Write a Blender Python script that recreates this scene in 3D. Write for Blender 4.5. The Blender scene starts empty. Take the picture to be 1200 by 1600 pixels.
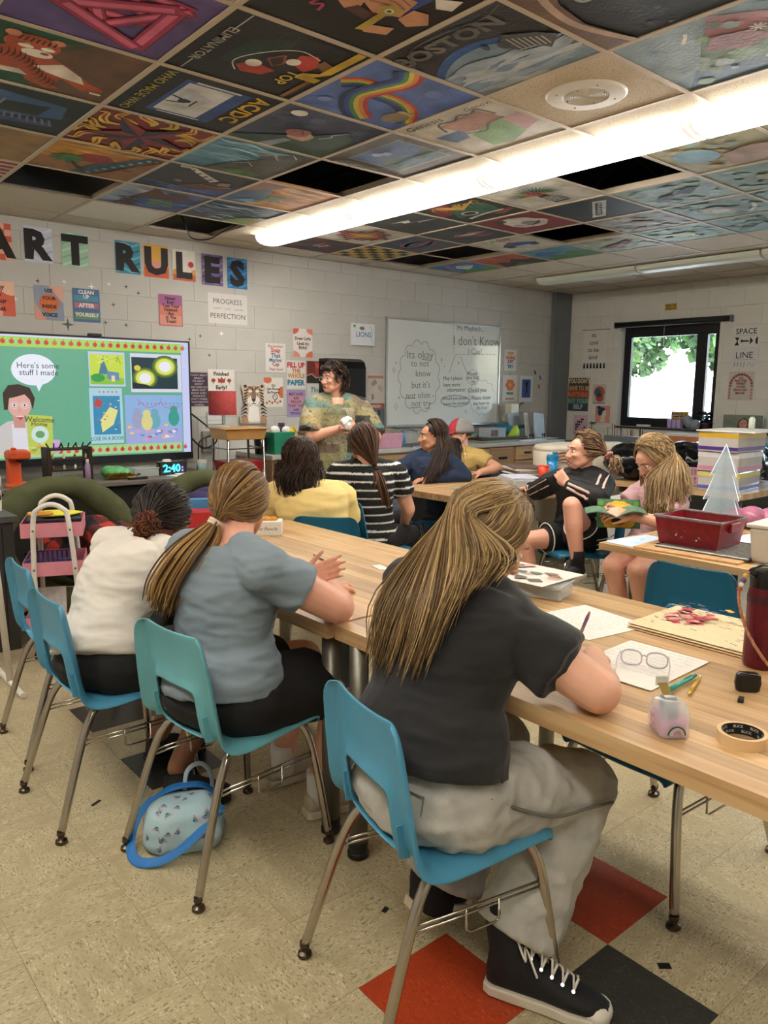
import bpy,bmesh,math,random
import numpy as np
from mathutils import Vector,Matrix,noise as mnoise
R_=math.radians
rnd=random.Random(7)
SC=bpy.context.scene
COL=SC.collection
cam_d=bpy.data.cameras.new('camera');cam=bpy.data.objects.new('camera',cam_d);COL.objects.link(cam)
CAM_H=1.4604
cam.location=(0,0,CAM_H);cam.rotation_euler=(1.411801,-0.010255,-0.700968)
cam_d.sensor_fit='VERTICAL';cam_d.sensor_height=36.0;cam_d.lens=1197.79/1600*36
cam_d.clip_start=.02;cam_d.clip_end=400
SC.camera=cam
w=bpy.data.worlds.new('sky');SC.world=w;w.use_nodes=True
nt=w.node_tree;nt.nodes.clear()
sky=nt.nodes.new('ShaderNodeTexSky');sky.sky_type='NISHITA';sky.sun_elevation=R_(55);sky.sun_rotation=R_(200)
sky.sun_disc=False;sky.air_density=1.2;sky.dust_density=2.0
bg=nt.nodes.new('ShaderNodeBackground');bg.inputs['Strength'].default_value=1.5
wo=nt.nodes.new('ShaderNodeOutputWorld');nt.links.new(sky.outputs[0],bg.inputs[0]);nt.links.new(bg.outputs[0],wo.inputs[0])
sun_d=bpy.data.lights.new('sun','SUN');sun_d.energy=2.2;sun_d.angle=R_(1.0);sun_d.color=(1,.96,.9)
sun=bpy.data.objects.new('sun',sun_d);COL.objects.link(sun)
sun.rotation_euler=Vector((.55,.45,-.75)).to_track_quat('-Z','Y').to_euler()
SC.view_settings.view_transform='Standard';SC.view_settings.look='None'
SC.view_settings.gamma=1;SC.view_settings.use_curve_mapping=False
SC.view_settings.exposure=1.12
LAMP_STRENGTH=13.0
_M={}
def lin(c):
 return tuple(((x/12.92) if x<=.04045 else((x+.055)/1.055)**2.4) for x in c)
def hx(s):
 return lin(tuple(int(s[i:i+2],16)/255 for i in(0,2,4)))
def mat(name,color,rough=.6,metal=0.0,var=.08,scale=12.0,bump=0.0,bscale=None,stretch=None,trans=0.0,coat=0.0,emit=0.0,alpha=1.0,attr=None,sheen=0.0,ior=1.45):
 """procedural principled material: base colour mottled by noise, optional bump"""
 if name in _M:return _M[name]
 m=bpy.data.materials.new(name);m.use_nodes=True;_M[name]=m
 n=m.node_tree.nodes;l=m.node_tree.links;b=n['Principled BSDF']
 if isinstance(color,str):color=hx(color)
 b.inputs['Roughness'].default_value=rough;b.inputs['Metallic'].default_value=metal
 b.inputs['IOR'].default_value=ior
 b.inputs['Transmission Weight'].default_value=trans;b.inputs['Coat Weight'].default_value=coat
 b.inputs['Alpha'].default_value=alpha;b.inputs['Sheen Weight'].default_value=sheen
 tc=n.new('ShaderNodeTexCoord');mp=n.new('ShaderNodeMapping');l.new(tc.outputs['Object'],mp.inputs[0])
 if stretch:mp.inputs['Scale'].default_value=stretch
 nz=n.new('ShaderNodeTexNoise');nz.inputs['Scale'].default_value=scale;nz.inputs['Detail'].default_value=4
 l.new(mp.outputs[0],nz.inputs['Vector'])
 mr=n.new('ShaderNodeMapRange');mr.inputs['From Min'].default_value=.3;mr.inputs['From Max'].default_value=.7
 mr.inputs['To Min'].default_value=1-var;mr.inputs['To Max'].default_value=1+var
 l.new(nz.outputs['Fac'],mr.inputs['Value'])
 mx=n.new('ShaderNodeMix');mx.data_type='RGBA';mx.blend_type='MULTIPLY';mx.inputs['Factor'].default_value=1
 if attr:
  at=n.new('ShaderNodeAttribute');at.attribute_name=attr;l.new(at.outputs['Color'],mx.inputs['A'])
 else:
  mx.inputs['A'].default_value=(*color[:3],1)
 l.new(mr.outputs[0],mx.inputs['B']);l.new(mx.outputs['Result'],b.inputs['Base Color'])
 if emit:
  b.inputs['Emission Strength'].default_value=emit
  if attr:l.new(at.outputs['Color'],b.inputs['Emission Color'])
  else:b.inputs['Emission Color'].default_value=(*color[:3],1)
 if bump:
  bz=nz
  if bscale:
   bz=n.new('ShaderNodeTexNoise');bz.inputs['Scale'].default_value=bscale;bz.inputs['Detail'].default_value=5
   l.new(mp.outputs[0],bz.inputs['Vector'])
  bp=n.new('ShaderNodeBump');bp.inputs['Strength'].default_value=bump;bp.inputs['Distance'].default_value=.004
  l.new(bz.outputs['Fac'],bp.inputs['Height']);l.new(bp.outputs[0],b.inputs['Normal'])
 return m
def frame(d,up=(0,0,1)):
 d=Vector(d).normalized();u=Vector(up)
 if abs(d.dot(u.normalized()))>.985:u=Vector((1,0,0)) if abs(d.x)<.9 else Vector((0,1,0))
 x=u.cross(d).normalized();y=d.cross(x).normalized()
 return x,y,d
class MB:
 def __init__(self):self.v=[];self.f=[];self.c=[];self.mi=[];self.col=(1,1,1);self.m=0;self.T=None
 def add(self,vs,fs,col=None,m=None):
  o=len(self.v)
  if self.T is not None:vs=[self.T@Vector(p) for p in vs]
  self.v.extend(tuple(p) for p in vs)
  c=col if col is not None else self.col;mm=self.m if m is None else m
  for f in fs:
   self.f.append(tuple(o+i for i in f));self.c.append(c);self.mi.append(mm)
 def box(self,c,s,rz=0,col=None,m=None,R=None,taper=1.0):
  hx_,hy,hz=s[0]/2,s[1]/2,s[2]/2
  vs=[Vector((x*hx_*(taper if z<0 else 1),y*hy*(taper if z<0 else 1),z*hz)) for z in(-1,1) for y in(-1,1) for x in(-1,1)]
  M=R if R is not None else Matrix.Rotation(rz,3,'Z')
  vs=[M@p+Vector(c) for p in vs]
  self.add(vs,[(0,2,3,1),(4,5,7,6),(0,1,5,4),(2,6,7,3),(0,4,6,2),(1,3,7,5)],col,m)
 def tube(self,pts,r,n=8,closed=False,caps=True,col=None,m=None,flat=None):
  pts=[Vector(p) for p in pts];k=len(pts)
  rs=list(r) if hasattr(r,'__len__') else[r]*k
  vs=[];px=None
  for i in range(k):
   if closed:d=pts[(i+1)%k]-pts[i-1]
   else:d=pts[min(i+1,k-1)]-pts[max(i-1,0)]
   if d.length<1e-9:d=Vector((0,0,1))
   d.normalize()
   if px is None:px,py,_=frame(d)
   else:
    px=px-d*px.dot(d)
    if px.length<1e-6:px=frame(d)[0]
    px.normalize();py=d.cross(px)
   for j in range(n):
    a=2*math.pi*j/n
    vs.append(pts[i]+px*(rs[i]*math.cos(a))+py*(rs[i]*math.sin(a)*(flat or 1)))
  fs=[]
  for i in range(k if closed else k-1):
   a=i*n;b=((i+1)%k)*n
   for j in range(n):
    fs.append((a+j,a+(j+1)%n,b+(j+1)%n,b+j))
  if caps and not closed:
   fs.append(tuple(range(n-1,-1,-1)));fs.append(tuple((k-1)*n+j for j in range(n)))
  self.add(vs,fs,col,m)
 def lathe(self,prof,c=(0,0,0),n=24,R=None,col=None,m=None,caps=True):
  vs=[];k=len(prof)
  for(r,z) in prof:
   for j in range(n):
    a=2*math.pi*j/n
    p=Vector((r*math.cos(a),r*math.sin(a),z))
    if R is not None:p=R@p
    vs.append(p+Vector(c))
  fs=[]
  for i in range(k-1):
   for j in range(n):fs.append((i*n+j,i*n+(j+1)%n,(i+1)*n+(j+1)%n,(i+1)*n+j))
  if caps:
   fs.append(tuple(range(n-1,-1,-1)));fs.append(tuple((k-1)*n+j for j in range(n)))
  self.add(vs,fs,col,m)
 def prism(self,poly,z0,z1,col=None,m=None,T=None):
  n=len(poly);vs=[Vector((x,y,z0)) for x,y in poly]+[Vector((x,y,z1)) for x,y in poly]
  if T is not None:vs=[T@p for p in vs]
  fs=[tuple(range(n-1,-1,-1)),tuple(range(n,2*n))]+[(i,(i+1)%n,n+(i+1)%n,n+i) for i in range(n)]
  self.add(vs,fs,col,m)
 def ell(self,c,r,R=None,nu=16,nv=10,col=None,m=None):
  vs=[]
  for i in range(nv+1):
   t=math.pi*i/nv
   for j in range(nu):
    a=2*math.pi*j/nu
    p=Vector((r[0]*math.sin(t)*math.cos(a),r[1]*math.sin(t)*math.sin(a),r[2]*math.cos(t)))
    if R is not None:p=R@p
    vs.append(p+Vector(c))
  fs=[]
  for i in range(nv):
   for j in range(nu):fs.append((i*nu+j,(i+1)*nu+j,(i+1)*nu+(j+1)%nu,i*nu+(j+1)%nu))
  self.add(vs,fs,col,m)
 def cap(self,p0,p1,r0,r1,n=14,flat=None,xdir=None):
  """tapered capsule; flat = (a0, a1) squashes the second axis"""
  p0=Vector(p0);p1=Vector(p1);d=p1-p0
  L=d.length
  if L<1e-6:return self.ell(p0,(r0,r0,r0))
  st=[]
  for t in(-.98,-.8,-.5,0):st.append((p0+d/L*(t*r0),r0*math.sqrt(max(0.0,1-t*t)),0))
  for q in(.25,.5,.75):st.append((p0+d*q,r0+(r1-r0)*q,q))
  for t in(0,.5,.8,.98):st.append((p1+d/L*(t*r1),r1*math.sqrt(max(0.0,1-t*t)),1))
  x,y,_=frame(d,xdir if xdir is not None else(0,0,1))
  vs=[]
  for c,r,q in st:
   f=1 if flat is None else flat[0]+(flat[1]-flat[0])*q
   for j in range(n):
    a=2*math.pi*j/n;vs.append(c+x*(r*math.cos(a))+y*(r*f*math.sin(a)))
  k=len(st);fs=[(i*n+j,i*n+(j+1)%n,(i+1)*n+(j+1)%n,(i+1)*n+j) for i in range(k-1) for j in range(n)]
  fs.append(tuple(range(n-1,-1,-1)));fs.append(tuple((k-1)*n+j for j in range(n)))
  self.add(vs,fs)
 def loft(self,st,n=20,col=None,m=None,caps=True,power=2.0):
  """st: list of (centre, x half-axis vector, y half-axis vector)"""
  vs=[]
  for c,X,Y in st:
   c=Vector(c);X=Vector(X);Y=Vector(Y)
   for j in range(n):
    a=2*math.pi*j/n;ca,sa=math.cos(a),math.sin(a)
    if power!=2.0:
     e=2/power;ca=math.copysign(abs(ca)**e,ca);sa=math.copysign(abs(sa)**e,sa)
    vs.append(c+X*ca+Y*sa)
  k=len(st);fs=[(i*n+j,i*n+(j+1)%n,(i+1)*n+(j+1)%n,(i+1)*n+j) for i in range(k-1) for j in range(n)]
  if caps:fs.append(tuple(range(n-1,-1,-1)));fs.append(tuple((k-1)*n+j for j in range(n)))
  self.add(vs,fs,col,m)
 def mesh(self,name,mats,smooth=False):
  me=bpy.data.meshes.new(name);me.from_pydata(self.v,[],self.f)
  for mm in(mats if isinstance(mats,(list,tuple)) else[mats]):me.materials.append(mm)
  if len(me.materials)>1:me.polygons.foreach_set('material_index',self.mi)
  if any(c!=(1,1,1) for c in self.c):
   ca=me.color_attributes.new('Col','FLOAT_COLOR','CORNER')
   arr=np.ones((len(me.loops),4),np.float32);ls=np.zeros(len(me.polygons),np.int32);lt=np.zeros(len(me.polygons),np.int32)
   me.polygons.foreach_get('loop_total',lt)
   arr[:,:3]=np.repeat(np.array([c[:3] for c in self.c],np.float32),lt,axis=0)
   ca.data.foreach_set('color',arr.ravel())
  if smooth:me.polygons.foreach_set('use_smooth',[True]*len(me.polygons))
  me.update();return me
 def build(self,name,mats,parent=None,smooth=False,bevel=0,seg=2,subsurf=0,solid=0,offset=0,loc=None,rz=0,autosmooth=None):
  me=self.mesh(name,mats,smooth)
  o=bpy.data.objects.new(name,me);COL.objects.link(o)
  if loc is not None:o.location=loc
  if rz:o.rotation_euler=(0,0,rz)
  if parent is not None:o.parent=parent
  if solid:
   md=o.modifiers.new('s','SOLIDIFY');md.thickness=solid;md.offset=offset
  if subsurf:
   md=o.modifiers.new('u','SUBSURF');md.levels=subsurf;md.render_levels=subsurf
  if bevel:
   md=o.modifiers.new('b','BEVEL');md.width=bevel;md.segments=seg;md.limit_method='ANGLE';md.angle_limit=R_(40)
  return o
def tag(o,label=None,cat=None,group=None,kind=None):
 if label:o['label']=label
 if cat:o['category']=cat
 if group:o['group']=group
 if kind:o['kind']=kind
 return o
def empty(name,loc=(0,0,0),rz=0,label=None,cat=None,group=None,kind=None):
 o=bpy.data.objects.new(name,None);COL.objects.link(o);o.location=loc;o.rotation_euler=(0,0,rz)
 o.empty_display_size=.05
 return tag(o,label,cat,group,kind)
def copy_tree(o,parent=None):
 c=o.copy();COL.objects.link(c);c.parent=parent
 for ch in list(o.children):copy_tree(ch,c)
 return c
def catmull(pts,n=6):
 """smooth polyline through points"""
 P=[Vector(p) for p in pts];out=[]
 for i in range(len(P)-1):
  p0=P[max(i-1,0)];p1=P[i];p2=P[i+1];p3=P[min(i+2,len(P)-1)]
  for k in range(n):
   t=k/n;t2=t*t;t3=t2*t
   out.append(.5*((2*p1)+(p2-p0)*t+(2*p0-5*p1+4*p2-p3)*t2+(3*p1-p0-3*p2+p3)*t3))
 out.append(P[-1]);return out
_CM=cam.rotation_euler.to_matrix()
def ray(u,v):return _CM@Vector(((u-600)/1197.79,(800-v)/1197.79,-1))
def onZ(u,v,z):d=ray(u,v);return Vector((0,0,CAM_H))+d*((z-CAM_H)/d.z)
def onY(u,v,y):d=ray(u,v);return Vector((0,0,CAM_H))+d*(y/d.y)
def onX(u,v,x):d=ray(u,v);return Vector((0,0,CAM_H))+d*(x/d.x)
PRINT=mat('printed_paper',(1,1,1),rough=.65,var=.03,scale=30,attr='Col')
PAINT=mat('painted_art',(1,1,1),rough=.55,var=.30,scale=7,attr='Col',bump=.4,bscale=60)
_txt={}
def text_mesh(s,bold=0.0,shear=0.0):
 key=(s,bold,shear)
 if key in _txt:return _txt[key]
 cu=bpy.data.curves.new('t','FONT');cu.body=s;cu.align_x='CENTER';cu.resolution_u=2;cu.offset=bold;cu.shear=shear
 cu.space_line=.95;cu.fill_mode='FRONT'
 o=bpy.data.objects.new('t',cu);COL.objects.link(o)
 dg=bpy.context.evaluated_depsgraph_get();me=bpy.data.meshes.new_from_object(o.evaluated_get(dg))
 vs=[tuple(v.co) for v in me.vertices];fs=[tuple(p.vertices) for p in me.polygons]
 bpy.data.objects.remove(o);bpy.data.curves.remove(cu);bpy.data.meshes.remove(me)
 _txt[key]=(vs,fs);return vs,fs
class Sheet:
 """a flat printed thing in its own plane: x right, y up, both in metres from the lower left corner"""
 def __init__(self,w,h,base=(1,1,1),thick=.0015,step=.00025,back=None):
  self.w,self.h=w,h;self.mb=MB();self.z=thick;self.step=step;self.k=0
  self.mb.box((w/2,h/2,thick/2),(w,h,thick),col=base)
 def c(self,col):return hx(col) if isinstance(col,str) else col
 def _z(self):self.k+=1;return self.z+self.k*self.step
 def poly(self,pts,col,norm=True):
  s=(self.w,self.h) if norm else(1,1);z=self._z()
  p=[(x*s[0],y*s[1]) for x,y in pts]
  for ax,lim,sg in((0,0,1),(0,self.w,-1),(1,0,1),(1,self.h,-1)):
   out=[]
   for i in range(len(p)):
    a,b=p[i-1],p[i];da,db=(a[ax]-lim)*sg,(b[ax]-lim)*sg
    if(da>=0)!=(db>=0):t=da/(da-db);out.append((a[0]+(b[0]-a[0])*t,a[1]+(b[1]-a[1])*t))
    if db>=0:out.append(b)
   p=out
   if len(p)<3:return
  area=sum(p[i-1][0]*p[i][1]-p[i][0]*p[i-1][1] for i in range(len(p)))
  if area<0:p.reverse()
  if len(p)<=4:self.mb.add([(x,y,z) for x,y in p],[tuple(range(len(p)))],self.c(col))
  else:
   from mathutils.geometry import tessellate_polygon
   tr=tessellate_polygon([[Vector((x,y,0)) for x,y in p]])
   fs=[]
   for t in tr:
    a,b,c_=[Vector((*p[i],0)) for i in t]
    fs.append(t if(b-a).cross(c_-a).z>0 else(t[0],t[2],t[1]))
   self.mb.add([(x,y,z) for x,y in p],fs,self.c(col))
 def rect(self,x0,y0,x1,y1,col):self.poly([(x0,y0),(x1,y0),(x1,y1),(x0,y1)],col)
 def disc(self,x,y,rx,ry,col,n=20,a0=0,a1=360,rot=0):
  full=abs(a1-a0)>=360;pts=[] if full else[(x,y)]
  cr,sr=math.cos(R_(rot)),math.sin(R_(rot))
  for i in range(n+(0 if full else 1)):
   a=R_(a0+(a1-a0)*i/n);px,py=rx*math.cos(a),ry*math.sin(a)
   pts.append((x+px*cr-py*sr,y+px*sr+py*cr))
  self.poly(pts,col)
 def stroke(self,pts,wd,col,smooth=0,closed=False,widths=None):
  P=[Vector((x*self.w,y*self.h,0)) for x,y in pts]
  if smooth:P=catmull(P+([P[0]] if closed else[]),smooth)
  elif closed:P=P+[P[0]]
  z=self._z();k=len(P);vs=[]
  for i in range(k):
   d=P[min(i+1,k-1)]-P[max(i-1,0)]
   if closed and i in(0,k-1):d=P[1]-P[k-2]
   if d.length<1e-9:d=Vector((1,0,0))
   d.normalize();nrm=Vector((-d.y,d.x,0));t=i/max(1,k-1)
   ww=wd if widths is None else wd*np.interp(t,np.linspace(0,1,len(widths)),widths)
   vs.append((P[i].x-nrm.x*ww/2,P[i].y-nrm.y*ww/2,z));vs.append((P[i].x+nrm.x*ww/2,P[i].y+nrm.y*ww/2,z))
  self.mb.add(vs,[(2*i,2*i+2,2*i+3,2*i+1) for i in range(k-1)],self.c(col))
 def text(self,s,x,y,size,col,bold=0.0,shear=0.0,rot=0,sx=1.0):
  """centred at x (0..1); y (0..1) = middle of the block; size = letter height in metres"""
  vs,fs=text_mesh(s,bold,shear)
  if not vs:return
  ys=[v[1] for v in vs];my=(max(ys)+min(ys))/2;xs=[v[0] for v in vs];mx=(max(xs)+min(xs))/2;z=self._z();q=size/.72
  cr,sr=math.cos(R_(rot)),math.sin(R_(rot));out=[]
  for v in vs:
   a,b=(v[0]-mx)*q*sx,(v[1]-my)*q
   out.append((x*self.w+a*cr-b*sr,y*self.h+a*sr+b*cr,z))
  self.mb.add(out,fs,self.c(col))
 def curve(self,f,x0,x1,base,col,n=16):
  pts=[(x0,base)]+[(x1,base)]+[(x1+(x0-x1)*i/n,f(x1+(x0-x1)*i/n)) for i in range(n+1)]
  self.poly(pts,col)
 def place(self,name,o,right,up,parent=None,m=None,center=True):
  right=Vector(right).normalized();up=Vector(up);up=(up-right*up.dot(right)).normalized();nrm=right.cross(up)
  ob=self.mb.build(name,m or PRINT,parent)
  M=Matrix((right,up,nrm)).transposed().to_4x4()
  off=M@Vector((self.w/2,self.h/2,0)) if center else Vector()
  M.translation=Vector(o)-off
  if parent is not None:M=parent.matrix_world.inverted()@M if False else M
  ob.matrix_world=M
  return ob
  # ================================================================ the room shell
YB,XR,XL,YN=6.43,8.60,-2.2,-2.6
CEIL=2.7163;DECK=3.35
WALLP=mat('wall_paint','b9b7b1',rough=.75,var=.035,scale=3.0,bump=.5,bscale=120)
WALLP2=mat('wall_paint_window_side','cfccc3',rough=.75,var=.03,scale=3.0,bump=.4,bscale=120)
GREY_STEEL=mat('column_grey','6f7476',rough=.6,var=.06,scale=5)
def vct(name,base,chip_d,chip_l,chipvar):
 m=bpy.data.materials.new(name);m.use_nodes=True;n=m.node_tree.nodes;l=m.node_tree.links;b=n['Principled BSDF']
 tc=n.new('ShaderNodeTexCoord');oi=n.new('ShaderNodeObjectInfo')
 ad=n.new('ShaderNodeVectorMath');ad.operation='ADD';l.new(tc.outputs['Object'],ad.inputs[0])
 sc=n.new('ShaderNodeVectorMath');sc.operation='SCALE';sc.inputs[0].default_value=(37,91,13);l.new(oi.outputs['Random'],sc.inputs['Scale']);l.new(sc.outputs[0],ad.inputs[1])
 mp=n.new('ShaderNodeMapping');mp.inputs['Scale'].default_value=(1,2.6,1);l.new(ad.outputs[0],mp.inputs[0])
 def ramp(scale,e0,e1,seed):
  nz=n.new('ShaderNodeTexNoise');nz.inputs['Scale'].default_value=scale;nz.inputs['Detail'].default_value=2
  mp2=n.new('ShaderNodeMapping');mp2.inputs['Location'].default_value=(seed,seed*2,0);l.new(mp.outputs[0],mp2.inputs[0]);l.new(mp2.outputs[0],nz.inputs['Vector'])
  r=n.new('ShaderNodeMapRange');r.inputs['From Min'].default_value=e0;r.inputs['From Max'].default_value=e1;l.new(nz.outputs['Fac'],r.inputs['Value']);return r.outputs[0]
 def mixc(fac,a,c):
  x=n.new('ShaderNodeMix');x.data_type='RGBA';l.new(fac,x.inputs['Factor'])
  if isinstance(a,tuple):x.inputs['A'].default_value=(*a,1)
  else:l.new(a,x.inputs['A'])
  x.inputs['B'].default_value=(*c,1);return x.outputs['Result']
 c1=mixc(ramp(85,.565,.64,1.3),hx(base),hx(chip_d));c2=mixc(ramp(80,.58,.66,7.7),c1,hx(chip_l));c3=mixc(ramp(9,.4,.75,3.1),c2,hx(chipvar))
 mx=n.new('ShaderNodeMix');mx.data_type='RGBA';mx.blend_type='MULTIPLY';mx.inputs['Factor'].default_value=1;l.new(c3,mx.inputs['A'])
 mr=n.new('ShaderNodeMapRange');mr.inputs['To Min'].default_value=.93;mr.inputs['To Max'].default_value=1.05;l.new(oi.outputs['Random'],mr.inputs['Value']);l.new(mr.outputs[0],mx.inputs['B'])
 l.new(mx.outputs['Result'],b.inputs['Base Color']);b.inputs['Roughness'].default_value=.33;b.inputs['Specular IOR Level'].default_value=.45
 nz=n.new('ShaderNodeTexNoise');nz.inputs['Scale'].default_value=14;l.new(tc.outputs['Object'],nz.inputs['Vector'])
 bp=n.new('ShaderNodeBump');bp.inputs['Strength'].default_value=.12;bp.inputs['Distance'].default_value=.003;l.new(nz.outputs['Fac'],bp.inputs['Height']);l.new(bp.outputs[0],b.inputs['Normal'])
 return m
VB=vct('beige_floor_tile','b5a886','7c6f54','cfc4a8','a79978')
VR=vct('red_floor_tile','a23a1c','8a2c14','b2502e','97361b')
VD=vct('dark_floor_tile','3a3a36','2c2c29','555450','35342f')
fl=MB();fl.box(((XL+XR)/2,(YN+YB)/2,-.06),(XR-XL,YB-YN,.11))
floor=tag(fl.build('floor',mat('floor_joint','6e634f',rough=.8)),kind='structure')
T12=.3048;FX,FY=.7433,1.6220
tm=MB();g=T12-.0009;tm.box((0,0,-.0025),(g,g,.005))
tile_me={k:tm.mesh('tile',m) for k,m in(('b',VB),('r',VR),('d',VD))}
special={(1,-2):'r',(3,-2):'r',(3,-4):'r',(1,-4):'r',(2,-3):'d',(1,3):'d',(1,5):'d'}
cells=[]
for i in range(-9,26):
 for j in range(-13,16):
  x,y=FX+(i+.5)*T12,FY+(j+.5)*T12
  if XL+.1<x<XR-.1 and YN+.1<y<YB-.1:cells.append((i,j,x,y))
def in_view(x,y,mg=60):
 q=_CM.transposed()@(Vector((x,y,0))-Vector((0,0,CAM_H)))
 if q.z>-.05:return False
 u,v=600+1197.79*q.x/-q.z,800-1197.79*q.y/-q.z
 return-mg<u<1200+mg and v<1600+mg*1.7
near=sorted([c for c in cells if in_view(c[2],c[3])],key=lambda c:math.hypot(c[2],c[3]))[:290]
ns=set((c[0],c[1]) for c in near)
for i,j,x,y in near:
 o=bpy.data.objects.new('floor_tile',tile_me[special.get((i,j),'b')]);COL.objects.link(o);o.parent=floor
 o.location=(x,y,rnd.uniform(-.0002,.0002));o.rotation_euler=(0,0,math.pi/2*((i+j)%2))
far=MB()
for i,j,x,y in cells:
 if(i,j) not in ns:far.box((x,y,-.0025),(g,g,.005))
tag(far.build('far_floor_tiles',VB,floor),kind='stuff')
def block_wall(name,M,L,phase,z1,holes,mt,vis):
 """M maps (along, up, out) to the room; blocks are pieces standing 4 mm proud of the recessed joints"""
 base=MB()
 xs=sorted(set([0,L]+[h[0] for h in holes]+[h[1] for h in holes]));zs=sorted(set([-.05,DECK]+[h[2] for h in holes]+[h[3] for h in holes]))
 for a,b in zip(xs,xs[1:]):
  for c,d in zip(zs,zs[1:]):
   if any(h[0]<=a and b<=h[1] and h[2]<=c and d<=h[3] for h in holes):continue
   vs=[M@Vector((x,z,y)) for y in(-.2,0) for z in(c,d) for x in(a,b)]
   base.add(vs,[(0,2,3,1),(4,5,7,6),(0,1,5,4),(2,6,7,3),(0,4,6,2),(1,3,7,5)])
 wall=tag(base.build(name,mt),kind='structure')
 cache={}
 BW,BH=.4064,.2032
 for row in range(0,15):
  zc0,zc1=(row-.15)*BH,(row+.85)*BH
  zc0=max(zc0,0);zc1=min(zc1,z1)
  if zc1-zc0<.02:continue
  ph=phase+(.5 if row%2==0 else 0)
  k0=int(-ph)-2
  for k in range(k0,int(L/BW)+3):
   a,b=(k+ph)*BW,(k+1+ph)*BW
   a=max(a,vis[0]);b=min(b,vis[1])
   if b-a<.03:continue
   segs=[(a,b,zc0,zc1)]
   for h in holes:
    out=[]
    for(p,q,r,s) in segs:
     if q<=h[0] or p>=h[1] or s<=h[2] or r>=h[3]:out.append((p,q,r,s));continue
     if p<h[0]:out.append((p,h[0],r,s))
     if q>h[1]:out.append((h[1],q,r,s))
     if r<h[2]:out.append((max(p,h[0]),min(q,h[1]),r,h[2]))
     if s>h[3]:out.append((max(p,h[0]),min(q,h[1]),h[3],s))
    segs=out
   for(p,q,r,s) in segs:
    if q-p<.02 or s-r<.015:continue
    wd,ht=round(q-p,3),round(s-r,3)
    if(wd,ht) not in cache:
     mb=MB();x,z,e,t=wd/2-.003,ht/2-.003,.003,.004
     vs=[(-x,-z,0),(x,-z,0),(x,z,0),(-x,z,0),(-x+e,-z+e,t),(x-e,-z+e,t),(x-e,z-e,t),(-x+e,z-e,t)]
     mb.add(vs,[(4,5,6,7),(0,1,5,4),(1,2,6,5),(2,3,7,6),(3,0,4,7)]);cache[(wd,ht)]=mb.mesh('block',mt)
    o=bpy.data.objects.new('concrete_block',cache[(wd,ht)]);COL.objects.link(o);o.parent=wall
    mm=M.copy();mm.translation=M@Vector(((p+q)/2,(r+s)/2,0));o.matrix_world=mm
 return wall
def basis(o,a,u,n):
 m=Matrix((a,u,n)).transposed().to_4x4();m.translation=Vector(o);return m
W1=(YB-5.60,YB-4.33,1.03,2.25);W2=(YB-3.72,YB-1.75,1.03,2.25);W3=(YB-1.2,YB+.6,1.03,2.25)
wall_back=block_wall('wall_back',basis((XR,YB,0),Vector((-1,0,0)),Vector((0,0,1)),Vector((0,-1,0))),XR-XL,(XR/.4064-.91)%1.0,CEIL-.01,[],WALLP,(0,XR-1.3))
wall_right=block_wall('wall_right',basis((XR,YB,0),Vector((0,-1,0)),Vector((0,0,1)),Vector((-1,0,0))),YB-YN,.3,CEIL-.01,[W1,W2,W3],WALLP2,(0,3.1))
b=MB();b.box((XL-.1,(YN+YB)/2,DECK/2),(.2,YB-YN+.4,DECK+.1));tag(b.build('wall_left',WALLP),kind='structure')
b=MB();b.box(((XL+XR)/2,YN-.1,DECK/2),(XR-XL,.2,DECK+.1));tag(b.build('wall_near',WALLP),kind='structure')
b=MB();b.box((8.42,6.395,CEIL/2),(.33,.05,CEIL));b.box((8.42,6.364,CEIL/2),(.35,.012,CEIL))
tag(b.build('trim_1',GREY_STEEL,bevel=.004),kind='structure',label='grey steel column boxed into the far corner')
BBM=mat('rubber_baseboard','3a3632',rough=.6)
b=MB();b.box(((XL+8.24)/2,YB-.008,.05),(8.24-XL,.012,.1));tag(b.build('baseboard_back',BBM),kind='structure')
b=MB();b.box((XR-.008,(YN+6.2)/2,.05),(.012,6.2-YN,.1));tag(b.build('baseboard_right',BBM),kind='structure')
BLACKF=mat('black_window_frame','17181a',rough=.4,metal=.3,var=.05)
SILLM=mat('window_sill_dark','2c2c2e',rough=.5)
gm=bpy.data.materials.new('window_glass');gm.use_nodes=True;n=gm.node_tree.nodes;l=gm.node_tree.links;n.remove(n['Principled BSDF'])
fr=n.new('ShaderNodeFresnel');fr.inputs[0].default_value=1.45;tr=n.new('ShaderNodeBsdfTransparent');tr.inputs[0].default_value=(.96,.98,.97,1);gl=n.new('ShaderNodeBsdfGlossy');gl.inputs['Roughness'].default_value=.02
nz=n.new('ShaderNodeTexNoise');nz.inputs['Scale'].default_value=2;mx=n.new('ShaderNodeMixShader');l.new(fr.outputs[0],mx.inputs[0]);l.new(tr.outputs[0],mx.inputs[1]);l.new(gl.outputs[0],mx.inputs[2]);l.new(mx.outputs[0],n['Material Output'].inputs[0])
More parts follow.
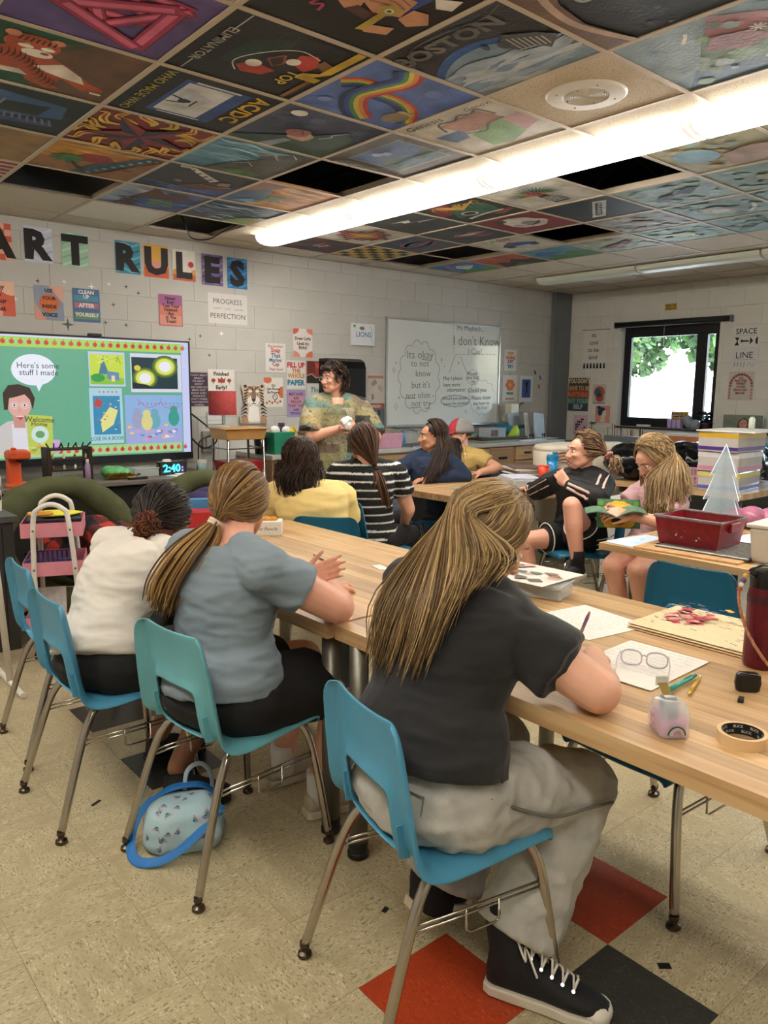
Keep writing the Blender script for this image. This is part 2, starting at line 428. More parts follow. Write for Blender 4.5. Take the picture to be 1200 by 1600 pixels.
def make_window(num,W,splits):
 y1,y0,z0,z1=YB-W[0],YB-W[1],W[2],W[3];xf=XR+.13
 wn=MB();fw=.07
 wn.box((xf,y0+fw/2,(z0+z1)/2),(.07,fw,z1-z0));wn.box((xf,y1-fw/2,(z0+z1)/2),(.07,fw,z1-z0))
 wn.box((xf,(y0+y1)/2,z0+.045),(.07,y1-y0-2*fw,.09));wn.box((xf,(y0+y1)/2,z1-.05),(.07,y1-y0-2*fw,.10))
 win=tag(wn.build('window_%d'%num,BLACKF,bevel=.003),kind='structure')
 edges=[y0+fw]+[y0+fw+(y1-y0-2*fw)*s for s in splits]+[y1-fw]
 for s in edges[1:-1]:
  m=MB();m.box((xf,s,(z0+z1)/2),(.075,.085,z1-z0-.19));m.build('mullion',BLACKF,win,bevel=.003)
 for i,(a,c) in enumerate(zip(edges,edges[1:])):
  a2,c2=a+(.0425 if i else 0),c-(.0425 if i<len(edges)-2 else 0)
  m=MB();m.box((xf+.01,(a2+c2)/2,(z0+z1)/2-.005),(.006,c2-a2,z1-z0-.19));m.build('pane',gm,win)
  m=MB();bz0,bz1,fr_=z0+.09,z1-.10,.022
  for yy in(a2+fr_/2,c2-fr_/2):m.box((xf-.005,yy,(bz0+bz1)/2),(.05,fr_,bz1-bz0))
  for z in(bz0+fr_/2,bz1-fr_/2):m.box((xf-.005,(a2+c2)/2,z),(.05,c2-a2-2*fr_,fr_))
  m.build('sash',BLACKF,win,bevel=.002)
 m=MB();m.box((XR+.055,(y0+y1)/2,z0-.012),(.16,y1-y0+.02,.022));m.build('window_sill',SILLM,win,bevel=.003)
 return win
make_window(1,W1,[.16]);make_window(2,W2,[.5]);make_window(3,W3,[.5])
r=empty('roller_blind',(XR-.06,4.92,2.275),label='black rolled-up window blind above the window',cat='blind')
m=MB();m.tube([(0,-.72,0),(0,.72,0)],.032,14);m.build('rolled_fabric',mat('blind_black','121212',rough=.6),r,smooth=True,autosmooth=1)
for s in(-1,1):
 m=MB();m.box((.02,s*.735,0),(.075,.012,.075));m.build('bracket',GREY_STEEL,r,bevel=.002)
m=MB();m.tube([(0,.06,-.03),(.0,.06,-.28)],.002,5);m.build('pull_cord',mat('cord_white','d8d8d8'),r)
DARK=mat('plenum_black','0b0b0b',rough=.9)
b=MB();b.box(((XL+XR)/2,(YN+YB)/2,DECK+.05),(XR-XL+.4,YB-YN+.4,.1))
ceiling=tag(b.build('ceiling',DARK),kind='structure')
TRM=mat('truss_steel','2b2724',rough=.6,metal=.3)
for x in(2.95,4.15,5.3):
 m=MB();z0,z1=2.98,3.27
 for z in(z0,z1):m.box((x,3.2,z),(.05,6.2,.035))
 k=0;yy=.2
 while yy<6.0:
  m.tube([(x,yy,z0),(x,yy+.3,z1),(x,yy+.6,z0)],.011,5);yy+=.6
 m.build('roof_truss',TRM,ceiling)
CX,CY,CT=1.4126,2.4575,.6096
GRIDM=mat('ceiling_grid','b9aa94',rough=.5,var=.03)
k0x,k1x=-5,12;
m=None
for a in range(k0x,k1x):
 x=CX+a*CT
 if XL<x<XR:mm=MB();mm.box((x,(YN+YB)/2,CEIL+.001),(.024,YB-YN-.01,.004));mm.box((x,(YN+YB)/2,CEIL+.02),(.003,YB-YN-.01,.036));mm.build('main_runner',GRIDM,ceiling)
for bq in range(-8,7):
 y=CY+bq*CT
 if YN<y<YB:mm=MB();mm.box(((XL+XR)/2,y,CEIL+.0005),(XR-XL-.01,.024,.004));mm.build('cross_runner',GRIDM,ceiling)
mm=MB();mm.box(((XL+XR)/2,YB-.012,CEIL-.001),(XR-XL,.022,.003));mm.box((XR-.012,(YN+YB)/2,CEIL-.001),(.022,YB-YN,.003));mm.build('wall_angle',GRIDM,ceiling)
def acoustic(name,col):
 m=mat(name,col,rough=.85,var=.04,scale=4,bump=.3,bscale=200);n=m.node_tree.nodes;l=m.node_tree.links;b=n['Principled BSDF']
 tc=n.new('ShaderNodeTexCoord');mp=n.new('ShaderNodeMapping');mp.inputs['Scale'].default_value=(1,1.5,1);l.new(tc.outputs['Object'],mp.inputs[0])
 v=n.new('ShaderNodeTexVoronoi');v.inputs['Scale'].default_value=75;v.inputs['Randomness'].default_value=1;l.new(mp.outputs[0],v.inputs['Vector'])
 r=n.new('ShaderNodeMapRange');r.inputs['From Min'].default_value=.17;r.inputs['From Max'].default_value=.27;l.new(v.outputs['Distance'],r.inputs['Value'])
 old=b.inputs['Base Color'].links[0].from_socket;x=n.new('ShaderNodeMix');x.data_type='RGBA';x.inputs['A'].default_value=(.16,.12,.085,1);l.new(r.outputs[0],x.inputs['Factor']);l.new(old,x.inputs['B']);l.new(x.outputs['Result'],b.inputs['Base Color']);return m
ACO=acoustic('acoustic_panel','c9bba4');PLAINP=mat('smooth_ceiling_panel','c6beb0',rough=.8,var=.03,scale=3)
WHITEP=mat('white_ceiling_panel','dcd9d2',rough=.7,var=.02)
pcache={}
def panel(a,b,mt):
 x0,x1=CX+a*CT+.012,CX+(a+1)*CT-.012;y0,y1=CY+b*CT+.012,CY+(b+1)*CT-.012
 x0=max(x0,XL+.02);x1=min(x1,XR-.02);y0=max(y0,YN+.02);y1=min(y1,YB-.02)
 if x1-x0<.05 or y1-y0<.05:return
 key=(round(x1-x0,3),round(y1-y0,3),mt.name)
 if key not in pcache:q=MB();q.box((0,0,0),(x1-x0+.012,y1-y0+.012,.016));pcache[key]=q.mesh('panel',mt)
 o=bpy.data.objects.new('ceiling_panel',pcache[key]);COL.objects.link(o);o.parent=ceiling;o.location=((x0+x1)/2,(y0+y1)/2,CEIL+.0125)
HOLES={(0,4),(2,2),(2,5),(4,0),(6,2),(6,4),(6,5)}
ART_CELLS={(-1,0),(-1,1),(-1,2),(-1,3),(-1,4),(-2,2),(0,-1),(0,0),(0,1),(0,2),(0,3),(1,-2),(1,-1),(1,0),(1,1),(1,2),(1,3),(1,4),(2,-2),(2,0),(2,1),(2,3),(2,4),(4,-1),(5,-1),(5,0),(6,-1),(6,0),(4,1),(4,2),(4,3),(4,4),(4,5),(5,1),(5,2),(5,3),(5,4),(5,5),(6,1),(6,3),(7,-1),(7,0),(7,1),(7,2),(7,3),(7,4),(7,5),(4,-2),(6,-2),(5,-2),(3,-9)}
for a in range(-6,12):
 for bq in range(-9,7):
  if(a,bq) in HOLES or(a,bq) in ART_CELLS:continue
  panel(a,bq,WHITEP if(a,bq)==(1,5) else(ACO if(a==3 or bq<3 or a>7) else PLAINP))
DIFF_ON=bpy.data.materials.new('lit_diffuser');DIFF_ON.use_nodes=True
bb=DIFF_ON.node_tree.nodes['Principled BSDF'];bb.inputs['Base Color'].default_value=(.9,.9,.86,1);bb.inputs['Roughness'].default_value=.4
nz=DIFF_ON.node_tree.nodes.new('ShaderNodeTexNoise');nz.inputs['Scale'].default_value=3
rm=DIFF_ON.node_tree.nodes.new('ShaderNodeMapRange');rm.inputs['To Min'].default_value=LAMP_STRENGTH*.92;rm.inputs['To Max'].default_value=LAMP_STRENGTH*1.08
DIFF_ON.node_tree.links.new(nz.outputs['Fac'],rm.inputs['Value']);DIFF_ON.node_tree.links.new(rm.outputs[0],bb.inputs['Emission Strength'])
bb.inputs['Emission Color'].default_value=(1,.945,.86,1)
DIFF_DIM=DIFF_ON.copy();DIFF_DIM.name='lit_diffuser_left_row';DIFF_DIM.node_tree.nodes['Map Range'].inputs['To Min'].default_value=LAMP_STRENGTH*.68;DIFF_DIM.node_tree.nodes['Map Range'].inputs['To Max'].default_value=LAMP_STRENGTH*.76
DIFF_CAP=DIFF_ON.copy();DIFF_CAP.name='lit_end_cap';DIFF_CAP.node_tree.nodes['Map Range'].inputs['To Min'].default_value=.22;DIFF_CAP.node_tree.nodes['Map Range'].inputs['To Max'].default_value=.28
DIFF_OFF=mat('unlit_diffuser','d6dccb',rough=.35,var=.03,scale=4)
FIXW=mat('fixture_white','d9d3c4',rough=.5,var=.03)
def fixture_row(xc,ys,lit,label,group=None):
 for i,(ya,yb) in enumerate(ys):
  t=empty('ceiling_light',(xc,(ya+yb)/2,CEIL),label=label[i] if isinstance(label,list) else label,cat='light',group=group)
  L=yb-ya
  m=MB();m.box((0,0,-.006),(.20,L-.01,.012));m.build('housing',FIXW,t)
  prof=[(-.125,-.006),(-.125,-.022),(-.112,-.045),(-.08,-.062),(-.03,-.070),(.03,-.070),(.08,-.062),(.112,-.045),(.125,-.022),(.125,-.006)]
  m=MB();k=len(prof);h=L/2-.018
  vs=[(x,s*h,z) for s in(-1,1) for x,z in prof]
  m.add(vs,[(j,k+j,k+j+1,j+1) for j in range(k-1)]+[tuple(range(k-1,-1,-1))[::-1],tuple(range(k,2*k))[::-1]])
  m.build('diffuser',(DIFF_DIM if xc<1 else DIFF_ON) if lit else DIFF_OFF,t)
  for s in(-1,1):
   m=MB();vs=[(x*1.02,s*L/2-s*.018*q,z*1.03) for q in(0,1) for x,z in prof]
   m.add(vs,[(j,k+j,k+j+1,j+1) for j in range(k-1)]+[tuple(range(k)),tuple(range(2*k-1,k-1,-1))]);m.build('end_cap',DIFF_CAP if lit else FIXW,t)
ys1=[(4.56,5.80),(3.28,4.54),(2.00,3.26),(.72,1.98),(-.56,.70),(-1.84,-.58)]
fixture_row(3.60,ys1,True,['lit fluorescent ceiling light, the one ending nearest the screen wall','lit fluorescent ceiling light, second from the screen wall end of its row','lit fluorescent ceiling light beside the round speaker panel','lit fluorescent ceiling light at the right edge of the photo','lit fluorescent ceiling light behind the camera side, in the window row','lit fluorescent ceiling light last in the window row, out of frame'])
fixture_row(-.06,[(4.56,5.80),(3.28,4.54),(2.00,3.26),(.72,1.98),(-.56,.70),(-1.84,-.58)],True,['lit fluorescent ceiling light out of frame to the left, %s from the screen wall'%k for k in('nearest','second','third','fourth','fifth','sixth')])
fixture_row(7.20,[(4.50,5.74),(3.26,4.48),(2.0,3.24)],False,['unlit ceiling light near the windows, the one ending nearest the corner','unlit ceiling light near the windows, at the right edge of the photo','unlit ceiling light near the windows, out of frame'])
t=empty('ceiling_speaker',(2.94,2.155,CEIL+.004),label='round white speaker grille set in a plain ceiling panel',cat='speaker')
SPK=mat('speaker_white','d8d4ca',rough=.45,var=.02)
m=MB();m.lathe([(.001,-.004),(.095,-.004),(.10,-.010),(.165,-.008),(.172,-.002),(.172,.004),(.001,.004)],n=48);m.build('rim',SPK,t,smooth=False)
for k in range(11):
 m=MB();rr=.012+k*.0078;m.tube([(rr*math.cos(2*math.pi*i/40),rr*math.sin(2*math.pi*i/40),-.006) for i in range(40)],.0022,4,closed=True);m.build('grille_ring',SPK,t)
m=MB()
for k in range(8):a=k*math.pi/4+.2;q=.13 if k%2 else.085;m=MB();m.lathe([(.001,-.013),(.004,-.012),(.005,-.009),(.001,-.008)],(q*math.cos(a),q*math.sin(a),0),8);m.build('screw',mat('screw_grey','8a867c',rough=.4,metal=.6),t)
m=MB();p0=onZ(287,352,CEIL);m.tube(catmull([p0+Vector((0,.06,.12)),p0+Vector((.02,0,-.01)),onZ(300,372,CEIL-.03),onZ(325,374,CEIL-.04),onZ(352,360,CEIL-.02),onZ(376,348,CEIL+.05)],8),.005,6)
tag(m.build('dangling_cable',mat('cable_black','101010',rough=.5)),'black cable dangling from an open ceiling hole near the screen wall','cable')
GRD=mat('outside_concrete','c9c6be',rough=.9,var=.1,scale=.4)
m=MB();m.box((60,5,-.3),(102,160,.1));tag(m.build('ground',GRD),kind='structure')
bt=empty('outbuilding',(23,12.6,-.25),label='low white building standing outside beyond the window',cat='building')
OBW=mat('outside_white_siding','e9e9e6',rough=.7,var=.04,scale=1)
m=MB();m.box((0,0,1.0),(4,9,2.0));m.build('wall',OBW,bt)
m=MB();m.box((-.1,0,2.06),(4.5,9.5,.14));m.build('roof',mat('outside_roof','bfc2c4',rough=.6),bt)
for yy in(-2.9,1.9):m=MB();m.box((-2.02,yy,1.3),(.06,.5,.7));m.build('window',mat('outside_window_dark','4a5560',rough=.2),bt)
def tree(x,y,h,r,seed,label):
 q=random.Random(seed);t=empty('tree',(x,y,-.25),label=label,cat='tree',group='trees outside the window')
 m=MB();m.tube([(0,0,0),(.05,0,h*.35),(0,.1,h*.6)],[.22,.17,.1],8);m.build('trunk',mat('bark','5a4a3a',rough=.9),t)
 m=MB()
 for k in range(5200):
  while True:
   p=Vector((q.uniform(-1,1),q.uniform(-1,1),q.uniform(-1,1)))
   if.35<p.length<1:break
  if mnoise.noise(p*2.2+Vector((seed,0,0)))<-.12:continue
  c=Vector((p.x*r,p.y*r,h*.62+p.z*h*.38));s=q.uniform(.16,.30)
  d1=Vector((q.uniform(-1,1),q.uniform(-1,1),q.uniform(-1,1))).normalized()*s;d2=Vector((q.uniform(-1,1),q.uniform(-1,1),q.uniform(-1,1))).normalized()*s
  g_=q.uniform(.75,1.25);col=tuple(v*g_ for v in hx(q.choice(['2f4a22','3a5a2a','28401f','4a6a30'])))
  m.add([c-d1,c+d2,c+d1,c-d2],[(0,1,2,3)],col)
 tag(m.build('foliage',mat('leaves',(1,1,1),rough=.6,attr='Col',var=.1),t),kind='stuff')
for i,(x,y,h,r,lb) in enumerate([(29,20.5,7.5,2.6,'green tree outside, at the left of the window'),(33,15.4,9,3.0,'tall green tree outside, seen through the middle of the window'),(30,10.2,8,2.6,'green tree outside behind the white building'),(29,4.6,7.5,2.4,'green tree outside, seen through the narrow pane'),(39,25,10,3.5,'green tree far outside, leftmost behind the others')]):tree(x,y,h,r,i+3,lb)
for W in(W1,W2,W3):
 pd=bpy.data.lights.new('window_portal','AREA');pd.shape='RECTANGLE';pd.size=W[1]-W[0];pd.size_y=W[3]-W[2];pd.cycles.is_portal=True
 po=bpy.data.objects.new('window_portal',pd);COL.objects.link(po);po.location=(XR+.22,YB-(W[0]+W[1])/2,(W[2]+W[3])/2);po.rotation_euler=Vector((-1,0,0)).to_track_quat('-Z','Z').to_euler()
 # ================================================================ painted ceiling panels
ORI={'n':((1,0,0),(0,-1,0)),'r':((0,1,0),(1,0,0)),'l':((0,-1,0),(-1,0,0)),'s':((-1,0,0),(0,1,0))}
def blob(x,y,r,q,n=14,j=.25):return[(x+r*(1+q.uniform(-j,j))*math.cos(2*math.pi*i/n),y+r*(1+q.uniform(-j,j))*math.sin(2*math.pi*i/n)) for i in range(n)]
def art(a,b,ori,base,draw):
 s=Sheet(.5856,.5856,base=hx(base),thick=.016,step=.0002);q=random.Random(a*31+b*7+5)
 draw(s,q)
 x,y=CX+(a+.5)*CT,CY+(b+.5)*CT
 o=s.place('painted_ceiling_panel',(x,y,CEIL+.0205),*ORI[ori],parent=ceiling,m=PAINT)
 return o
def waves(s,q,y0,y1,cols,n=14,amp=.03,wd=.02):
 for k in range(n):
  y=y0+(y1-y0)*k/n;x0=q.uniform(-.1,.5);L=q.uniform(.3,.8)
  pts=[(min(1,max(0,x0+L*t/5)),min(.98,max(.02,y+amp*math.sin(t*1.7+k)))) for t in range(6)]
  s.stroke(pts,wd*q.uniform(.5,1.3),q.choice(cols),smooth=3,widths=[.2,1,1,.2])
def palm(s,x,y,h,lean,col,trunk):
 s.stroke([(x,y),(x+lean*.5,y+h*.5),(x+lean,y+h)],.018,trunk,smooth=4)
 for k in range(9):
  an=R_(k*40+8);L=.16
  s.stroke([(x+lean,y+h),(x+lean+L*.6*math.cos(an),y+h+L*.6*math.sin(an)+.03),(x+lean+L*math.cos(an),y+h+L*math.sin(an)-.03)],.035,col,smooth=4,widths=[.5,1,.1])
def a_triangle(s,q):
 R,P,D='a62f52','d6698c','5c1a34'
 def beam(p,w_):s.stroke(p,w_,D);s.stroke(p,w_*.86,R)
 def tri(cx,cy,r,rot,w_):
  pts=[(cx+r*math.cos(R_(rot+120*k)),cy+r*math.sin(R_(rot+120*k))) for k in range(3)]
  for k in range(3):
   a,b=pts[k],pts[(k+1)%3];beam([a,b],w_)
   d=(b[0]-a[0],b[1]-a[1]);n=(-d[1],d[0]);m_=.14*w_
   s.stroke([(a[0]+n[0]*m_+d[0]*.05,a[1]+n[1]*m_+d[1]*.05),(b[0]+n[0]*m_-d[0]*.02,b[1]+n[1]*m_-d[1]*.02)],w_*.42,P)
 tri(.42,.60,.36,215,.062);tri(.55,.62,.36,25,.062);tri(.62,.42,.38,300,.075)
def a_tiger(s,q):
 s.poly([(0,.45),(.6,1),(0,1)],'1f4a33');s.poly([(0,.2),(.5,.75),(.62,1),(1,1),(1,0),(.45,0)],'6a4a34');s.poly([(0,0),(.5,0),(.35,.22),(0,.3)],'27523a')
 O='b4512e'
 s.poly([(0,.30),(.08,.55),(.22,.70),(.45,.62),(.62,.50),(.80,.32),(.93,.26),(.93,.18),(.80,.16),(.62,.28),(.60,.14),(.66,.08),(.58,.04),(.42,.12),(.36,.26),(.12,.22)],O)
 s.poly([(.40,.40),(.55,.54),(.72,.40),(.78,.28),(.64,.30),(.50,.34)],'e8ddd2');s.poly([(.10,.24),(.34,.28),(.42,.2),(.24,.18)],'d8cfc4')
 s.disc(.30,.74,.17,.15,O,18);s.disc(.16,.85,.05,.05,'d88a70',10);s.disc(.42,.86,.05,.045,'d88a70',10)
 s.disc(.36,.62,.10,.065,'ece4dc',14);s.disc(.27,.70,.05,.03,'ece4dc',10);s.disc(.40,.72,.045,.03,'ece4dc',10)
 s.disc(.27,.74,.018,.014,'b8c060',8);s.disc(.40,.75,.018,.014,'b8c060',8);s.disc(.40,.645,.03,.02,'8a4438',8)
 for k in range(16):
  x=.05+k*.035;y=.35+.18*math.sin(k*.3);s.stroke([(x,y-.08),(x+.02,y),(x,y+.10)],.008,'3a1c14',smooth=3,widths=[.2,1,.2])
 for k in range(7):s.stroke([(.2+k*.035,.80),(.21+k*.033,.87)],.008,'3a1c14')
 for k in range(4):s.disc(.86+.02*k,.19,.012,.02,'f0e8e0',8)
def a_stairs(s,q):
 s.poly([(.05,.2),(.25,.85),(.85,.75),(.9,.45),(.5,.3)],'3f5c8c');s.poly([(.2,.6),(.75,.68),(.72,.42),(.3,.35)],'23242a');s.poly([(0,.05),(.9,.2),(.85,.3),(.1,.2)],'3d4a7a')
 for k in range(7):s.poly([(.08+.05*k,.40),(.105+.05*k,.40),(.13+.05*k,.68),(.105+.05*k,.68)],'8c8ca8');s.poly([(.5+.06*k,.24),(.525+.06*k,.24),(.5+.055*k,.38),(.48+.055*k,.38)],'6e7096')
def a_beach(s,q):
 s.poly([(0,.3),(0,1),(.45,1),(.35,.6)],'2f4f94');s.poly([(.35,.6),(.5,1),(1,1),(1,0),(.3,0)],'9a7a4e')
 for k in range(6):s.poly(blob(.1+.06*k,.35+.03*(k%3),.05,q),q.choice(['c89038','7a3a34','4a64a8','b8b04a']))
 s.poly(blob(.5,.22,.09,q),'b88a4a');s.poly(blob(.1,.72,.1,q),'5a78b8')
def a_stripes(s,q):
 for k in range(7):s.rect(0,k/7,1,(k+.55)/7,'a23a3c')
 s.rect(0,.5,.4,1,'2c3c6a');
 for k in range(8):s.disc(.06+.09*(k%4),.62+.2*(k//4),.02,.02,'d8d4cc',8)
def a_muscles(s,q):
 SK,SD='c89270','8a5a44'
 s.poly([(.35,.55),(.55,.98),(.80,.98),(.78,.55),(.6,.45)],'2b4a96');s.poly([(.48,.5),(.55,.68),(.74,.68),(.78,.48),(.62,.42)],SK)
 for k in range(3):s.stroke([(.52,.52+.05*k),(.63,.55+.05*k),(.74,.52+.05*k)],.006,SD,smooth=3)
 s.poly([(.36,.62),(.30,.80),(.42,.92),(.52,.80),(.48,.62)],'b4806a');s.poly([(.34,.64),(.36,.42),(.46,.36),(.52,.44),(.46,.62)],SK)
 s.disc(.36,.76,.055,.075,'d8a888',14);s.poly([(.46,.36),(.64,.32),(.66,.42),(.50,.44)],'4a2c22')
 s.poly([(.78,.60),(.88,.62),(.97,.52),(.88,.42),(.78,.46)],SK);s.poly([(.70,.30),(.84,.36),(.86,.26),(.72,.2)],SK)
 s.poly([(.60,.52),(.66,.58),(.73,.56),(.74,.48),(.70,.44),(.72,.22),(.66,.2),(.65,.44)],'b8a038');s.disc(.68,.5,.03,.03,'e0dccc',10);s.disc(.68,.5,.015,.015,'3a5a5a',8)
 s.poly([(.44,.95),(.72,.98),(.70,.9),(.52,.88)],'a23a2c');s.poly([(.78,.78),(.92,.86),(.95,.74),(.86,.7)],'d8d4cc')
 s.stroke([(.03,.56),(.06,.44),(.10,.54),(.13,.42),(.16,.50),(.12,.46),(.2,.42),(.18,.34),(.24,.44),(.27,.32),(.30,.4),(.28,.28),(.34,.32),(.36,.24)],.012,'b8486a',smooth=4)
def a_car(s,q):
 s.poly([(.12,.52),(.72,.58),(.70,.25),(.30,.28)],'1c3326')
 for x,y in((.36,.68),(.40,.42)):
  pass
 s.poly([(.30,.72),(.44,.76),(.62,.66),(.68,.50),(.56,.44),(.40,.46),(.30,.58)],'201a18');s.poly([(.24,.74),(.38,.84),(.52,.80),(.44,.66),(.30,.64)],'b8402a');s.poly([(.62,.64),(.74,.60),(.78,.46),(.70,.38),(.58,.44)],'b8402a')
 s.disc(.42,.66,.055,.05,'e4e0da',16);s.disc(.60,.46,.06,.055,'e4e0da',16)
 s.stroke([(.28,.78),(.24,.62),(.32,.5),(.5,.38),(.66,.34),(.78,.42)],.006,'d8d4d0',smooth=4);s.stroke([(.36,.56),(.48,.62),(.56,.58),(.48,.50),(.36,.56)],.01,'a0462c')
 s.poly([(.05,.90),(.09,.90),(.09,.55),(.05,.55)],'1a1a1a')
 s.stroke([(.02,.12),(.24,.12)],.006,'b8b4b0');s.stroke([(.80,.12),(.98,.12)],.006,'b8b4b0');s.text('ELIMINATOR',.52,.12,.042,'b4b0a8',bold=.01)
 s.poly([(.02,.90),(.46,.90),(.52,.80),(.62,.80),(.62,.97),(.54,.97),(.54,.90),(.42,.97),(.02,.97)],'c8a832');s.poly([(.30,.90),(.42,.9),(.36,.8),(.26,.8)],'7a5230');s.poly([(.62,.9),(.98,.9),(.98,.94),(.62,.94)],'8a6234')
 s.text('TOP',.66,.76,.055,'d8b838',bold=.02)
def a_poster(s,q):
 s.poly([(.12,.26),(.86,.26),(.86,.78),(.12,.78)],'2d4f8c');s.poly([(.17,.30),(.81,.30),(.81,.66),(.17,.66)],'d4d6da');s.rect(.12,.34,.15,.7,'d4d6da');s.rect(.83,.34,.85,.7,'d4d6da');s.poly([(.25,.34),(.6,.33),(.7,.5),(.4,.6)],'c0c6d0')
 s.poly(blob(.52,.42,.05,q),'22262c');s.stroke([(.5,.42),(.46,.30)],.012,'22262c');s.stroke([(.56,.42),(.60,.31)],.012,'22262c');s.stroke([(.46,.5),(.6,.5)],.01,'22262c')
 s.text('WHO MADE WHO',.5,.12,.046,'b8a848',bold=.005);s.text('AC/DC',.40,.88,.085,'d0a828',bold=.03)
def a_star(s,q):
 for k in range(16):
  an=k*2*math.pi/16+.2;r0,r1=.30,.62;x,y=.5+r0*math.cos(an),.5+r0*math.sin(an)
  pts=[(.5+(r0+.09*i)*math.cos(an+.16*math.sin(i*1.6+k)),.5+(r0+.09*i)*math.sin(an+.16*math.sin(i*1.6+k))) for i in range(5)]
  pts=[(min(.985,max(.015,p[0])),min(.985,max(.015,p[1]))) for p in pts];s.stroke(pts,.05,'d8b440',smooth=4,widths=[.2,1,.8,.5,.2])
  s.stroke([pts[1],pts[2],pts[3]],.016,'9a3a24',smooth=3,widths=[.3,1,.3])
 for k in range(5):
  an=R_(90+72*k+40);tip=(.5+.49*math.cos(an),.5+.49*math.sin(an))
  for sgn,col in((1,'23273c'),(-1,'8a2630')):
   a2=an+sgn*R_(36);s.poly([(.5,.5),tip,(.5+.18*math.cos(a2),.5+.18*math.sin(a2))],col)
def a_palm(s,q):
 s.poly([(0,.55),(1,.45),(1,0),(0,0)],'9a6a3c');s.poly([(0,.4),(0,1),(.62,1),(.50,.5)],'cc8a34')
 waves(s,q,.5,.95,['d8a040','c87a30','d8b050'],12,.02,.04)
 s.disc(.46,.45,.20,.30,'9a2f2c',20,0,180);s.poly([(.40,.0),(.52,.44),(.60,.52),(.86,.98),(.98,.98),(.74,.38),(.55,0)],'2c4a64')
 for k in range(8):s.poly(blob(.56+.045*k,.1+.11*k,.025,q),'9ab4c4')
 s.poly([(.60,0),(.98,.9),(1,.9),(1,0)],'8a5a30');s.poly(blob(.84,.4,.06,q,6),'6a4020');palm(s,.52,.05,.42,-.28,'3f7a3a','4a3020')
def a_moon(s,q):
 s.poly([(0,.55),(0,1),(1,1),(1,.9)],'1a1c1f')
 for k in range(26):s.poly(blob(q.uniform(.1,.95),q.uniform(.3,.95),q.uniform(.01,.035),q),q.choice(['3c4044','464a50','24272b']))
 s.poly([(0,0),(1,0),(1,.22),(.6,.12),(.3,.16),(0,.3)],'6a4c38');s.stroke([(.05,.18),(.3,.10),(.6,.08),(1,.2)],.03,'b49a84',smooth=4);s.disc(.33,.3,.06,.055,'a6a8a8',16);s.stroke([(.29,.32),(.36,.28)],.008,'6a6c6e')
def a_planet(s,q):
 s.disc(.5,-.62,1.02,1.25,'3a66a0',3) if False else None
 s.curve(lambda x:.70-1.0*(x-.45)**2,0,1,0,'2f5c9c');s.curve(lambda x:.62-1.0*(x-.45)**2,0,1,0,'7d95ad')
 waves(s,q,.05,.45,['a4b2bc','94a6b8','b4bcc0','6f8aa6'],24,.02,.05)
 s.text('BOSTON',.42,.83,.085,'5a534b',bold=.04,sx=1.1);s.stroke([(.02,.72),(.2,.92),(.5,.94),(.8,.9),(.98,.96)],.008,'4a443e',smooth=4)
 s.poly([(.62,.56),(.74,.66),(.90,.54),(.98,.42),(.84,.30),(.80,.40),(.68,.42)],'3a3832');s.disc(.66,.54,.04,.06,'22201e',12);s.disc(.55,.6,.02,.04,'2a2826',10)
 for k in range(7):s.stroke([(.72+.03*k,.60-.02*k),(.70+.03*k,.42-.01*k)],.006,'a8a294')
def a_rainbow(s,q):
 cols=['b43a34','d88a3c','d8c450','4a8a4e','2c4a9a','22305c']
 def band(pts,w_):
  P=catmull([Vector((*p,0)) for p in pts],8)
  for i,c in enumerate(cols):
   o=(i-2.5)*w_;Q=[]
   for k,p in enumerate(P):
    d=(P[min(k+1,len(P)-1)]-P[max(k-1,0)]).normalized();Q.append((min(.995,max(.005,p.x-d.y*-o)),min(.995,max(.005,p.y+d.x*-o))))
   s.stroke(Q,w_*.5856*1.15,c)
 band([(.02,.99),(.15,.72),(.30,.62),(.42,.60)],.030) if False else None
 band([(.06,.52),(.2,.62),(.38,.52),(.60,.50),(.80,.40),(.97,.18)],.028);band([(.30,.98),(.40,.82),(.34,.60),(.30,.40),(.42,.20),(.62,.03)],.036)
 s.poly([(.70,.22),(.74,.34),(.86,.38),(.92,.28),(.88,.14),(.76,.12)],'7d6a46');s.disc(.82,.36,.09,.03,'9a8a52',12)
 for k in range(6):s.disc(.76+.024*k,.37+.01*(k%2),.016,.016,'b8a860',8)
 s.poly(blob(.15,.2,.05,q),'7086c4');s.poly(blob(.7,.8,.07,q),'6a82c4')
def a_night(s,q):
 s.poly([(0,.5),(0,1),(1,1),(1,.6)],'3c4660')
 for k in range(14):s.poly(blob(q.uniform(.05,.9),q.uniform(.55,.95),q.uniform(.03,.08),q),q.choice(['464f68','333c54','2c3248']))
 s.disc(.18,.86,.07,.065,'e4e4dc',20);s.poly([(0,.08),(.3,.28),(.6,.5),(.74,.72),(.9,.62),(1,.45),(1,0),(0,0)],'284634');s.poly([(.3,.0),(.42,.26),(.5,.26),(.44,0)],'8a94a4')
 s.poly(blob(.50,.40,.12,q,14,.2),'b4906a');s.poly(blob(.44,.46,.11,q,14,.15),'94504c');s.stroke([(.38,.46),(.44,.52),(.50,.44)],.01,'5a2a2c');s.stroke([(.66,.44),(.72,.54),(.70,.6),(.78,.72)],.010,'a8b4bc',smooth=4)
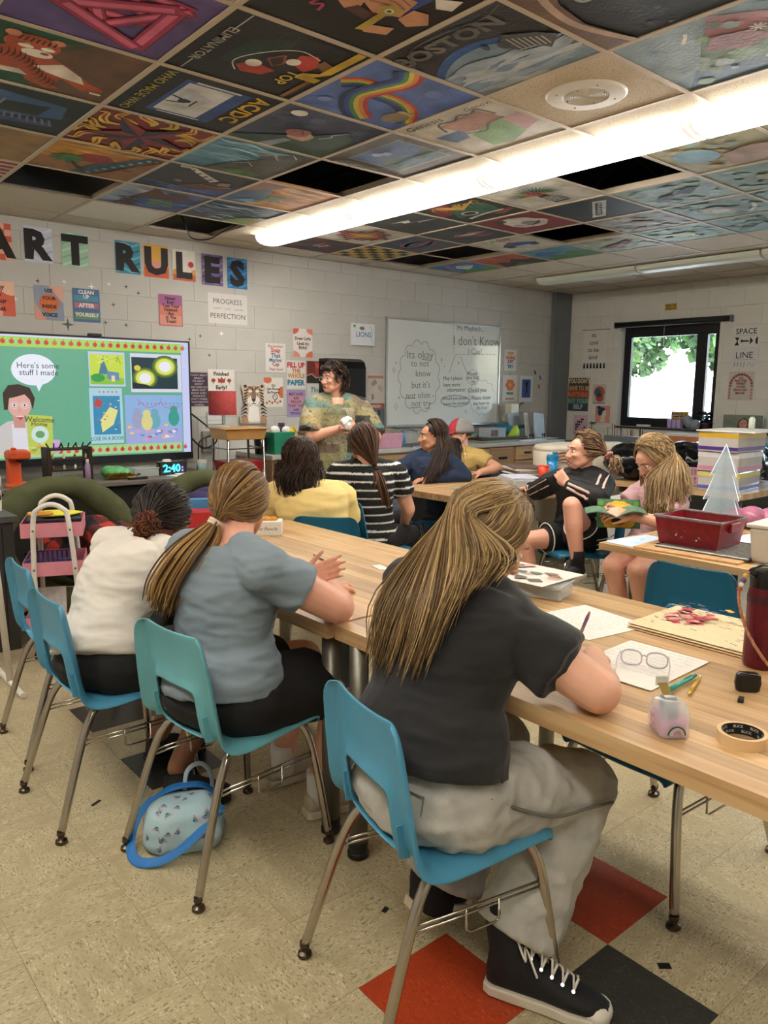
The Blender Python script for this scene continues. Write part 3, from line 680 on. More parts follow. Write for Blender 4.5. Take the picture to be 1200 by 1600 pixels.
def a_cottages(s,q):
 s.poly([(0,.3),(0,1),(.75,1),(.55,.3)],'5a94b0');waves(s,q,.35,.95,['7db0c4','3f7c9c','9cc4d0'],16,.02,.03)
 s.poly([(.3,0),(.42,.34),(.58,.56),(.74,.90),(1,1),(1,0)],'4a4636');s.poly([(.4,0),(.62,.3),(.9,.1),(.8,0)],'3f6a38')
 for x,y in((.52,.70),(.64,.84),(.44,.36)):s.poly([(x,y),(x+.12,y+.1),(x+.22,y),(x+.12,y-.1)],'2c2824');s.stroke([(x,y),(x+.12,y+.1),(x+.22,y)],.008,'c8c4bc')
 for k in range(6):s.stroke([(.6+.05*k,.12),(.7+.05*k,.5)],.008,'6a6248')
 s.poly(blob(.6,.12,.08,q),'55803e')
def a_lighthouse(s,q):
 s.poly([(.35,0),(.5,.16),(1,.5),(1,0)],'3a5a9c');waves(s,q,.03,.25,['6a86bc','2c4684'],8,.02,.02);s.poly([(.4,.2),(.6,.5),(.72,.62),(.95,.48),(.95,.34),(.6,.16)],'5a3a2c')
 s.poly([(.22,.93),(.28,.96),(.70,.66),(.64,.56)],'d4d2cc');
 for k in range(4):s.poly([(.30+.10*k,.90-.07*k),(.33+.10*k,.88-.07*k),(.29+.10*k,.80-.07*k),(.26+.10*k,.82-.07*k)],'2c2a2a')
 s.poly([(.12,.98),(.24,.98),(.24,.92),(.14,.9)],'c4c2bc');s.poly([(.72,.62),(.84,.66),(.88,.54),(.76,.5)],'8a8078');s.stroke([(.60,.42),(.78,.40),(.92,.5)],.008,'c8a468',smooth=3);s.poly(blob(.34,.42,.05,q,8,.5),'8a8a86')
def a_river(s,q):
 s.poly([(0,.0),(0,1),(.3,1),(.38,.3)],'9aa6b8');waves(s,q,.3,.95,['6a80b4','c4cad4'],10,.02,.03);s.poly([(.2,.2),(.34,.98),(.5,.8),(.7,.9),(.9,.7),(.7,.6)],'5a3524');s.poly([(.4,.0),(.34,.5),(.6,.55),(1,.8),(1,.3),(.8,0)],'33508e');s.poly([(.55,.1),(.45,.5),(.7,.55),(.85,.25)],'4a7a34');s.poly([(.2,0),(.3,.4),(.44,.3),(.4,0)],'4a2e20');waves(s,q,.1,.5,['5a78b4','8098c4'],8,.03,.02)
def a_meadow(s,q):
 s.poly([(0,.2),(0,1),(.7,1),(.45,.4)],'8fa6b4');s.poly([(0,0),(.2,.3),(.5,.35),(1,.25),(1,0)],'4c6a86');s.poly([(.2,.25),(.45,.7),(1,.55),(1,.2)],'6f8a74');s.poly([(.5,.75),(.62,.98),(.9,.80),(1,.70),(1,.55),(.6,.5)],'b08088')
 for k in range(24):s.poly(blob(q.uniform(.05,.95),q.uniform(.05,.95),q.uniform(.02,.06),q),q.choice(['7d9ab4','6a8a70','8aa48a','9aa8b0']))
 s.poly([(.40,.55),(.52,.72),(.72,.66),(.80,.50),(.62,.42)],'9a7078');s.stroke([(.36,.76),(.42,.84),(.44,.88)],.014,'dcdcd4')
 for x,y in((.78,.66),(.92,.52)):
  for k in range(8):s.stroke([(x,y),(x+.05*math.cos(k*.785),y+.05*math.sin(k*.785))],.008,'e0e0dc')
def a_patches(s,q):
 s.rect(.05,.05,.95,.95,'c4beb0');s.poly([(.08,.62),(.12,.40),(.30,.42),(.40,.62)],'3f5c88');s.poly([(.30,.80),(.78,.86),(.84,.58),(.52,.50),(.36,.56)],'a6765a');s.poly([(.30,.12),(.36,.46),(.80,.60),(.76,.22),(.5,.08)],'6f9a4e');s.poly([(.78,.24),(.80,.58),(.98,.60),(.98,.34)],'b07c78')
 s.stroke([(.26,.66),(.34,.84),(.5,.82),(.6,.88),(.7,.84),(.80,.88),(.84,.70)],.014,'3a2c22',smooth=4);s.stroke([(.36,.52),(.52,.46),(.66,.58),(.84,.6)],.012,'3a2c22',smooth=4);s.text('Genesis',.26,.93,.055,'1c1a18',shear=.3);s.text('Genova',.86,.93,.04,'1c1a18',shear=.3)
def a_framed(s,q):
 s.rect(.0,.0,1,1,'56524a');s.rect(.15,.18,.88,.84,'8a867c');s.rect(.18,.21,.85,.81,'4c6a9c');s.poly([(.18,.21),(.18,.45),(.4,.55),(.6,.42),(.85,.5),(.85,.21)],'4a6454');waves(s,q,.25,.4,['5a7a9c','6a8a74'],8,.02,.02);s.poly(blob(.42,.7,.05,q),'a4acb8');s.poly(blob(.5,.66,.05,q),'9aa4b4')
 for k in range(20):s.poly(blob(q.choice([q.uniform(.02,.12),q.uniform(.9,.97)]),q.uniform(.05,.95),.03,q),q.choice(['4c4842','605c54']))
def a_sunset(s,q):
 s.rect(0,0,1,1,'c48a4a');waves(s,q,.1,.95,['d8a45a','b8743c','d8b06a'],16,.02,.04);s.poly([(0,.0),(0,.9),(.3,.7),(.4,.3),(.3,0)],'4a6484');s.poly([(0,.5),(.0,1),(.35,.98),(.25,.75)],'8a5a3c');palm(s,.36,.1,.3,.12,'5a7a4a','5a4030');s.poly([(.1,.1),(.3,.3),(.4,.1)],'6a9ab4')
def a_blue(s,q):
 s.rect(0,0,1,1,'3c4a58');waves(s,q,.1,.9,['4a6a8a','a4bcc8','2c3c54','6a8aa8'],22,.03,.03);s.poly([(.55,0),(.7,.35),(1,.5),(1,0)],'7a9450');s.poly([(.8,.2),(.9,.5),(1,.4),(1,.2)],'9a7a4a')
for a,bq,o,base,fn in[(-1,0,'n','5e4c86',a_triangle),(-1,1,'n','4e4a34',a_tiger),(-1,2,'n','1c1d20',a_stairs),(-1,3,'n','8a6e48',a_beach),(-1,4,'n','d0ccc4',a_stripes),(-2,2,'n','3a4a6a',a_beach),(0,-1,'n','191817',a_muscles),(0,0,'r','171716',a_car),(0,1,'r','171615',a_poster),(0,2,'n','7d2a28',a_star),(0,3,'n','c08238',a_palm),(1,-2,'n','2e3236',a_moon),(1,-1,'l','24221f',a_planet),(1,0,'n','5672b8',a_rainbow),(1,1,'n','39435a',a_night),(1,2,'n','4a7c94',a_cottages),(1,3,'n','2c2c2e',a_lighthouse),(1,4,'n','5a6a94',a_river),(2,-2,'l','7d96a6',a_meadow),(2,0,'l','b8b2a4',a_patches),(2,1,'l','56524a',a_framed),(2,3,'n','c48a4a',a_sunset),(2,4,'n','3c4a58',a_blue)]:
 art(a,bq,o,base,fn)
def b_bird(s,q):
 for k in range(22):
  an=R_(-10+k*9.5);s.stroke([(.5+.08*math.cos(an),.55+.08*math.sin(an)),(.5+.34*math.cos(an),.55+.30*math.sin(an))],.035,q.choice(['2c5a8a','2c7a7a','c8a83a','3a6a3a']),widths=[.6,1,.1])
 for k in range(12):
  an=R_(k*16);s.stroke([(.5,.55),(.5+.18*math.cos(an),.55+.17*math.sin(an))],.03,q.choice(['d0b044','c89a38']),widths=[.6,1,.2])
 s.poly([(.42,.62),(.5,.72),(.6,.6),(.52,.48)],'9a4a54');s.poly([(.46,.5),(.56,.5),(.66,.14),(.44,.12)],'3c3a38')
 for k in range(5):s.stroke([(.46,.2+.05*k),(.64,.2+.05*k)],.01,'d8d6d0')
def b_wings(s,q):
 s.poly([(.1,.3),(.4,.8),(.9,.7),(.8,.3)],'3a6a54');s.poly([(0,.5),(.2,.95),(.5,.9),(.2,.5)],'8a2c2c')
 for k in range(14):s.stroke([(.45,.6),(.2+.05*k,.85+.05*math.sin(k)),(.1+.06*k,.7+.1*math.sin(k*2))],.02,'c8a048',smooth=3,widths=[1,.8,.1])
 s.stroke([(.2,.2),(.5,.28),(.85,.3)],.03,'d0ccc4');s.disc(.4,.42,.12,.1,'c8c6be',14);s.disc(.4,.42,.09,.07,'2c3430',14);s.poly([(.6,.2),(.95,.34),(.98,.26),(.7,.12)],'8a4a3a')
def b_bolt(s,q):s.poly([(.3,.72),(.62,.70),(.55,.60),(.96,.50),(.60,.50),(.66,.58),(.42,.60),(.46,.66)],'d4d2cc')
def b_mosaic(s,q):
 for i in range(9):
  for j in range(9):
   d=abs(i-4)+abs(j-4)
   if d<5+(i*j)%3:s.rect(.06+i*.1,.06+j*.1,.14+i*.1,.145+j*.1,['e0cc4a','d8b43a','c87a34','a2442c','6a2c34','8a3434','4a2c3a','c88a3a'][d%8])
def b_scope(s,q):s.poly([(0,0),(.9,.95),(1,.8),(.2,0)],'5a2a30');s.poly([(.1,.9),(.9,.1),(1,.2),(.2,1)],'6a2f34');s.poly(blob(.5,.5,.14,q,12,.4),'a6a4a0');s.poly(blob(.52,.5,.08,q,10,.4),'9a3034')
def b_razor(s,q):s.poly([(.22,.14),(.70,.84),(.86,.80),(.40,.12)],'c8c6c0');s.poly([(.32,.22),(.68,.76),(.76,.74),(.42,.22)],'2a2b2a');[s.poly([(.36+.07*k,.26+.1*k),(.46+.07*k,.28+.1*k),(.44+.07*k,.34+.1*k)],'b8b6b0') for k in range(5)]
def b_face(s,q):s.poly(blob(.5,.52,.33,q,24,.10),'d0b49a');s.disc(.30,.80,.2,.14,'24201f',16);s.disc(.66,.3,.26,.08,'3a2a28',16);s.stroke([(.35,.42),(.5,.34),(.7,.42)],.03,'2a2020',smooth=4)
def b_lips(s,q):s.poly([(.2,.5),(.35,.62),(.5,.57),(.65,.64),(.85,.5),(.6,.40),(.4,.40)],'a05a64');s.poly([(.3,.52),(.5,.54),(.75,.52),(.55,.46)],'d8d4cc');s.poly([(.4,.3),(.62,.4),(.85,.38),(.7,.25)],'8a4a5a')
def b_swirl(s,q):
 for k,c in enumerate(['8a3a3c','4a5a7c','a0484a','54688c']):s.stroke([(.5+.3*math.cos(t*.6+k),.5+.22*math.sin(t*.6+k)*math.cos(t*.3)) for t in range(10)],.03,c,smooth=4)
def b_check(s,q):
 for i in range(6):
  for j in range(6):
   if(i+j)%2:s.rect(i/6,j/6,(i+1)/6,(j+1)/6,'c8a850')
def b_car(s,q):s.poly([(.15,.40),(.3,.56),(.6,.62),(.85,.5),(.8,.38)],'3a5a9a');s.poly([(.3,.56),(.5,.70),(.6,.6)],'b04a3a');[s.disc(x,.36,.08,.07,'3a3634',14) for x in(.28,.72)];[s.text(t,x,y,.07,c,bold=.02) for t,x,y,c in(('P',.2,.85,'d8a83a'),('A',.35,.87,'3a8a4a'),('R',.5,.86,'c04a3a'),('T',.65,.87,'3a6aa8'),('Y',.8,.85,'d8a83a'))]
def b_red(s,q):s.poly(blob(.5,.55,.3,q,20,.15),'d4d0c8');s.poly(blob(.56,.46,.12,q),'8a8680');s.stroke([(.3,.5),(.5,.38),(.72,.52)],.02,'2a2424',smooth=4);s.poly(blob(.3,.78,.08,q),'2c3a34')
def pale(cols,motif,mc):
 def f(s,q):
  for k in range(40):s.poly(blob(q.uniform(.08,.92),q.uniform(.08,.92),q.uniform(.03,.075),q),q.choice(cols))
  motif(s,q,mc)
 return f
def m_circle(s,q,c):s.disc(.3,.6,.2,.22,c[0],20);s.poly([(.4,.1),(.5,.5),(.8,.6),(1,.5),(1,.1)],c[1])
def m_lips(s,q,c):s.poly([(.2,.34),(.3,.5),(.52,.54),(.74,.70),(.80,.60),(.66,.46),(.5,.34)],c[0]);s.poly([(.36,.44),(.56,.5),(.62,.44),(.46,.38)],c[1])
def m_face(s,q,c):s.poly(blob(.45,.5,.2,q),c[0]);s.poly(blob(.47,.45,.1,q),c[1]);s.stroke([(.7,.2),(.85,.4),(.9,.6)],.03,c[1],smooth=3)
def m_hills(s,q,c):s.poly([(0,0),(.2,.4),(.5,.3),(.8,.5),(1,.35),(1,0)],c[0]);s.poly([(.1,.1),(.5,.5),(.9,.2)],c[1])
def m_none(s,q,c):s.poly(blob(.5,.5,.15,q),c[0])
TE=['7d9a94','8aa8a0','96b0a8','74908c']
for a,bq,base,fn in[(4,-1,'9a9674',pale(['a8a078','8aa09a','b0a888','a89a6a'],m_circle,('7ea4b4','a48a78'))),(4,-2,'9aa08a',pale(TE,m_none,('a0a890',))),(5,-1,'7a948c',pale(TE,m_none,('a0a07c',))),(5,0,'8ea8a6',pale(['98b4b2','8aa6a6','a8bebc'],m_lips,('2c2a2c','8a7a78'))),(5,-2,'6f8a86',pale(TE,m_none,('7a94a0',))),(6,-1,'6f8c86',pale(TE,m_hills,('84a09a','5f7a74'))),(6,-2,'6f8c86',pale(TE,m_none,('84a09a',))),(6,0,'7f9890',pale(TE,m_face,('a4a088','c0c4bc'))),(6,1,'9aa096',pale(['a89c96','9cac a4'.replace(' ',''),'a8a49c'],m_none,('a4948c',))),(7,0,'7a9a94',pale(TE,m_hills,('6a8a8c','8aa4a4'))),(7,-1,'7a9690',pale(TE,m_none,('88a098',))),(7,1,'8fae9e',pale(['9ab8a8','88a898','a4b896'],m_none,('b0b884',))),(7,2,'a8b09a',pale(['b4b89c','9ca894','b0a48c'],m_lips,('8a4a4c','b8a090'))),(4,1,'c4c2b8',b_bird),(4,2,'2c2f2c',b_wings),(4,3,'3c3e3c',b_bolt),(4,4,'c0bcb0',b_mosaic),(4,5,'38343a',b_scope),(5,1,'26302c',b_razor),(5,2,'7c2a30',b_red),(5,3,'3a423e',b_lips),(5,4,'444c58',b_swirl),(5,5,'3a3630',b_check),(6,3,'c0beac',b_car),(7,3,'5a8a9c',lambda s,q:(s.poly([(0,0),(.2,.45),(.45,.35),(.7,.55),(1,.4),(1,0)],'4f7a48'),s.poly([(0,.5),(.3,.8),(.6,.55),(.2,.4)],'3a6a9c'))),(7,4,'b0502e',lambda s,q:(s.poly([(0,0),(.2,.5),(.4,.35),(.6,.6),(.8,.4),(1,.5),(1,0)],'3a2c28'),s.poly([(.2,0),(.5,.25),(.8,0)],'3f6a44'))),(7,5,'3f7ab0',lambda s,q:(s.poly([(0,0),(.3,.3),(.7,.25),(1,.4),(1,0)],'4f8a4c'),s.poly([(.3,.5),(.5,.72),(.8,.6),(.6,.4),(.42,.3)],'e0dcd4'),s.stroke([(.1,.3),(.4,.85),(.8,.7)],.03,'c8704a',smooth=4)))]:
 art(a,bq,'l',base,fn)
 # ================================================================ school chairs
CHROME=mat('chrome_tube','b4aca2',rough=.16,metal=1.0,var=.03,scale=20)
GLIDE=mat('chair_glide','5a4f45',rough=.25,metal=.9)
SH_L=mat('light_blue_plastic','4a90b0',rough=.38,var=.10,scale=6,bump=.15,bscale=350)
SH_G=mat('worn_blue_green_plastic','62a3ac',rough=.42,var=.13,scale=5,bump=.15,bscale=350)
SH_D=mat('dark_teal_plastic','17607f',rough=.38,var=.06,scale=6,bump=.15,bscale=350)
PROF=[(.212,.398,.165),(.226,.424,.188),(.200,.446,.203),(.13,.446,.208),(.05,.438,.212),(-.04,.430,.214),(-.10,.428,.216),(-.138,.438,.218),(-.158,.456,.218),(-.166,.476,.217),(-.171,.50,.216),(-.176,.535,.213),(-.180,.57,.210),(-.184,.598,.207),(-.188,.628,.203),(-.195,.685,.195),(-.202,.734,.186),(-.207,.757,.172),(-.209,.766,.150)]
US=[-1,-.95,-.86,-.72,-.60,-.50,-.25,0,.25,.50,.60,.72,.86,.95,1]
def shell_mesh(mt):
 m=MB();n=len(US);k=len(PROF);ok={}
 vs=[]
 for i,(x,z,wd) in enumerate(PROF):
  a=PROF[max(i-1,0)];b=PROF[min(i+1,k-1)];t=Vector((b[0]-a[0],0,b[1]-a[1])).normalized();nr=Vector((t.z,0,-t.x))
  if nr.x<0 and i>8:nr=-nr
  if i<=8 and nr.z<0:nr=-nr
  for u in US:
   au=abs(u);up=.010*au*au if i<=7 else.018*au*au
   fl=-.034*max(0,(au-.84)/.16)**1.5*(1 if 7<i<k-2 else.7)+(-.016 if(8<=i<=13 and.45<au<.55) or(i in(8,13) and au<.45) else 0)
   vs.append(Vector((x,u*wd,z))+nr*(up+fl))
 fs=[]
 for i in range(k-1):
  for j in range(n-1):
   if 8<=i<=12 and 5<=j<=n-7:continue
   fs.append((i*n+j,i*n+j+1,(i+1)*n+j+1,(i+1)*n+j))
 m.add(vs,fs)
 o=m.build('t',mt,smooth=True,solid=.006,offset=0,subsurf=1)
 dg=bpy.context.evaluated_depsgraph_get();me=bpy.data.meshes.new_from_object(o.evaluated_get(dg));me.name='seat_shell'
 bpy.data.objects.remove(o);return me
_leg={}
def leg_parts():
 if _leg:return _leg
 for nm,sx in(('front',1),('back',-1)):
  for sy in(1,-1):
   if sx>0:pts=[(.10,.10*sy,.424),(.14,.145*sy,.420),(.165,.168*sy,.395),(.19,.185*sy,.30),(.222,.22*sy,.03)]
   else:pts=[(-.02,.11*sy,.418),(-.09,.15*sy,.416),(-.13,.168*sy,.392),(-.175,.182*sy,.30),(-.261,.206*sy,.03)]
   m=MB();m.tube(catmull(pts,6),.0128,10);_leg[(nm,sy,'tube')]=m.mesh('leg',CHROME,True)
   m=MB();x,y=pts[-1][0],pts[-1][1];m.lathe([(.001,.042),(.0125,.042),(.0135,.03),(.010,.024),(.010,.017),(.018,.012),(.0195,.004),(.016,0),(.001,0)],(x,y,0),14);_leg[(nm,sy,'glide')]=m.mesh('glide',GLIDE)
 for sy in(1,-1):
  m=MB()
  for dz in(0,.014):m.tube([(-.176,.183*sy,.298+dz),(.188,.184*sy,.302+dz)],.0032,6)
  m.tube([(-.03,.184*sy,.312),(-.03,.186*sy,.262),(-.02,.188*sy,.256),(.05,.188*sy,.256),(.06,.186*sy,.262),(.06,.184*sy,.312)],.0032,6)
  _leg[('rack',sy)]=m.mesh('wire_rack',CHROME,True)
 for sy in(1,-1):
  m=MB()
  for yy in(.135,):m.prism([(-.150,.446),(-.178,.452),(-.186,.53),(-.172,.53)],-.002,.002,T=Matrix.Translation((0,yy*sy,0))@Matrix(((1,0,0,0),(0,0,1,0),(0,1,0,0),(0,0,0,1))))
  _leg[('rib',sy)]=m.mesh('stiffening_rib',SH_L)
 return _leg
_shell={}
def chair(x,y,rot,mt,label,group='blue plastic school chairs',s=1.0):
 t=empty('school_chair',(x,y,0),R_(rot),label,'chair',group);t.scale=(s,s,s)
 if mt.name not in _shell:_shell[mt.name]=shell_mesh(mt)
 o=bpy.data.objects.new('seat_shell',_shell[mt.name]);COL.objects.link(o);o.parent=t
 L=leg_parts()
 for nm in('front','back'):
  for sy in(1,-1):
   g=bpy.data.objects.new('leg',L[(nm,sy,'tube')]);COL.objects.link(g);g.parent=t
   h=bpy.data.objects.new('glide',L[(nm,sy,'glide')]);COL.objects.link(h);h.parent=g
 for sy in(1,-1):
  o=bpy.data.objects.new('wire_rack',L[('rack',sy)]);COL.objects.link(o);o.parent=t
  o=bpy.data.objects.new('stiffening_rib',L[('rib',sy)]);COL.objects.link(o);o.parent=t
  o.material_slots[0].link='OBJECT';o.material_slots[0].material=mt
 return t
chair(1.22,1.235,-12,SH_L,'bright blue chair nearest the camera, under the girl in the black T-shirt')
chair(1.114,2.06,6,SH_G,'faded blue-green chair under the girl in the grey T-shirt')
chair(.945,2.61,0,SH_L,'blue chair under the girl in the white T-shirt')
chair(1.01,3.17,-2,SH_L,'empty blue chair at the left edge of the photo, beside the pink cart')
chair(2.13,1.15,177,SH_D,'empty dark blue chair tucked under the near table from its far side').scale=(1.2,1.05,.98)
chair(3.10,1.50,2,SH_D,'empty dark blue chair with its back to the near table, before the red tub')
chair(2.58,3.50,42,SH_D,'dark blue chair under the person in the yellow T-shirt')
chair(3.10,3.80,0,SH_D,'dark blue chair under the girl in the striped T-shirt')
chair(4.16,4.50,172,SH_D,'dark blue chair under the girl in the navy sweatshirt')
chair(4.86,4.72,175,SH_D,'dark blue chair under the person in the cap')
chair(4.17,2.93,150,SH_D,'teal chair under the girl in the black tracksuit top')
chair(4.16,2.44,186,SH_D,'teal chair under the girl in the pink T-shirt')
chair(5.35,3.20,90,SH_D,'empty teal chair tucked beneath the table of black bags')
chair(5.95,2.20,95,SH_L,'empty blue chair behind the stack of shrink-wrapped books')
# ================================================================ butcher-block tables
def wood(name,c0,c1,dark,axis='Y'):
 m=bpy.data.materials.new(name);m.use_nodes=True;n=m.node_tree.nodes;l=m.node_tree.links;b=n['Principled BSDF']
 tc=n.new('ShaderNodeTexCoord');oi=n.new('ShaderNodeObjectInfo');mp=n.new('ShaderNodeMapping');l.new(tc.outputs['Object'],mp.inputs[0])
 sc=n.new('ShaderNodeVectorMath');sc.operation='SCALE';sc.inputs[0].default_value=(17,31,5);l.new(oi.outputs['Random'],sc.inputs['Scale']);l.new(sc.outputs[0],mp.inputs['Location'])
 mp.inputs['Scale'].default_value=(30,1.6,30) if axis=='Y' else(1.6,30,30)
 nz=n.new('ShaderNodeTexNoise');nz.inputs['Scale'].default_value=1.2;nz.inputs['Detail'].default_value=6;nz.inputs['Distortion'].default_value=.6;l.new(mp.outputs[0],nz.inputs['Vector'])
 cr=n.new('ShaderNodeValToRGB');cr.color_ramp.elements[0].position=.3;cr.color_ramp.elements[0].color=(*hx(dark),1);cr.color_ramp.elements[1].position=.75;cr.color_ramp.elements[1].color=(*hx(c1),1)
 e=cr.color_ramp.elements.new(.5);e.color=(*hx(c0),1);l.new(nz.outputs['Fac'],cr.inputs[0])
 mr=n.new('ShaderNodeMapRange');mr.inputs['To Min'].default_value=.70;mr.inputs['To Max'].default_value=1.1;l.new(oi.outputs['Random'],mr.inputs['Value'])
 mx=n.new('ShaderNodeMix');mx.data_type='RGBA';mx.blend_type='MULTIPLY';mx.inputs['Factor'].default_value=1;l.new(cr.outputs[0],mx.inputs['A']);l.new(mr.outputs[0],mx.inputs['B']);l.new(mx.outputs['Result'],b.inputs['Base Color'])
 nr=n.new('ShaderNodeTexNoise');nr.inputs['Scale'].default_value=9;nr.inputs['Detail'].default_value=5;l.new(tc.outputs['Object'],nr.inputs['Vector']);rr=n.new('ShaderNodeMapRange');rr.inputs['To Min'].default_value=.18;rr.inputs['To Max'].default_value=.5;l.new(nr.outputs['Fac'],rr.inputs['Value']);l.new(rr.outputs[0],b.inputs['Roughness'])
 return m
BUTCH=wood('butcher_block_maple','cba574','d9b98c','b58d60');BUTCHX=wood('butcher_block_crosswise','c09a70','d2b48c','9a7852','X');LEGM=mat('table_leg_grey','7b776c',rough=.4,metal=.7,var=.04);FOOTB=mat('table_foot_black','1c1b1a',rough=.5);LEGD=mat('table_leg_dark','4a5057',rough=.45,metal=.5)
def staves(t,x0,x1,y0,y1,axis,ztop,th,mt,wd=.055):
 """the top is glued up from lengthwise staves, each a piece of its own"""
 lo,hi=(x0,x1) if axis=='Y' else(y0,y1);n=max(3,round((hi-lo)/wd));w_=(hi-lo)/n;cache=None
 L=(y1-y0) if axis=='Y' else(x1-x0)
 m=MB();s=(w_-.0006,L,th) if axis=='Y' else(L,w_-.0006,th);m.box((0,0,0),s);me=m.mesh('stave',mt)
 for i in range(n):
  c=lo+(i+.5)*w_;o=bpy.data.objects.new('stave',me);COL.objects.link(o);o.parent=t
  o.location=(c,(y0+y1)/2,ztop-th/2+rnd.uniform(-.0003,.0003)) if axis=='Y' else((x0+x1)/2,c,ztop-th/2+rnd.uniform(-.0003,.0003))
def table(name,cx,cy,lx,ly,axis,label,legs,mt=BUTCH,z=.74,th=.045,lm=LEGM,plate=True,group=None):
 t=empty(name,(cx,cy,0),0,label,'table',group)
 staves(t,-lx/2,lx/2,-ly/2,ly/2,axis,z,th,mt)
 for(x,y) in legs:
  m=MB();m.tube([(x,y,.05),(x,y,z-th)],.030,16);g=m.build('leg',lm,t,smooth=True,autosmooth=1)
  m=MB();m.lathe([(.001,.055),(.031,.055),(.031,.022),(.034,.018),(.034,.004),(.028,0),(.001,0)],(x,y,0),18);m.build('foot',FOOTB,g)
  if plate:
   m=MB();sx,sy=(-1 if x>0 else 1),(-1 if y>0 else 1);zt=z-th-.001
   m.prism([(0,0),(.16,0),(.09,-.22),(.0,-.22)],-.004,.004,T=Matrix.Translation((x+sx*.03,y+sy*.03,zt))@Matrix(((sx,0,0,0),(0,0,1,0),(0,1,0,0),(0,0,0,1))))
   m.build('bracket',LEGD,g)
 return t
TZ=.74
table('work_table',1.855,1.075,.99,1.52,'Y','butcher-block table nearest the camera, with the tape, pens and papers on it',[(-.47,.67),(.47,.67),(-.47,-.67),(.47,-.67)])
table('work_table',1.82,2.70,.96,1.70,'Y','butcher-block table with the grey-shirted girl leaning on it',[(-.42,-.79),(.42,-.79),(-.42,.79),(.42,.79)])
table('work_table',4.50,3.86,1.58,.90,'X','butcher-block table by the teacher with stacked folders and cups',[(-.70,-.36),(.50,-.36),(.70,.36),(-.70,.36)],mt=BUTCHX,lm=LEGD)
tC=empty('folding_table',(3.68,1.12,0),0,'wood-topped folding table holding the red tub and clear bins','table')
staves(tC,-.54,.54,-.98,.98,'Y',.74,.032,BUTCH,wd=.12)
for sy in(.74,-.74):
 for sx in(-.40,.40):
  m=MB();m.tube([(sx,sy,.01),(sx*.96,sy,.705)],.017,10);g=m.build('leg',FOOTB,tC,smooth=True)
 m=MB();m.tube([(-.38,sy,.45),(-.30,sy-.18*(1 if sy>0 else-1),.70)],.007,6);m.tube([(-.36,sy,.35),(-.12,sy-.3*(1 if sy>0 else-1),.70)],.007,6);m.build('brace',FOOTB,tC)
table('work_table',6.02,3.05,1.05,1.10,'Y','wooden table by the windows carrying the books and the black bags',[(-.45,-.48),(.45,-.48),(-.45,.48),(.45,.48)],plate=False)
# ================================================================ figures
def V(*a):return Vector(a)
def union(name,mb,mt,parent,voxel=.007,smooth=5,wr=None,colfn=None,mats=None,push=None):
 """one continuous surface out of overlapping closed forms; wr = (amplitude, frequency, (sx,sy,sz)) adds cloth folds"""
 me=mb.mesh(name,mt);o=bpy.data.objects.new(name,me);COL.objects.link(o)
 md=o.modifiers.new('r','REMESH');md.mode='VOXEL';md.voxel_size=voxel;md.use_smooth_shade=True
 if smooth:ms=o.modifiers.new('s','SMOOTH');ms.factor=.5;ms.iterations=smooth
 dg=bpy.context.evaluated_depsgraph_get();nm=bpy.data.meshes.new_from_object(o.evaluated_get(dg));nm.name=name
 o.modifiers.clear();o.data=nm;bpy.data.meshes.remove(me)
 nv=len(nm.vertices);co=np.empty(nv*3,np.float32);nm.vertices.foreach_get('co',co);co=co.reshape(-1,3)
 no=np.empty(nv*3,np.float32);nm.vertex_normals.foreach_get('vector',no);no=no.reshape(-1,3)
 if wr or push:
  d=np.zeros(nv)
  for(amp,fr,st) in([wr] if not isinstance(wr,list) else(wr or[])):
   Q=co*np.array(st)*fr
   d+=np.array([amp*((1-abs(mnoise.noise(q))*2.2)*.7+mnoise.noise(q*2.1+Vector((5,3,1)))*.5) for q in map(Vector,Q)])
  if push:d+=np.array([push(Vector(p)) for p in co])
  co=(co+no*d[:,None]).astype(np.float32);nm.vertices.foreach_set('co',co.ravel())
 nm.materials.clear();nm.materials.append(mt)
 nm.polygons.foreach_set('use_smooth',[True]*len(nm.polygons))
 if colfn:
  ca=nm.color_attributes.new('Col','FLOAT_COLOR','POINT')
  arr=np.ones((len(nm.vertices),4),np.float32)
  for i in range(nv):arr[i,:3]=colfn(Vector(co[i]),Vector(no[i]))
  ca.data.foreach_set('color',arr.ravel())
 nm.update()
 if parent is not None:
  o.parent=parent;o.matrix_parent_inverse=parent.matrix_world.inverted()
 return o
def skin_mat(name,col):return mat(name,col,rough=.48,var=.05,scale=9,bump=.08,bscale=220)
SK_F=skin_mat('fair_skin','d9a489');SK_F2=skin_mat('fair_pink_skin','d99f86');SK_T=skin_mat('tan_skin','b98263');SK_B=skin_mat('brown_skin','8d5d45')
EYE=mat('eye_white','e8e4de',rough=.2);IRIS=mat('eye_iris','3a2c22',rough=.15);LIP=mat('lip_rose','b0615a',rough=.4);LIPD=mat('lip_deep_rose','9c3f42',rough=.35)
class Head:
 def __init__(self,c,f,up=(0,0,1),s=1.0):
  self.c=Vector(c);f=Vector(f).normalized();r=f.cross(Vector(up)).normalized();u=r.cross(f).normalized()
  self.M=Matrix((r,f,u)).transposed();self.s=s
 def p(self,r,f,u):return self.c+self.M@(Vector((r,f,u))*self.s)
 def skull(self,d,off=0.0):
  """point on the hair-bearing skull in head direction d (right, forward, up)"""
  d=Vector(d).normalized();return self.p(d.x*(.078+off),-.012+d.y*(.097+off),.022+d.z*(.098+off))
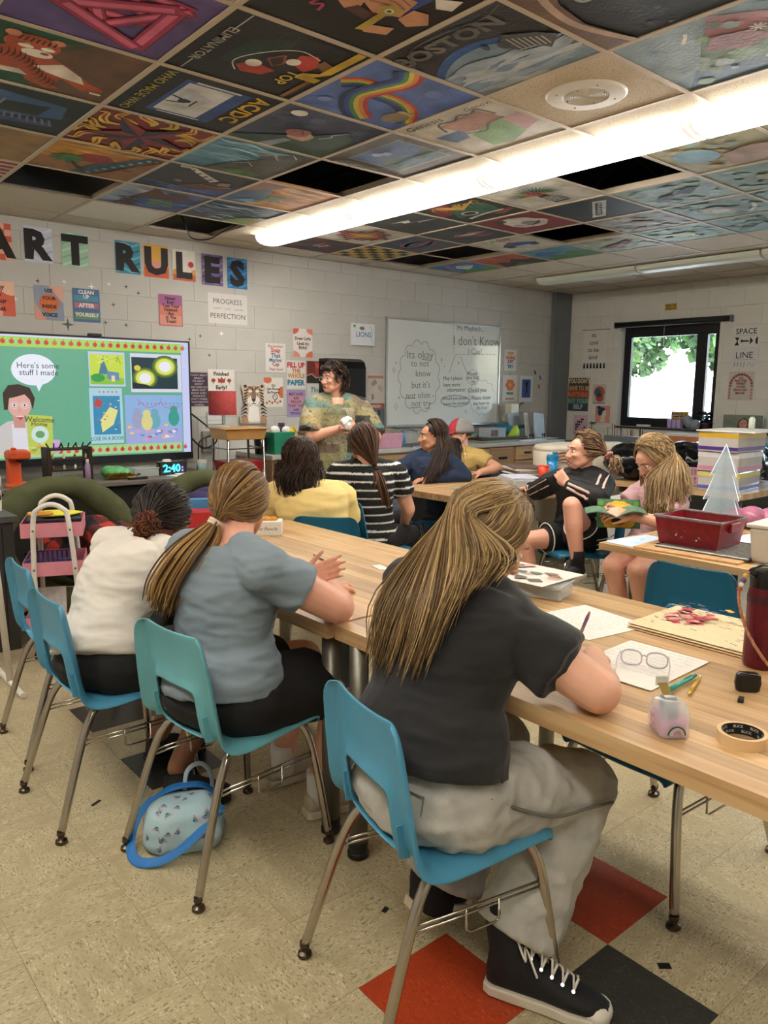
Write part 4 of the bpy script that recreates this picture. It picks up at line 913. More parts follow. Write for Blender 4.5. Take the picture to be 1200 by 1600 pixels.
def head_mesh(mb,H,neck,nr=.052):
 s=H.s
 def el(r,f,u,a,b,c):mb.ell(H.p(r,f,u),(a*s,b*s,c*s),H.M,20,14)
 el(0,-.012,.024,.072,.092,.090);el(0,.028,-.02,.060,.062,.078);el(0,.040,.032,.058,.048,.050)
 el(0,.058,-.086,.026,.022,.020);el(.028,.038,-.068,.026,.034,.026);el(-.028,.038,-.068,.026,.034,.026)
 mb.cap(H.p(.05,.0,-.045),H.p(.02,.05,-.088),.024*s,.020*s);mb.cap(H.p(-.05,.0,-.045),H.p(-.02,.05,-.088),.024*s,.020*s)
 mb.cap(H.p(0,.084,.012),H.p(0,.104,-.030),.0085*s,.0125*s);el(.011,.094,-.034,.009,.010,.008);el(-.011,.094,-.034,.009,.010,.008)
 el(0,.084,-.060,.020,.012,.012);el(.034,.066,-.02,.022,.022,.018);el(-.034,.066,-.02,.022,.022,.018);el(0,.079,.028,.046,.014,.009)
 for sg in(1,-1):mb.ell(H.p(.074*sg,-.012,-.010),(.009*s,.020*s,.032*s),H.M@Matrix.Rotation(.3*sg,3,'Z'),10,8)
 mb.cap(H.p(0,-.022,-.055),neck,nr*s,nr*1.12)
def face_parts(H,root,lip=LIP,brow=None,open_=False):
 s=H.s
 for sg in(1,-1):
  m=MB();m.ell(H.p(.030*sg,.0755,.004),(.0125*s,.0095*s,.0075*s),H.M,12,8);e=m.build('eye',EYE,None,smooth=True)
  e.parent=root;e.matrix_parent_inverse=root.matrix_world.inverted()
  m=MB();m.ell(H.p(.030*sg,.0835,.004),(.0055*s,.003*s,.0058*s),H.M,10,6);i=m.build('iris',IRIS,e,smooth=True);i.matrix_parent_inverse=e.matrix_world.inverted()
  m=MB();m.tube([H.p(.014*sg,.094,.026),H.p(.03*sg,.091,.031),H.p(.048*sg,.078,.026)],[.0028*s,.0034*s,.0015*s],6);b=m.build('eyebrow',brow or IRIS,None,smooth=True);b.parent=root;b.matrix_parent_inverse=root.matrix_world.inverted()
 m=MB();m.ell(H.p(0,.0925,-.057),(.021*s,.007*s,.0045*s),H.M,14,8);m.ell(H.p(0,.0925,-.065),(.018*s,.007*s,.005*s),H.M,14,8)
 b=m.build('lips',lip,None,smooth=True);b.parent=root;b.matrix_parent_inverse=root.matrix_world.inverted()
def hand(mb,wrist,d,nrm,side,curl=(.3,.35,.4,.45),spread=.10,thumb=(.5,.4),s=1.0):
 """wrist point, direction of the fingers, normal of the back of the hand, side +1 when the thumb leaves towards d x nrm"""
 w=Vector(wrist);d=Vector(d).normalized();n=Vector(nrm);n=(n-d*n.dot(d)).normalized();t=d.cross(n)*side
 k=w+d*.085*s
 for i in range(4):
  off=(1.5-i)*.019*s
  mb.cap(w+d*.012*s+t*off*.7,k+t*off,.0135*s,.0125*s,10)
 L=[(.040,.024,.019),(.044,.027,.020),(.041,.025,.019),(.032,.020,.017)]
 for i in range(4):
  off=(1.5-i)*.020*s;a=(1.5-i)*spread;p=k+t*off;dd=(d*math.cos(a)+t*math.sin(a)).normalized()
  for j in range(3):
   c=curl[i]*(1.0 if j else.8);ax=t
   dd=(Matrix.Rotation(-c*side if False else 0,3,ax)@dd)
   dd=(dd*math.cos(c)-n*math.sin(c)).normalized() if j==0 else dd
   if j:
    pn=(n-dd*n.dot(dd)).normalized();dd=(dd*math.cos(c)-pn*math.sin(c)).normalized()
   q=p+dd*L[i][j]*s;r0=(.0092-.0009*j-(.001 if i==3 else 0))*s
   mb.cap(p,q,r0,r0-.0008*s,8);p=q
 p=w+d*.020*s+t*.026*s-n*.006*s;dd=(d*math.cos(thumb[0])+t*math.sin(thumb[0])*1.0-n*.25).normalized()
 for j,LL in enumerate((.042,.030,.024)):
  q=p+dd*LL*s;mb.cap(p,q,(.0135-.002*j)*s,(.0115-.002*j)*s,8);p=q
  dd=(dd-t*thumb[1]*.5-n*.12).normalized()
def arm(mb,sh,el,wr,r=(.050,.041,.039,.027)):
 mb.cap(sh,el,r[0],r[1]);mb.cap(el,wr,r[2],r[3])
 e,w_=Vector(el),Vector(wr);mb.cap(e+(w_-e)*.15,e+(w_-e)*.5,r[2]*1.04,r[3]*1.2)
def torso_st(hip,neck,sv_h,sv_n,fwd,bend=.0,k=1.0,dims=None,belly=0.0):
 """elliptical stations from seat to neck"""
 hip,neck=Vector(hip),Vector(neck);fwd=Vector(fwd).normalized()
 c=catmull([hip-(neck-hip)*.08,hip+(neck-hip)*.33-fwd*bend,hip+(neck-hip)*.68-fwd*bend*1.1,neck],4)
 dims=dims or[(.150,.115),(.158,.118),(.155,.112),(.147,.104),(.138,.098),(.136,.096),(.140,.098),(.148,.102),(.156,.106),(.162,.104),(.160,.092),(.128,.074),(.062,.056)]
 out=[];n=len(c)
 for i,p in enumerate(c):
  t=i/(n-1);s=(Vector(sv_h)*(1-t)+Vector(sv_n)*t).normalized()
  d=(c[min(i+1,n-1)]-c[max(i-1,0)]).normalized();y=d.cross(s).normalized();x=y.cross(d).normalized()
  a,b=dims[min(len(dims)-1,round(t*(len(dims)-1)))]
  out.append((p,x*a*k,y*b*k))
 return out
def grow(st,e,i0=0,i1=None):return[(c,X*(1+e/X.length),Y*(1+e/Y.length)) for c,X,Y in st[i0:i1]]
def child(mb,name,mt,root,smooth=True,**kw):
 o=mb.build(name,mt,None,smooth=smooth,**kw);o.parent=root;o.matrix_parent_inverse=root.matrix_world.inverted();return o
def hair_mat(name):return mat(name,(1,1,1),rough=.42,var=.12,scale=60,attr='Col')
HAIR=hair_mat('hair_strands');HAIR.node_tree.nodes['Principled BSDF'].inputs['Specular IOR Level'].default_value=.28
def slerp(a,b,t):
 a=Vector(a).normalized();b=Vector(b).normalized();w_=math.acos(max(-1,min(1,a.dot(b))))
 if w_<1e-4:return a
 return(a*math.sin((1-t)*w_)+b*math.sin(t*w_))/math.sin(w_)
def hpath(H,dirs,off,q,n=2):
 out=[]
 for a,b in zip(dirs,dirs[1:]):
  for k in range(n):out.append(H.skull(slerp(a,b,k/n),off+.003*q.random()))
 out.append(H.skull(dirs[-1],off));return out
def lock(mb,pts,r,cols,q,n=5,flat=.6,sm=3):
 P=catmull(pts,sm);k=len(P);c=q.choice(cols);g=q.uniform(.88,1.12)
 rs=[r*(.55+.45*math.sin(math.pi*min(1,.15+i/k*.9))) if i<k-1 else r*.12 for i in range(k)]
 mb.tube(P,rs,n,col=tuple(v*g for v in c),flat=flat)
def scalp_cap(H,root,col,name='hair',off=.003,fr=.62,low=-.55,q=None,mb=None):
 """under-layer that covers the hair-bearing part of the skull"""
 mb=mb or MB();nu,nv=28,16;vs=[];ok=[]
 for i in range(nv+1):
  for j in range(nu):
   t=math.pi*i/nv;a=2*math.pi*j/nu;d=Vector((math.sin(t)*math.cos(a),math.sin(t)*math.sin(a),math.cos(t)))
   vs.append(H.skull(d,off));ok.append((d.y<fr-.35*abs(d.x)*0 or d.z>.62) and d.z>low-.0*d.y and not(d.y>.30 and d.z<.10) and not(d.y>.1 and d.z<-.15))
 fs=[]
 for i in range(nv):
  for j in range(nu):
   f=(i*nu+j,(i+1)*nu+j,(i+1)*nu+(j+1)%nu,i*nu+(j+1)%nu)
   if sum(ok[k] for k in f)>=3:fs.append(f)
 mb.add(vs,fs,col);return mb
def shoe(root,heel,toe,up=(0,0,1),w_=.045,h=.075,sole='e4e0d8',upper='2a2a2c',high=False,name='shoe',toecap=None,laces=None):
 heel,toe=Vector(heel),Vector(toe);d=(toe-heel);L=d.length;d.normalize();u=Vector(up);u=(u-d*u.dot(d)).normalized();s=d.cross(u)
 T=Matrix((s,d,u)).transposed().to_4x4();T.translation=heel
 prof=[(.0,.55,.9),(.06,.8,1),(.25,.84,1),(.5,.86,.9),(.72,1.0,.62),(.88,.92,.48),(1.0,.45,.34)]
 m=MB();m.T=T
 out=[(w_*a*sg,L*t) for sg in(1,) for t,a,_ in prof]+[(-w_*a,L*t) for t,a,_ in reversed(prof)]
 m.prism(out,0,.026);so=child(m,'sole',mat('sole_'+sole,sole,rough=.6),root,smooth=False,bevel=.004);
 m=MB();m.T=T
 st=[((0,L*t*.97+.006,.024+h*z*.36),(w_*a*.95,0,0),(0,0,h*z*.5)) for t,a,z in prof]
 m.loft(st,16)
 if high:m.cap((0,L*.20,.07),(0,L*.15,.20),.046,.052);m.cap((0,L*.45,.05),(0,L*.2,.12),.034,.044);
 o=union(name,m,mat('upper_'+upper,upper,rough=.75,bump=.2,bscale=200),root,.006,3);so.parent=o;so.matrix_parent_inverse=Matrix()
 so.matrix_parent_inverse=o.matrix_world.inverted()
 if toecap:
  m=MB();m.T=T;m.ell((0,L*.90,.030),(w_*.93,L*.12,.026),None,14,8);c=m.build('toe_cap',mat('toe_'+toecap,toecap,rough=.5),o,smooth=True);c.matrix_parent_inverse=o.matrix_world.inverted()
 if laces:
  m=MB();m.T=T;k=6
  for i in range(k):
   t=.30+i*.085;x=.024;zz=lambda tt:float(np.interp(tt,[.2,.3,.45,.6,.75,.9],[.185,.150,.112,.092,.076,.06]))-(0 if high else.035);z=zz(t)
   m.tube([(-x,L*t,z),(0,L*t+.006,z+.012),(x,L*t,z)],.0032,5)
   if i<k-1:m.tube([(-x,L*t,z),(0,L*t+.02,z+.010),(x,L*(t+.085),zz(t+.085))],.0028,5)
  for sg in(1,-1):m.tube(catmull([(0,L*.29,.168),(.03*sg,L*.27,.175),(.05*sg,L*.36,.135),(.02*sg,L*.33,.150),(.055*sg,L*.46,.105)],4),.003,5)
  c=m.build('laces',mat('lace_white','ddd8ce',rough=.8),o,smooth=True);c.matrix_parent_inverse=o.matrix_world.inverted()
  m=MB();m.T=T
  for i in range(k):
   for sg in(1,-1):m.lathe([(.0015,.001),(.0045,.001),(.0045,-.001),(.0015,-.001)],(sg*.028,L*(.30+i*.085),zz(.30+i*.085)-.001),8,R=Matrix.Rotation(sg*.7,3,'Y'))
  c=m.build('eyelets',mat('eyelet_metal','c8c4bc',rough=.3,metal=.8),o);c.matrix_parent_inverse=o.matrix_world.inverted();tag(c,kind='stuff')
 return o
 # ================================================================ the girl in the black T-shirt
TEE=mat('black_cotton','1b1b1c',rough=.85,var=.10,scale=8,sheen=.15,bump=.15,bscale=420)
DENIM=mat('grey_denim',(1,1,1),rough=.85,var=.16,scale=14,attr='Col',bump=.35,bscale=420)
GREYT=mat('slate_cotton','76838c',rough=.85,var=.05,scale=8,bump=.12,bscale=420)
CREAM=mat('cream_cotton','cec8bd',rough=.85,var=.05,scale=8,bump=.12,bscale=420)
BLKS=mat('black_shorts_cloth','121214',rough=.8,var=.15,scale=8,bump=.12,bscale=420)
def person_root(loc,label):return empty('person',loc,0,label,'person')
def seated_legs(mb,hips,knees,ankles,r=(.085,.062,.055,.036)):
 for h,k,a in zip(hips,knees,ankles):mb.cap(h,k,r[0],r[1]);mb.cap(k,a,r[2],r[3]);
def black_tee_girl():
 root=person_root((1.22,1.24,0),'girl in a black T-shirt and pale jeans writing, long streaked blonde hair down her back')
 H=Head((1.462,1.312,1.078),(.80,-.28,-.50),(0,0,1),1.10)
 neck=V(1.385,1.29,.985);hip=V(1.195,1.245,.535)
 shR,elR,wrR=V(1.360,1.130,.898),V(1.425,.935,.797),V(1.640,1.095,.783)
 shL,elL,wrL=V(1.36,1.49,.935),V(1.48,1.60,.79),V(1.70,1.46,.77)
 sv=(-.10,-1,0)
 st=torso_st(hip,neck,sv,(.02,-1,0),(1,-.1,0),bend=.03,k=1.22)
 m=MB();m.loft(grow(st,-.015),24);head_mesh(m,H,neck+V(0,0,.0),.056)
 m.cap(neck,shR,.055,.06);m.cap(neck,shL,.055,.06)
 arm(m,shR,elR,wrR,(.062,.052,.052,.031));arm(m,shL,elL,wrL,(.062,.05,.048,.03))
 hand(m,wrR,(.72,.62,-.15),(.15,.10,1),+1,curl=(.75,.85,.95,1.0),spread=.04,thumb=(.5,.7),s=.95)
 hand(m,wrL,(.7,-.6,-.05),(0,0,1),-1,curl=(.15,.2,.2,.25),s=.95)
 hipR,hipL=V(1.22,1.135,.525),V(1.21,1.345,.525);knR,knL=V(1.595,1.075,.465),V(1.60,1.36,.475);anR,anL=V(1.345,1.085,.115),V(1.36,1.36,.10)
 seated_legs(m,(hipR,hipL),(knR,knL),(anR,anL))
 union('body',m,SK_F,root,.006,4)
 m=MB();s2=grow(st,.018,2,-1);s2=[(c,X*(1.10 if i<3 else 1.0),Y*(1.10 if i<3 else 1)) for i,(c,X,Y) in enumerate(s2)]
 m.loft(s2,28);m.loft([(neck+V(-.03,0,-.03),V(0,.115,0),V(.07,0,.04)),(neck+V(0,0,.012),V(0,.075,0),V(.066,0,.03))],20)
 for sh,el,q in((shR,elR,.60),(shL,elL,.66)):
  m.cap(neck+(sh-neck)*.35,sh,.070,.080);d=(el-sh);m.cap(sh,sh+d*.40,.079,.079);e=sh+d*q;
  x,y,z=frame(d);m.loft([(sh+d*.05,x*.078,y*.078),(sh+d*.4,x*.080,y*.082),(e,x*.086,y*.087)],20)
 union('t_shirt',m,TEE,root,.007,5,wr=[(.007,4.5,(.8,.6,2.8)),(.0035,12,(.8,.7,2.4))])
 m=MB();lo=[(hip+V(-.0,0,-.075),V(0,.175,0),V(.135,0,0)),(hip+V(-.005,0,-.02),V(.02,.200,0),V(.15,0,0)),(hip+V(.006,0,.06),V(.02,.182,0),V(.130,0,0)),(hip+V(.022,0,.12),V(.02,.168,0),V(.114,0,.01))]
 m.loft(lo,24)
 for h,k,a in((hipR,knR,anR),(hipL,knL,anL)):
  m.cap(h+V(-.02,0,-.005),h+(k-h)*.5+V(0,0,.004),.112,.104);m.cap(h+(k-h)*.5,k+V(-.01,0,-.005),.102,.086)
  d=a-k;x,y,z=frame(d,(0,1,0));side=V(0,1,0);fw=side.cross(d).normalized()
  m.loft([(k+d*.0+V(-.01,0,0),side*.080,fw*.080),(k+d*.22,side*.086,fw*.088),(k+d*.55,side*.088,fw*.104),(k+d*.84,side*.094,fw*.118),(k+d*.93,side*.098,fw*.124)],22)
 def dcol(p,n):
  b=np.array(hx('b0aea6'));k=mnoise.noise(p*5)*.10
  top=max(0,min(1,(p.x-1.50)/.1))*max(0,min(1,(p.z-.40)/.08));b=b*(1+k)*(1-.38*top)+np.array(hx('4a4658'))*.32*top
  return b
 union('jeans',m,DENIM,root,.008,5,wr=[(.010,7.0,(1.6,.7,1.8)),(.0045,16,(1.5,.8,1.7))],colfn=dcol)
 m=MB()
 ring=[]
 for j in range(40):
  a=2*math.pi*j/40;ring.append(hip+V(.016,0,.098)+V(.02,.176,0)*math.cos(a)+V(.124,0,.010)*math.sin(a))
 m.tube(ring,.018,6,closed=True,flat=.45);child(m,'waistband',mat('denim_band','8d897e',rough=.85,var=.15,scale=20,bump=.3,bscale=400),root)
 m=MB()
 for h,k in((hipR,knR),):
  P=catmull([h+V(-.03,-.100,.05),h+(k-h)*.35+V(.0,-.118,-.012),h+(k-h)*.7+V(0,-.110,-.014),k+V(-.01,-.096,-.014)],8);m.tube(P,.004,5)
 P=[hip+V(-.142,-.04,.05),hip+V(-.15,-.05,-.03),hip+V(-.135,-.12,-.03),hip+V(-.125,-.125,.05),hip+V(-.142,-.04,.05)];m.tube(P,.0022,5)
 child(m,'seam',mat('denim_seam','6f6b62',rough=.85),root)
 shoe(root,(1.30,1.125,.003),(1.43,.855,.003),w_=.047,h=.095,sole='cfc6b4',upper='17171a',high=True,toecap='d8d2c4',laces=True)
 shoe(root,(1.285,1.40,.06),(1.47,1.36,.004),up=(.25,0,1),w_=.045,h=.09,sole='cfc0a8',upper='141417',high=True,toecap='d8d2c4')
 for a in(anR,anL):m=MB();m.tube([a+V(-.01,0,-.05),a+V(.01,0,.03),a+V(.03,0,.12)],[.050,.050,.056],14);child(m,'sock',mat('sock_black','151517',rough=.9),root)
 face_parts(H,root,brow=mat('brow_brown','6a4a34',rough=.7))
 q=random.Random(3);cols=[hx(c) for c in('7a6142','8a6f49','9c8156','65503a','ac9064','705840','806848','58462f')]
 mb=scalp_cap(H,root,hx('6f5535'),off=.003,fr=.55,low=-.75)
 R_ends=onX(648,1052,1.175);
 ends=[onX(588,1010,1.12),onX(585,1040,1.13),onX(612,1052,1.135),onX(640,1058,1.135),onX(662,1050,1.14),onX(684,985,1.17),onX(706,950,1.195),onX(740,915,1.24),onX(775,893,1.30)]
 mids=[onX(606,925,1.185),onX(622,940,1.185),onX(650,940,1.19),onX(680,935,1.195),onX(705,920,1.21),onX(722,895,1.24),onX(742,875,1.27),onX(772,868,1.32),onX(800,868,1.37)]
 ne=len(ends)
 def interp(L,t):
  x=t*(ne-1);i=min(int(x),ne-2);return L[i].lerp(L[i+1],x-i)
 vs=[];K=10
 for side in(0,1):
  for i in range(K+1):
   t=i/K;d1=slerp((-.62+1.2*t,-.62,.35),(-.62+1.2*t,-.75,-.30),1)
   pts=catmull([H.skull((-.5+1.0*t,-.5,.7),.004),H.skull(d1,.006),interp(mids,t),interp(ends,t)],6)
   for p in pts:vs.append(p+V(.012 if side==0 else.0,0,-.004))
 n=len(pts);fs=[(i*n+j,(i+1)*n+j,(i+1)*n+j+1,i*n+j+1) for i in range(K) for j in range(n-1)]
 off=(K+1)*n;fs+=[tuple(off+a for a in reversed(f)) for f in fs]
 mb.add(vs,fs,hx('4d3a26'))
 for k in range(900):
  t=q.random();part=q.uniform(-.10,.10)
  r0=H.skull((part+(t-.5)*.35,.35+q.uniform(-.5,.25),.92),.010)
  a1=H.skull((-.70+1.45*t,.05-q.uniform(0,.4),.62),.012+q.uniform(0,.006));a2=H.skull((-.72+1.38*t,-.66,.02),.014+q.uniform(0,.008))
  j1=V(q.gauss(0,.008),q.gauss(0,.010),q.gauss(0,.006));m1=interp(mids,t)+j1-V(.012,0,-.006)*q.uniform(.2,1.8);e=interp(ends,t)+j1*1.3+(interp(ends,t)-interp(mids,t))*q.uniform(-.45,.10)-V(.010,0,0)*q.uniform(0,1.6)
  c=cols if.0<t<.8 else cols[:5]
  lock(mb,hpath(H,[V((part+(t-.5)*.35),.35+q.uniform(-.5,.25),.92),V(-.70+1.45*t,.05-q.uniform(0,.4),.62),V(-.72+1.38*t,-.66,.02)],.012+q.uniform(0,.006),q)+[m1,e],q.uniform(.0016,.0038),c,q,4,.7,4)
 for k in range(460):
  y=q.uniform(-.55,.52);dirs=[V(q.uniform(-.08,.12),y*.75,.93),V(.78,y*.85,.52),V(.98,y-.12,.02),V(.86,y-.50,-.50)]
  t=(y+.55)/1.27;m1=interp(mids,.70+.30*t);e=interp(ends,.66+.34*t)+V(q.gauss(0,.006),q.gauss(0,.006),q.gauss(0,.006))
  lock(mb,hpath(H,dirs,.013+.004*q.random(),q)+[m1,e],q.uniform(.0018,.0038),cols,q,4,.7,3)
 o=child(mb,'hair',HAIR,root)
 return root
black_tee_girl()
# ================================================================ the girl in the grey T-shirt
def cotton_girl(root,H,neck,hip,sv_h,sv_n,fwd,arms,hands,hips,knees,ankles,k,skin,tee,short_mat,short_len=.62,hem=0,sleeve=.52,wr=None,colfn=None,bottom_wr=True,nr=.05,voxel=.007,bend=.02,cuff=.0,sl_r=1.0,long_pants=False,pants_name='shorts',ar=(.055,.046,.044,.029),hand_s=.95):
 st=torso_st(hip,neck,sv_h,sv_n,fwd,bend=bend,k=k)
 m=MB();m.loft(grow(st,-.014),24);head_mesh(m,H,neck,nr)
 for(sh,el,wr_) in arms:
  m.cap(neck,sh,.05,.055);arm(m,sh,el,wr_,ar)
 for hd in hands:hand(m,*hd[:4],**hd[4])
 seated_legs(m,hips,knees,ankles,(.085*k,.064*k**.5,.060,.040))
 union('body',m,skin,root,.006,4)
 m=MB();s2=grow(st,.014,1+hem,-1);m.loft([(c,X*(1.09 if i<3 else 1),Y*(1.13 if i<3 else 1)) for i,(c,X,Y) in enumerate(s2)],28)
 d=(neck-hip).normalized();sv=Vector(sv_n).normalized();fw=Vector(fwd).normalized()
 m.loft([(neck-d*.035,sv*.11,fw*.075),(neck+d*.012,sv*.072,fw*.064)],20)
 for(sh,el,wr_) in arms:
  m.cap(neck+(sh-neck)*.35,sh,.066*k**.5,.074*k**.5*sl_r);dd=el-sh;x,y,z=frame(dd)
  m.loft([(sh-dd*.02,x*.072*sl_r,y*.072*sl_r),(sh+dd*.35,x*.078*sl_r,y*.076*sl_r),(sh+dd*sleeve,x*.078*sl_r,y*.075*sl_r)],20)
 o=union('t_shirt',m,tee,root,voxel,5,wr=wr or[(.008,4.5,(.8,.7,3.0)),(.0045,13,(.7,.7,2.6))],colfn=colfn)
 m=MB();s=k
 m.loft([(hip+V(0,0,-.078),sv*.16*s,fw*.125*s),(hip+V(0,0,-.02),sv*.185*s,fw*.145*s),(hip+V(0,0,.05),sv*.160*s,fw*.118*s)],24)
 for h,kn,a in zip(hips,knees,ankles):
  e=h+(kn-h)*(short_len if not long_pants else 1.0);dd=(e-h).normalized();x,y,z=frame(dd)
  if long_pants:
   m.cap(h,kn,.098*s,.074);m.cap(kn,a+(kn-a)*.12,.072,.062)
  else:
   m.cap(h-dd*.02,h+(e-h)*.5,.100*s,.102*s);m.loft([(h+(e-h)*.3,x*.102*s,y*.100*s),(e,x*.104*s,y*.100*s)],20)
 union(pants_name,m,short_mat,root,.008,5,wr=[(.005,7,(1,1,1.2))])
 return st
def grey_tee_girl():
 root=person_root((1.11,2.06,0),'girl in a slate grey T-shirt and black shorts with a long honey-brown ponytail')
 H=Head((1.255,2.215,1.085),(.74,.66,-.10),s=1.06)
 neck=V(1.185,2.125,.965);hip=V(1.10,2.06,.535)
 arms=[(V(1.165,1.915,.925),V(1.355,1.815,.803),V(1.535,2.085,.776)),(V(1.13,2.33,.915),V(1.30,2.38,.79),V(1.50,2.22,.785))]
 hands=[(arms[0][2],(.75,.60,-.12),(-.1,.25,1),+1,dict(curl=(.35,.35,.4,.45),spread=.03,thumb=(.4,.4))),(arms[1][2],(.90,-.22,.25),(.25,.90,-.2),+1,dict(curl=(.30,.34,.38,.42),spread=.05,thumb=(.6,.1)))]
 hips=[V(1.13,1.955,.525),V(1.11,2.165,.525)];knees=[V(1.53,2.02,.475),V(1.53,2.26,.475)];ank=[V(1.43,2.02,.10),V(1.44,2.27,.10)]
 cotton_girl(root,H,neck,hip,(.04,-1,0),(.22,-.97,0),(1,.12,0),arms,hands,hips,knees,ank,1.20,SK_F2,GREYT,BLKS,short_len=.62,ar=(.062,.053,.053,.032))
 shoe(root,(1.375,2.03,.003),(1.60,1.985,.003),sole='c8bba4',upper='b4a894',w_=.045,h=.07,laces=True);shoe(root,(1.385,2.29,.003),(1.62,2.27,.003),sole='c8bba4',upper='b4a894',w_=.045,h=.07)
 for a in ank:
  m=MB();m.tube([a+V(0,0,-.05),a+V(0,0,.02),a+V(.002,0,.06)],[.042,.044,.046],14);child(m,'sock',mat('sock_white','d8d4cc',rough=.9,bump=.3,bscale=150),root)
 face_parts(H,root,brow=mat('brow_brown','6a4a34',rough=.7))
 q=random.Random(5);cols=[hx(c) for c in('6f5233','8a6a42','5a4229','9c7a4c','7a5c3a')]
 tie=onX(338,812,1.135);tdir=H.M.transposed()@(tie-H.c)
 mb=scalp_cap(H,root,hx('54402a'),off=.003,fr=.60,low=-.62)
 for k in range(420):
  a=q.uniform(0,2*math.pi);r=q.uniform(.25,1)
  d0=V(math.cos(a),.62-.55*(1-r)+q.uniform(-.1,.05)-.5*max(0,-math.sin(a)),math.sin(a)*.95+.05)
  if d0.z<-.45:continue
  p=[H.skull(slerp(d0,(tdir.x,tdir.y,tdir.z),t),.010+.004*q.random()) for t in(0,.3,.6,.85)]+[tie+V(q.gauss(0,.006),q.gauss(0,.006),q.gauss(0,.006))]
  lock(mb,p,q.uniform(.0022,.0042),cols,q,4,.7,3)
 tail=[tie,onX(322,838,1.10),onX(295,872,1.03),onX(268,915,.985),onX(255,950,.965)]
 for k in range(330):
  a,b=q.gauss(0,1),q.gauss(0,1);L=q.uniform(.62,1.06)
  w_=[.006,.026,.040,.044,.038];P=[c+V(.3*a,-.75*a,0)*w_[i]*.8+V(.6,.2,-.5).normalized()*w_[i]*b*.55 for i,c in enumerate(tail)]
  P[-1]=P[-2].lerp(P[-1],L*1.15)+V(0,q.gauss(0,.006),q.gauss(0,.01));lock(mb,P,q.uniform(.0024,.0046),cols+[hx('b08a54')],q,4,.7,5)
 child(mb,'hair',HAIR,root)
 m=MB();dt=(tail[1]-tail[0]).normalized();x,y,z=frame(dt)
 for j in range(3):m.tube([tie+dt*(.004+.006*j)+(x*math.cos(i*.449)+y*math.sin(i*.449))*.019 for i in range(14)],.0042,7,closed=True)
 child(m,'hair_tie',mat('hair_tie_cream','d6c3ac',rough=.8),root)
 return root
grey_tee_girl()
# ================================================================ the girl in the white T-shirt
def white_tee_girl():
 root=person_root((.95,2.6,0),'girl in a plain white T-shirt with dark hair in a curly auburn bun')
 H=Head((1.250,2.80,.950),(.88,.42,-.20),s=1.06)
 neck=V(1.145,2.725,.865);hip=V(.925,2.60,.53)
 arms=[(V(1.17,2.535,.835),V(1.40,2.50,.79),V(1.58,2.66,.77)),(V(1.08,2.90,.845),V(1.36,2.98,.79),V(1.56,2.86,.77))]
 hands=[(arms[0][2],(.7,.6,-.1),(0,0,1),+1,dict(curl=(.3,.3,.3,.3))),(arms[1][2],(.8,-.5,-.1),(0,0,1),-1,dict(curl=(.3,.3,.3,.3)))]
 hips=[V(.95,2.50,.52),V(.95,2.70,.52)];knees=[V(1.36,2.50,.475),V(1.36,2.74,.475)];ank=[V(1.10,2.42,.12),V(1.16,2.72,.12)]
 cotton_girl(root,H,neck,hip,(.0,-1,0),(.18,-.98,0),(1,.1,0),arms,hands,hips,knees,ank,1.12,SK_B,CREAM,BLKS,short_len=1.0,long_pants=False,bend=.045)
 shoe(root,(1.02,2.40,.02),(1.24,2.30,.003),sole='141414',upper='161515',w_=.048,h=.09);shoe(root,(1.10,2.72,.02),(1.34,2.70,.003),sole='141414',upper='161515',w_=.048,h=.09)
 face_parts(H,root,brow=mat('brow_black','1e1512',rough=.7))
 q=random.Random(9);cols=[hx(c) for c in('1d1614','2a1f1b','33251f','16110f')];red=[hx(c) for c in('5a2f1c','6d3a22','48261a','7d4428')]
 bun=onX(228,822,1.125);td=H.M.transposed()@(bun-H.c)
 mb=scalp_cap(H,root,hx('1a1412'),off=.003,fr=.60,low=-.60)
 for k in range(360):
  a=q.uniform(0,2*math.pi);d0=V(math.cos(a),.60+q.uniform(-.5,.05)-.4*max(0,-math.sin(a)),math.sin(a)*.95+.08)
  if d0.z<-.42:continue
  p=[H.skull(slerp(d0,td,t),.016+.006*q.random()+.004*math.sin(t*9+k)) for t in(0,.3,.55,.8)]+[bun+V(q.gauss(0,.008),q.gauss(0,.008),q.gauss(0,.008))]
  lock(mb,p,q.uniform(.003,.005),cols,q,4,.7,4)
 mb.ell(bun,(.040,.040,.044),None,14,10,col=hx('3a2117'))
 for k in range(230):
  d=V(q.gauss(0,1),q.gauss(0,1),q.gauss(0,1)).normalized();c=bun+d*q.uniform(.022,.040);ax=V(q.gauss(0,1),q.gauss(0,1),q.gauss(0,1)).normalized();x,y,z=frame(ax);r=q.uniform(.010,.018)
  P=[c+(x*math.cos(t)+y*math.sin(t))*r+z*.005*t for t in np.linspace(0,5.5,9)];mb.tube(P,.0019,4,col=tuple(v*q.uniform(.8,1.3) for v in q.choice(red)))
 for k in range(26):
  p0=bun+V(q.gauss(0,.02),q.gauss(0,.02),-.02);P=[p0+V(.006*math.sin(i*1.7+k),.006*math.cos(i*1.7+k),-.010*i) for i in range(q.randint(4,9))];mb.tube(P,.0016,4,col=q.choice(red))
 child(mb,'hair',HAIR,root)
 return root
white_tee_girl()
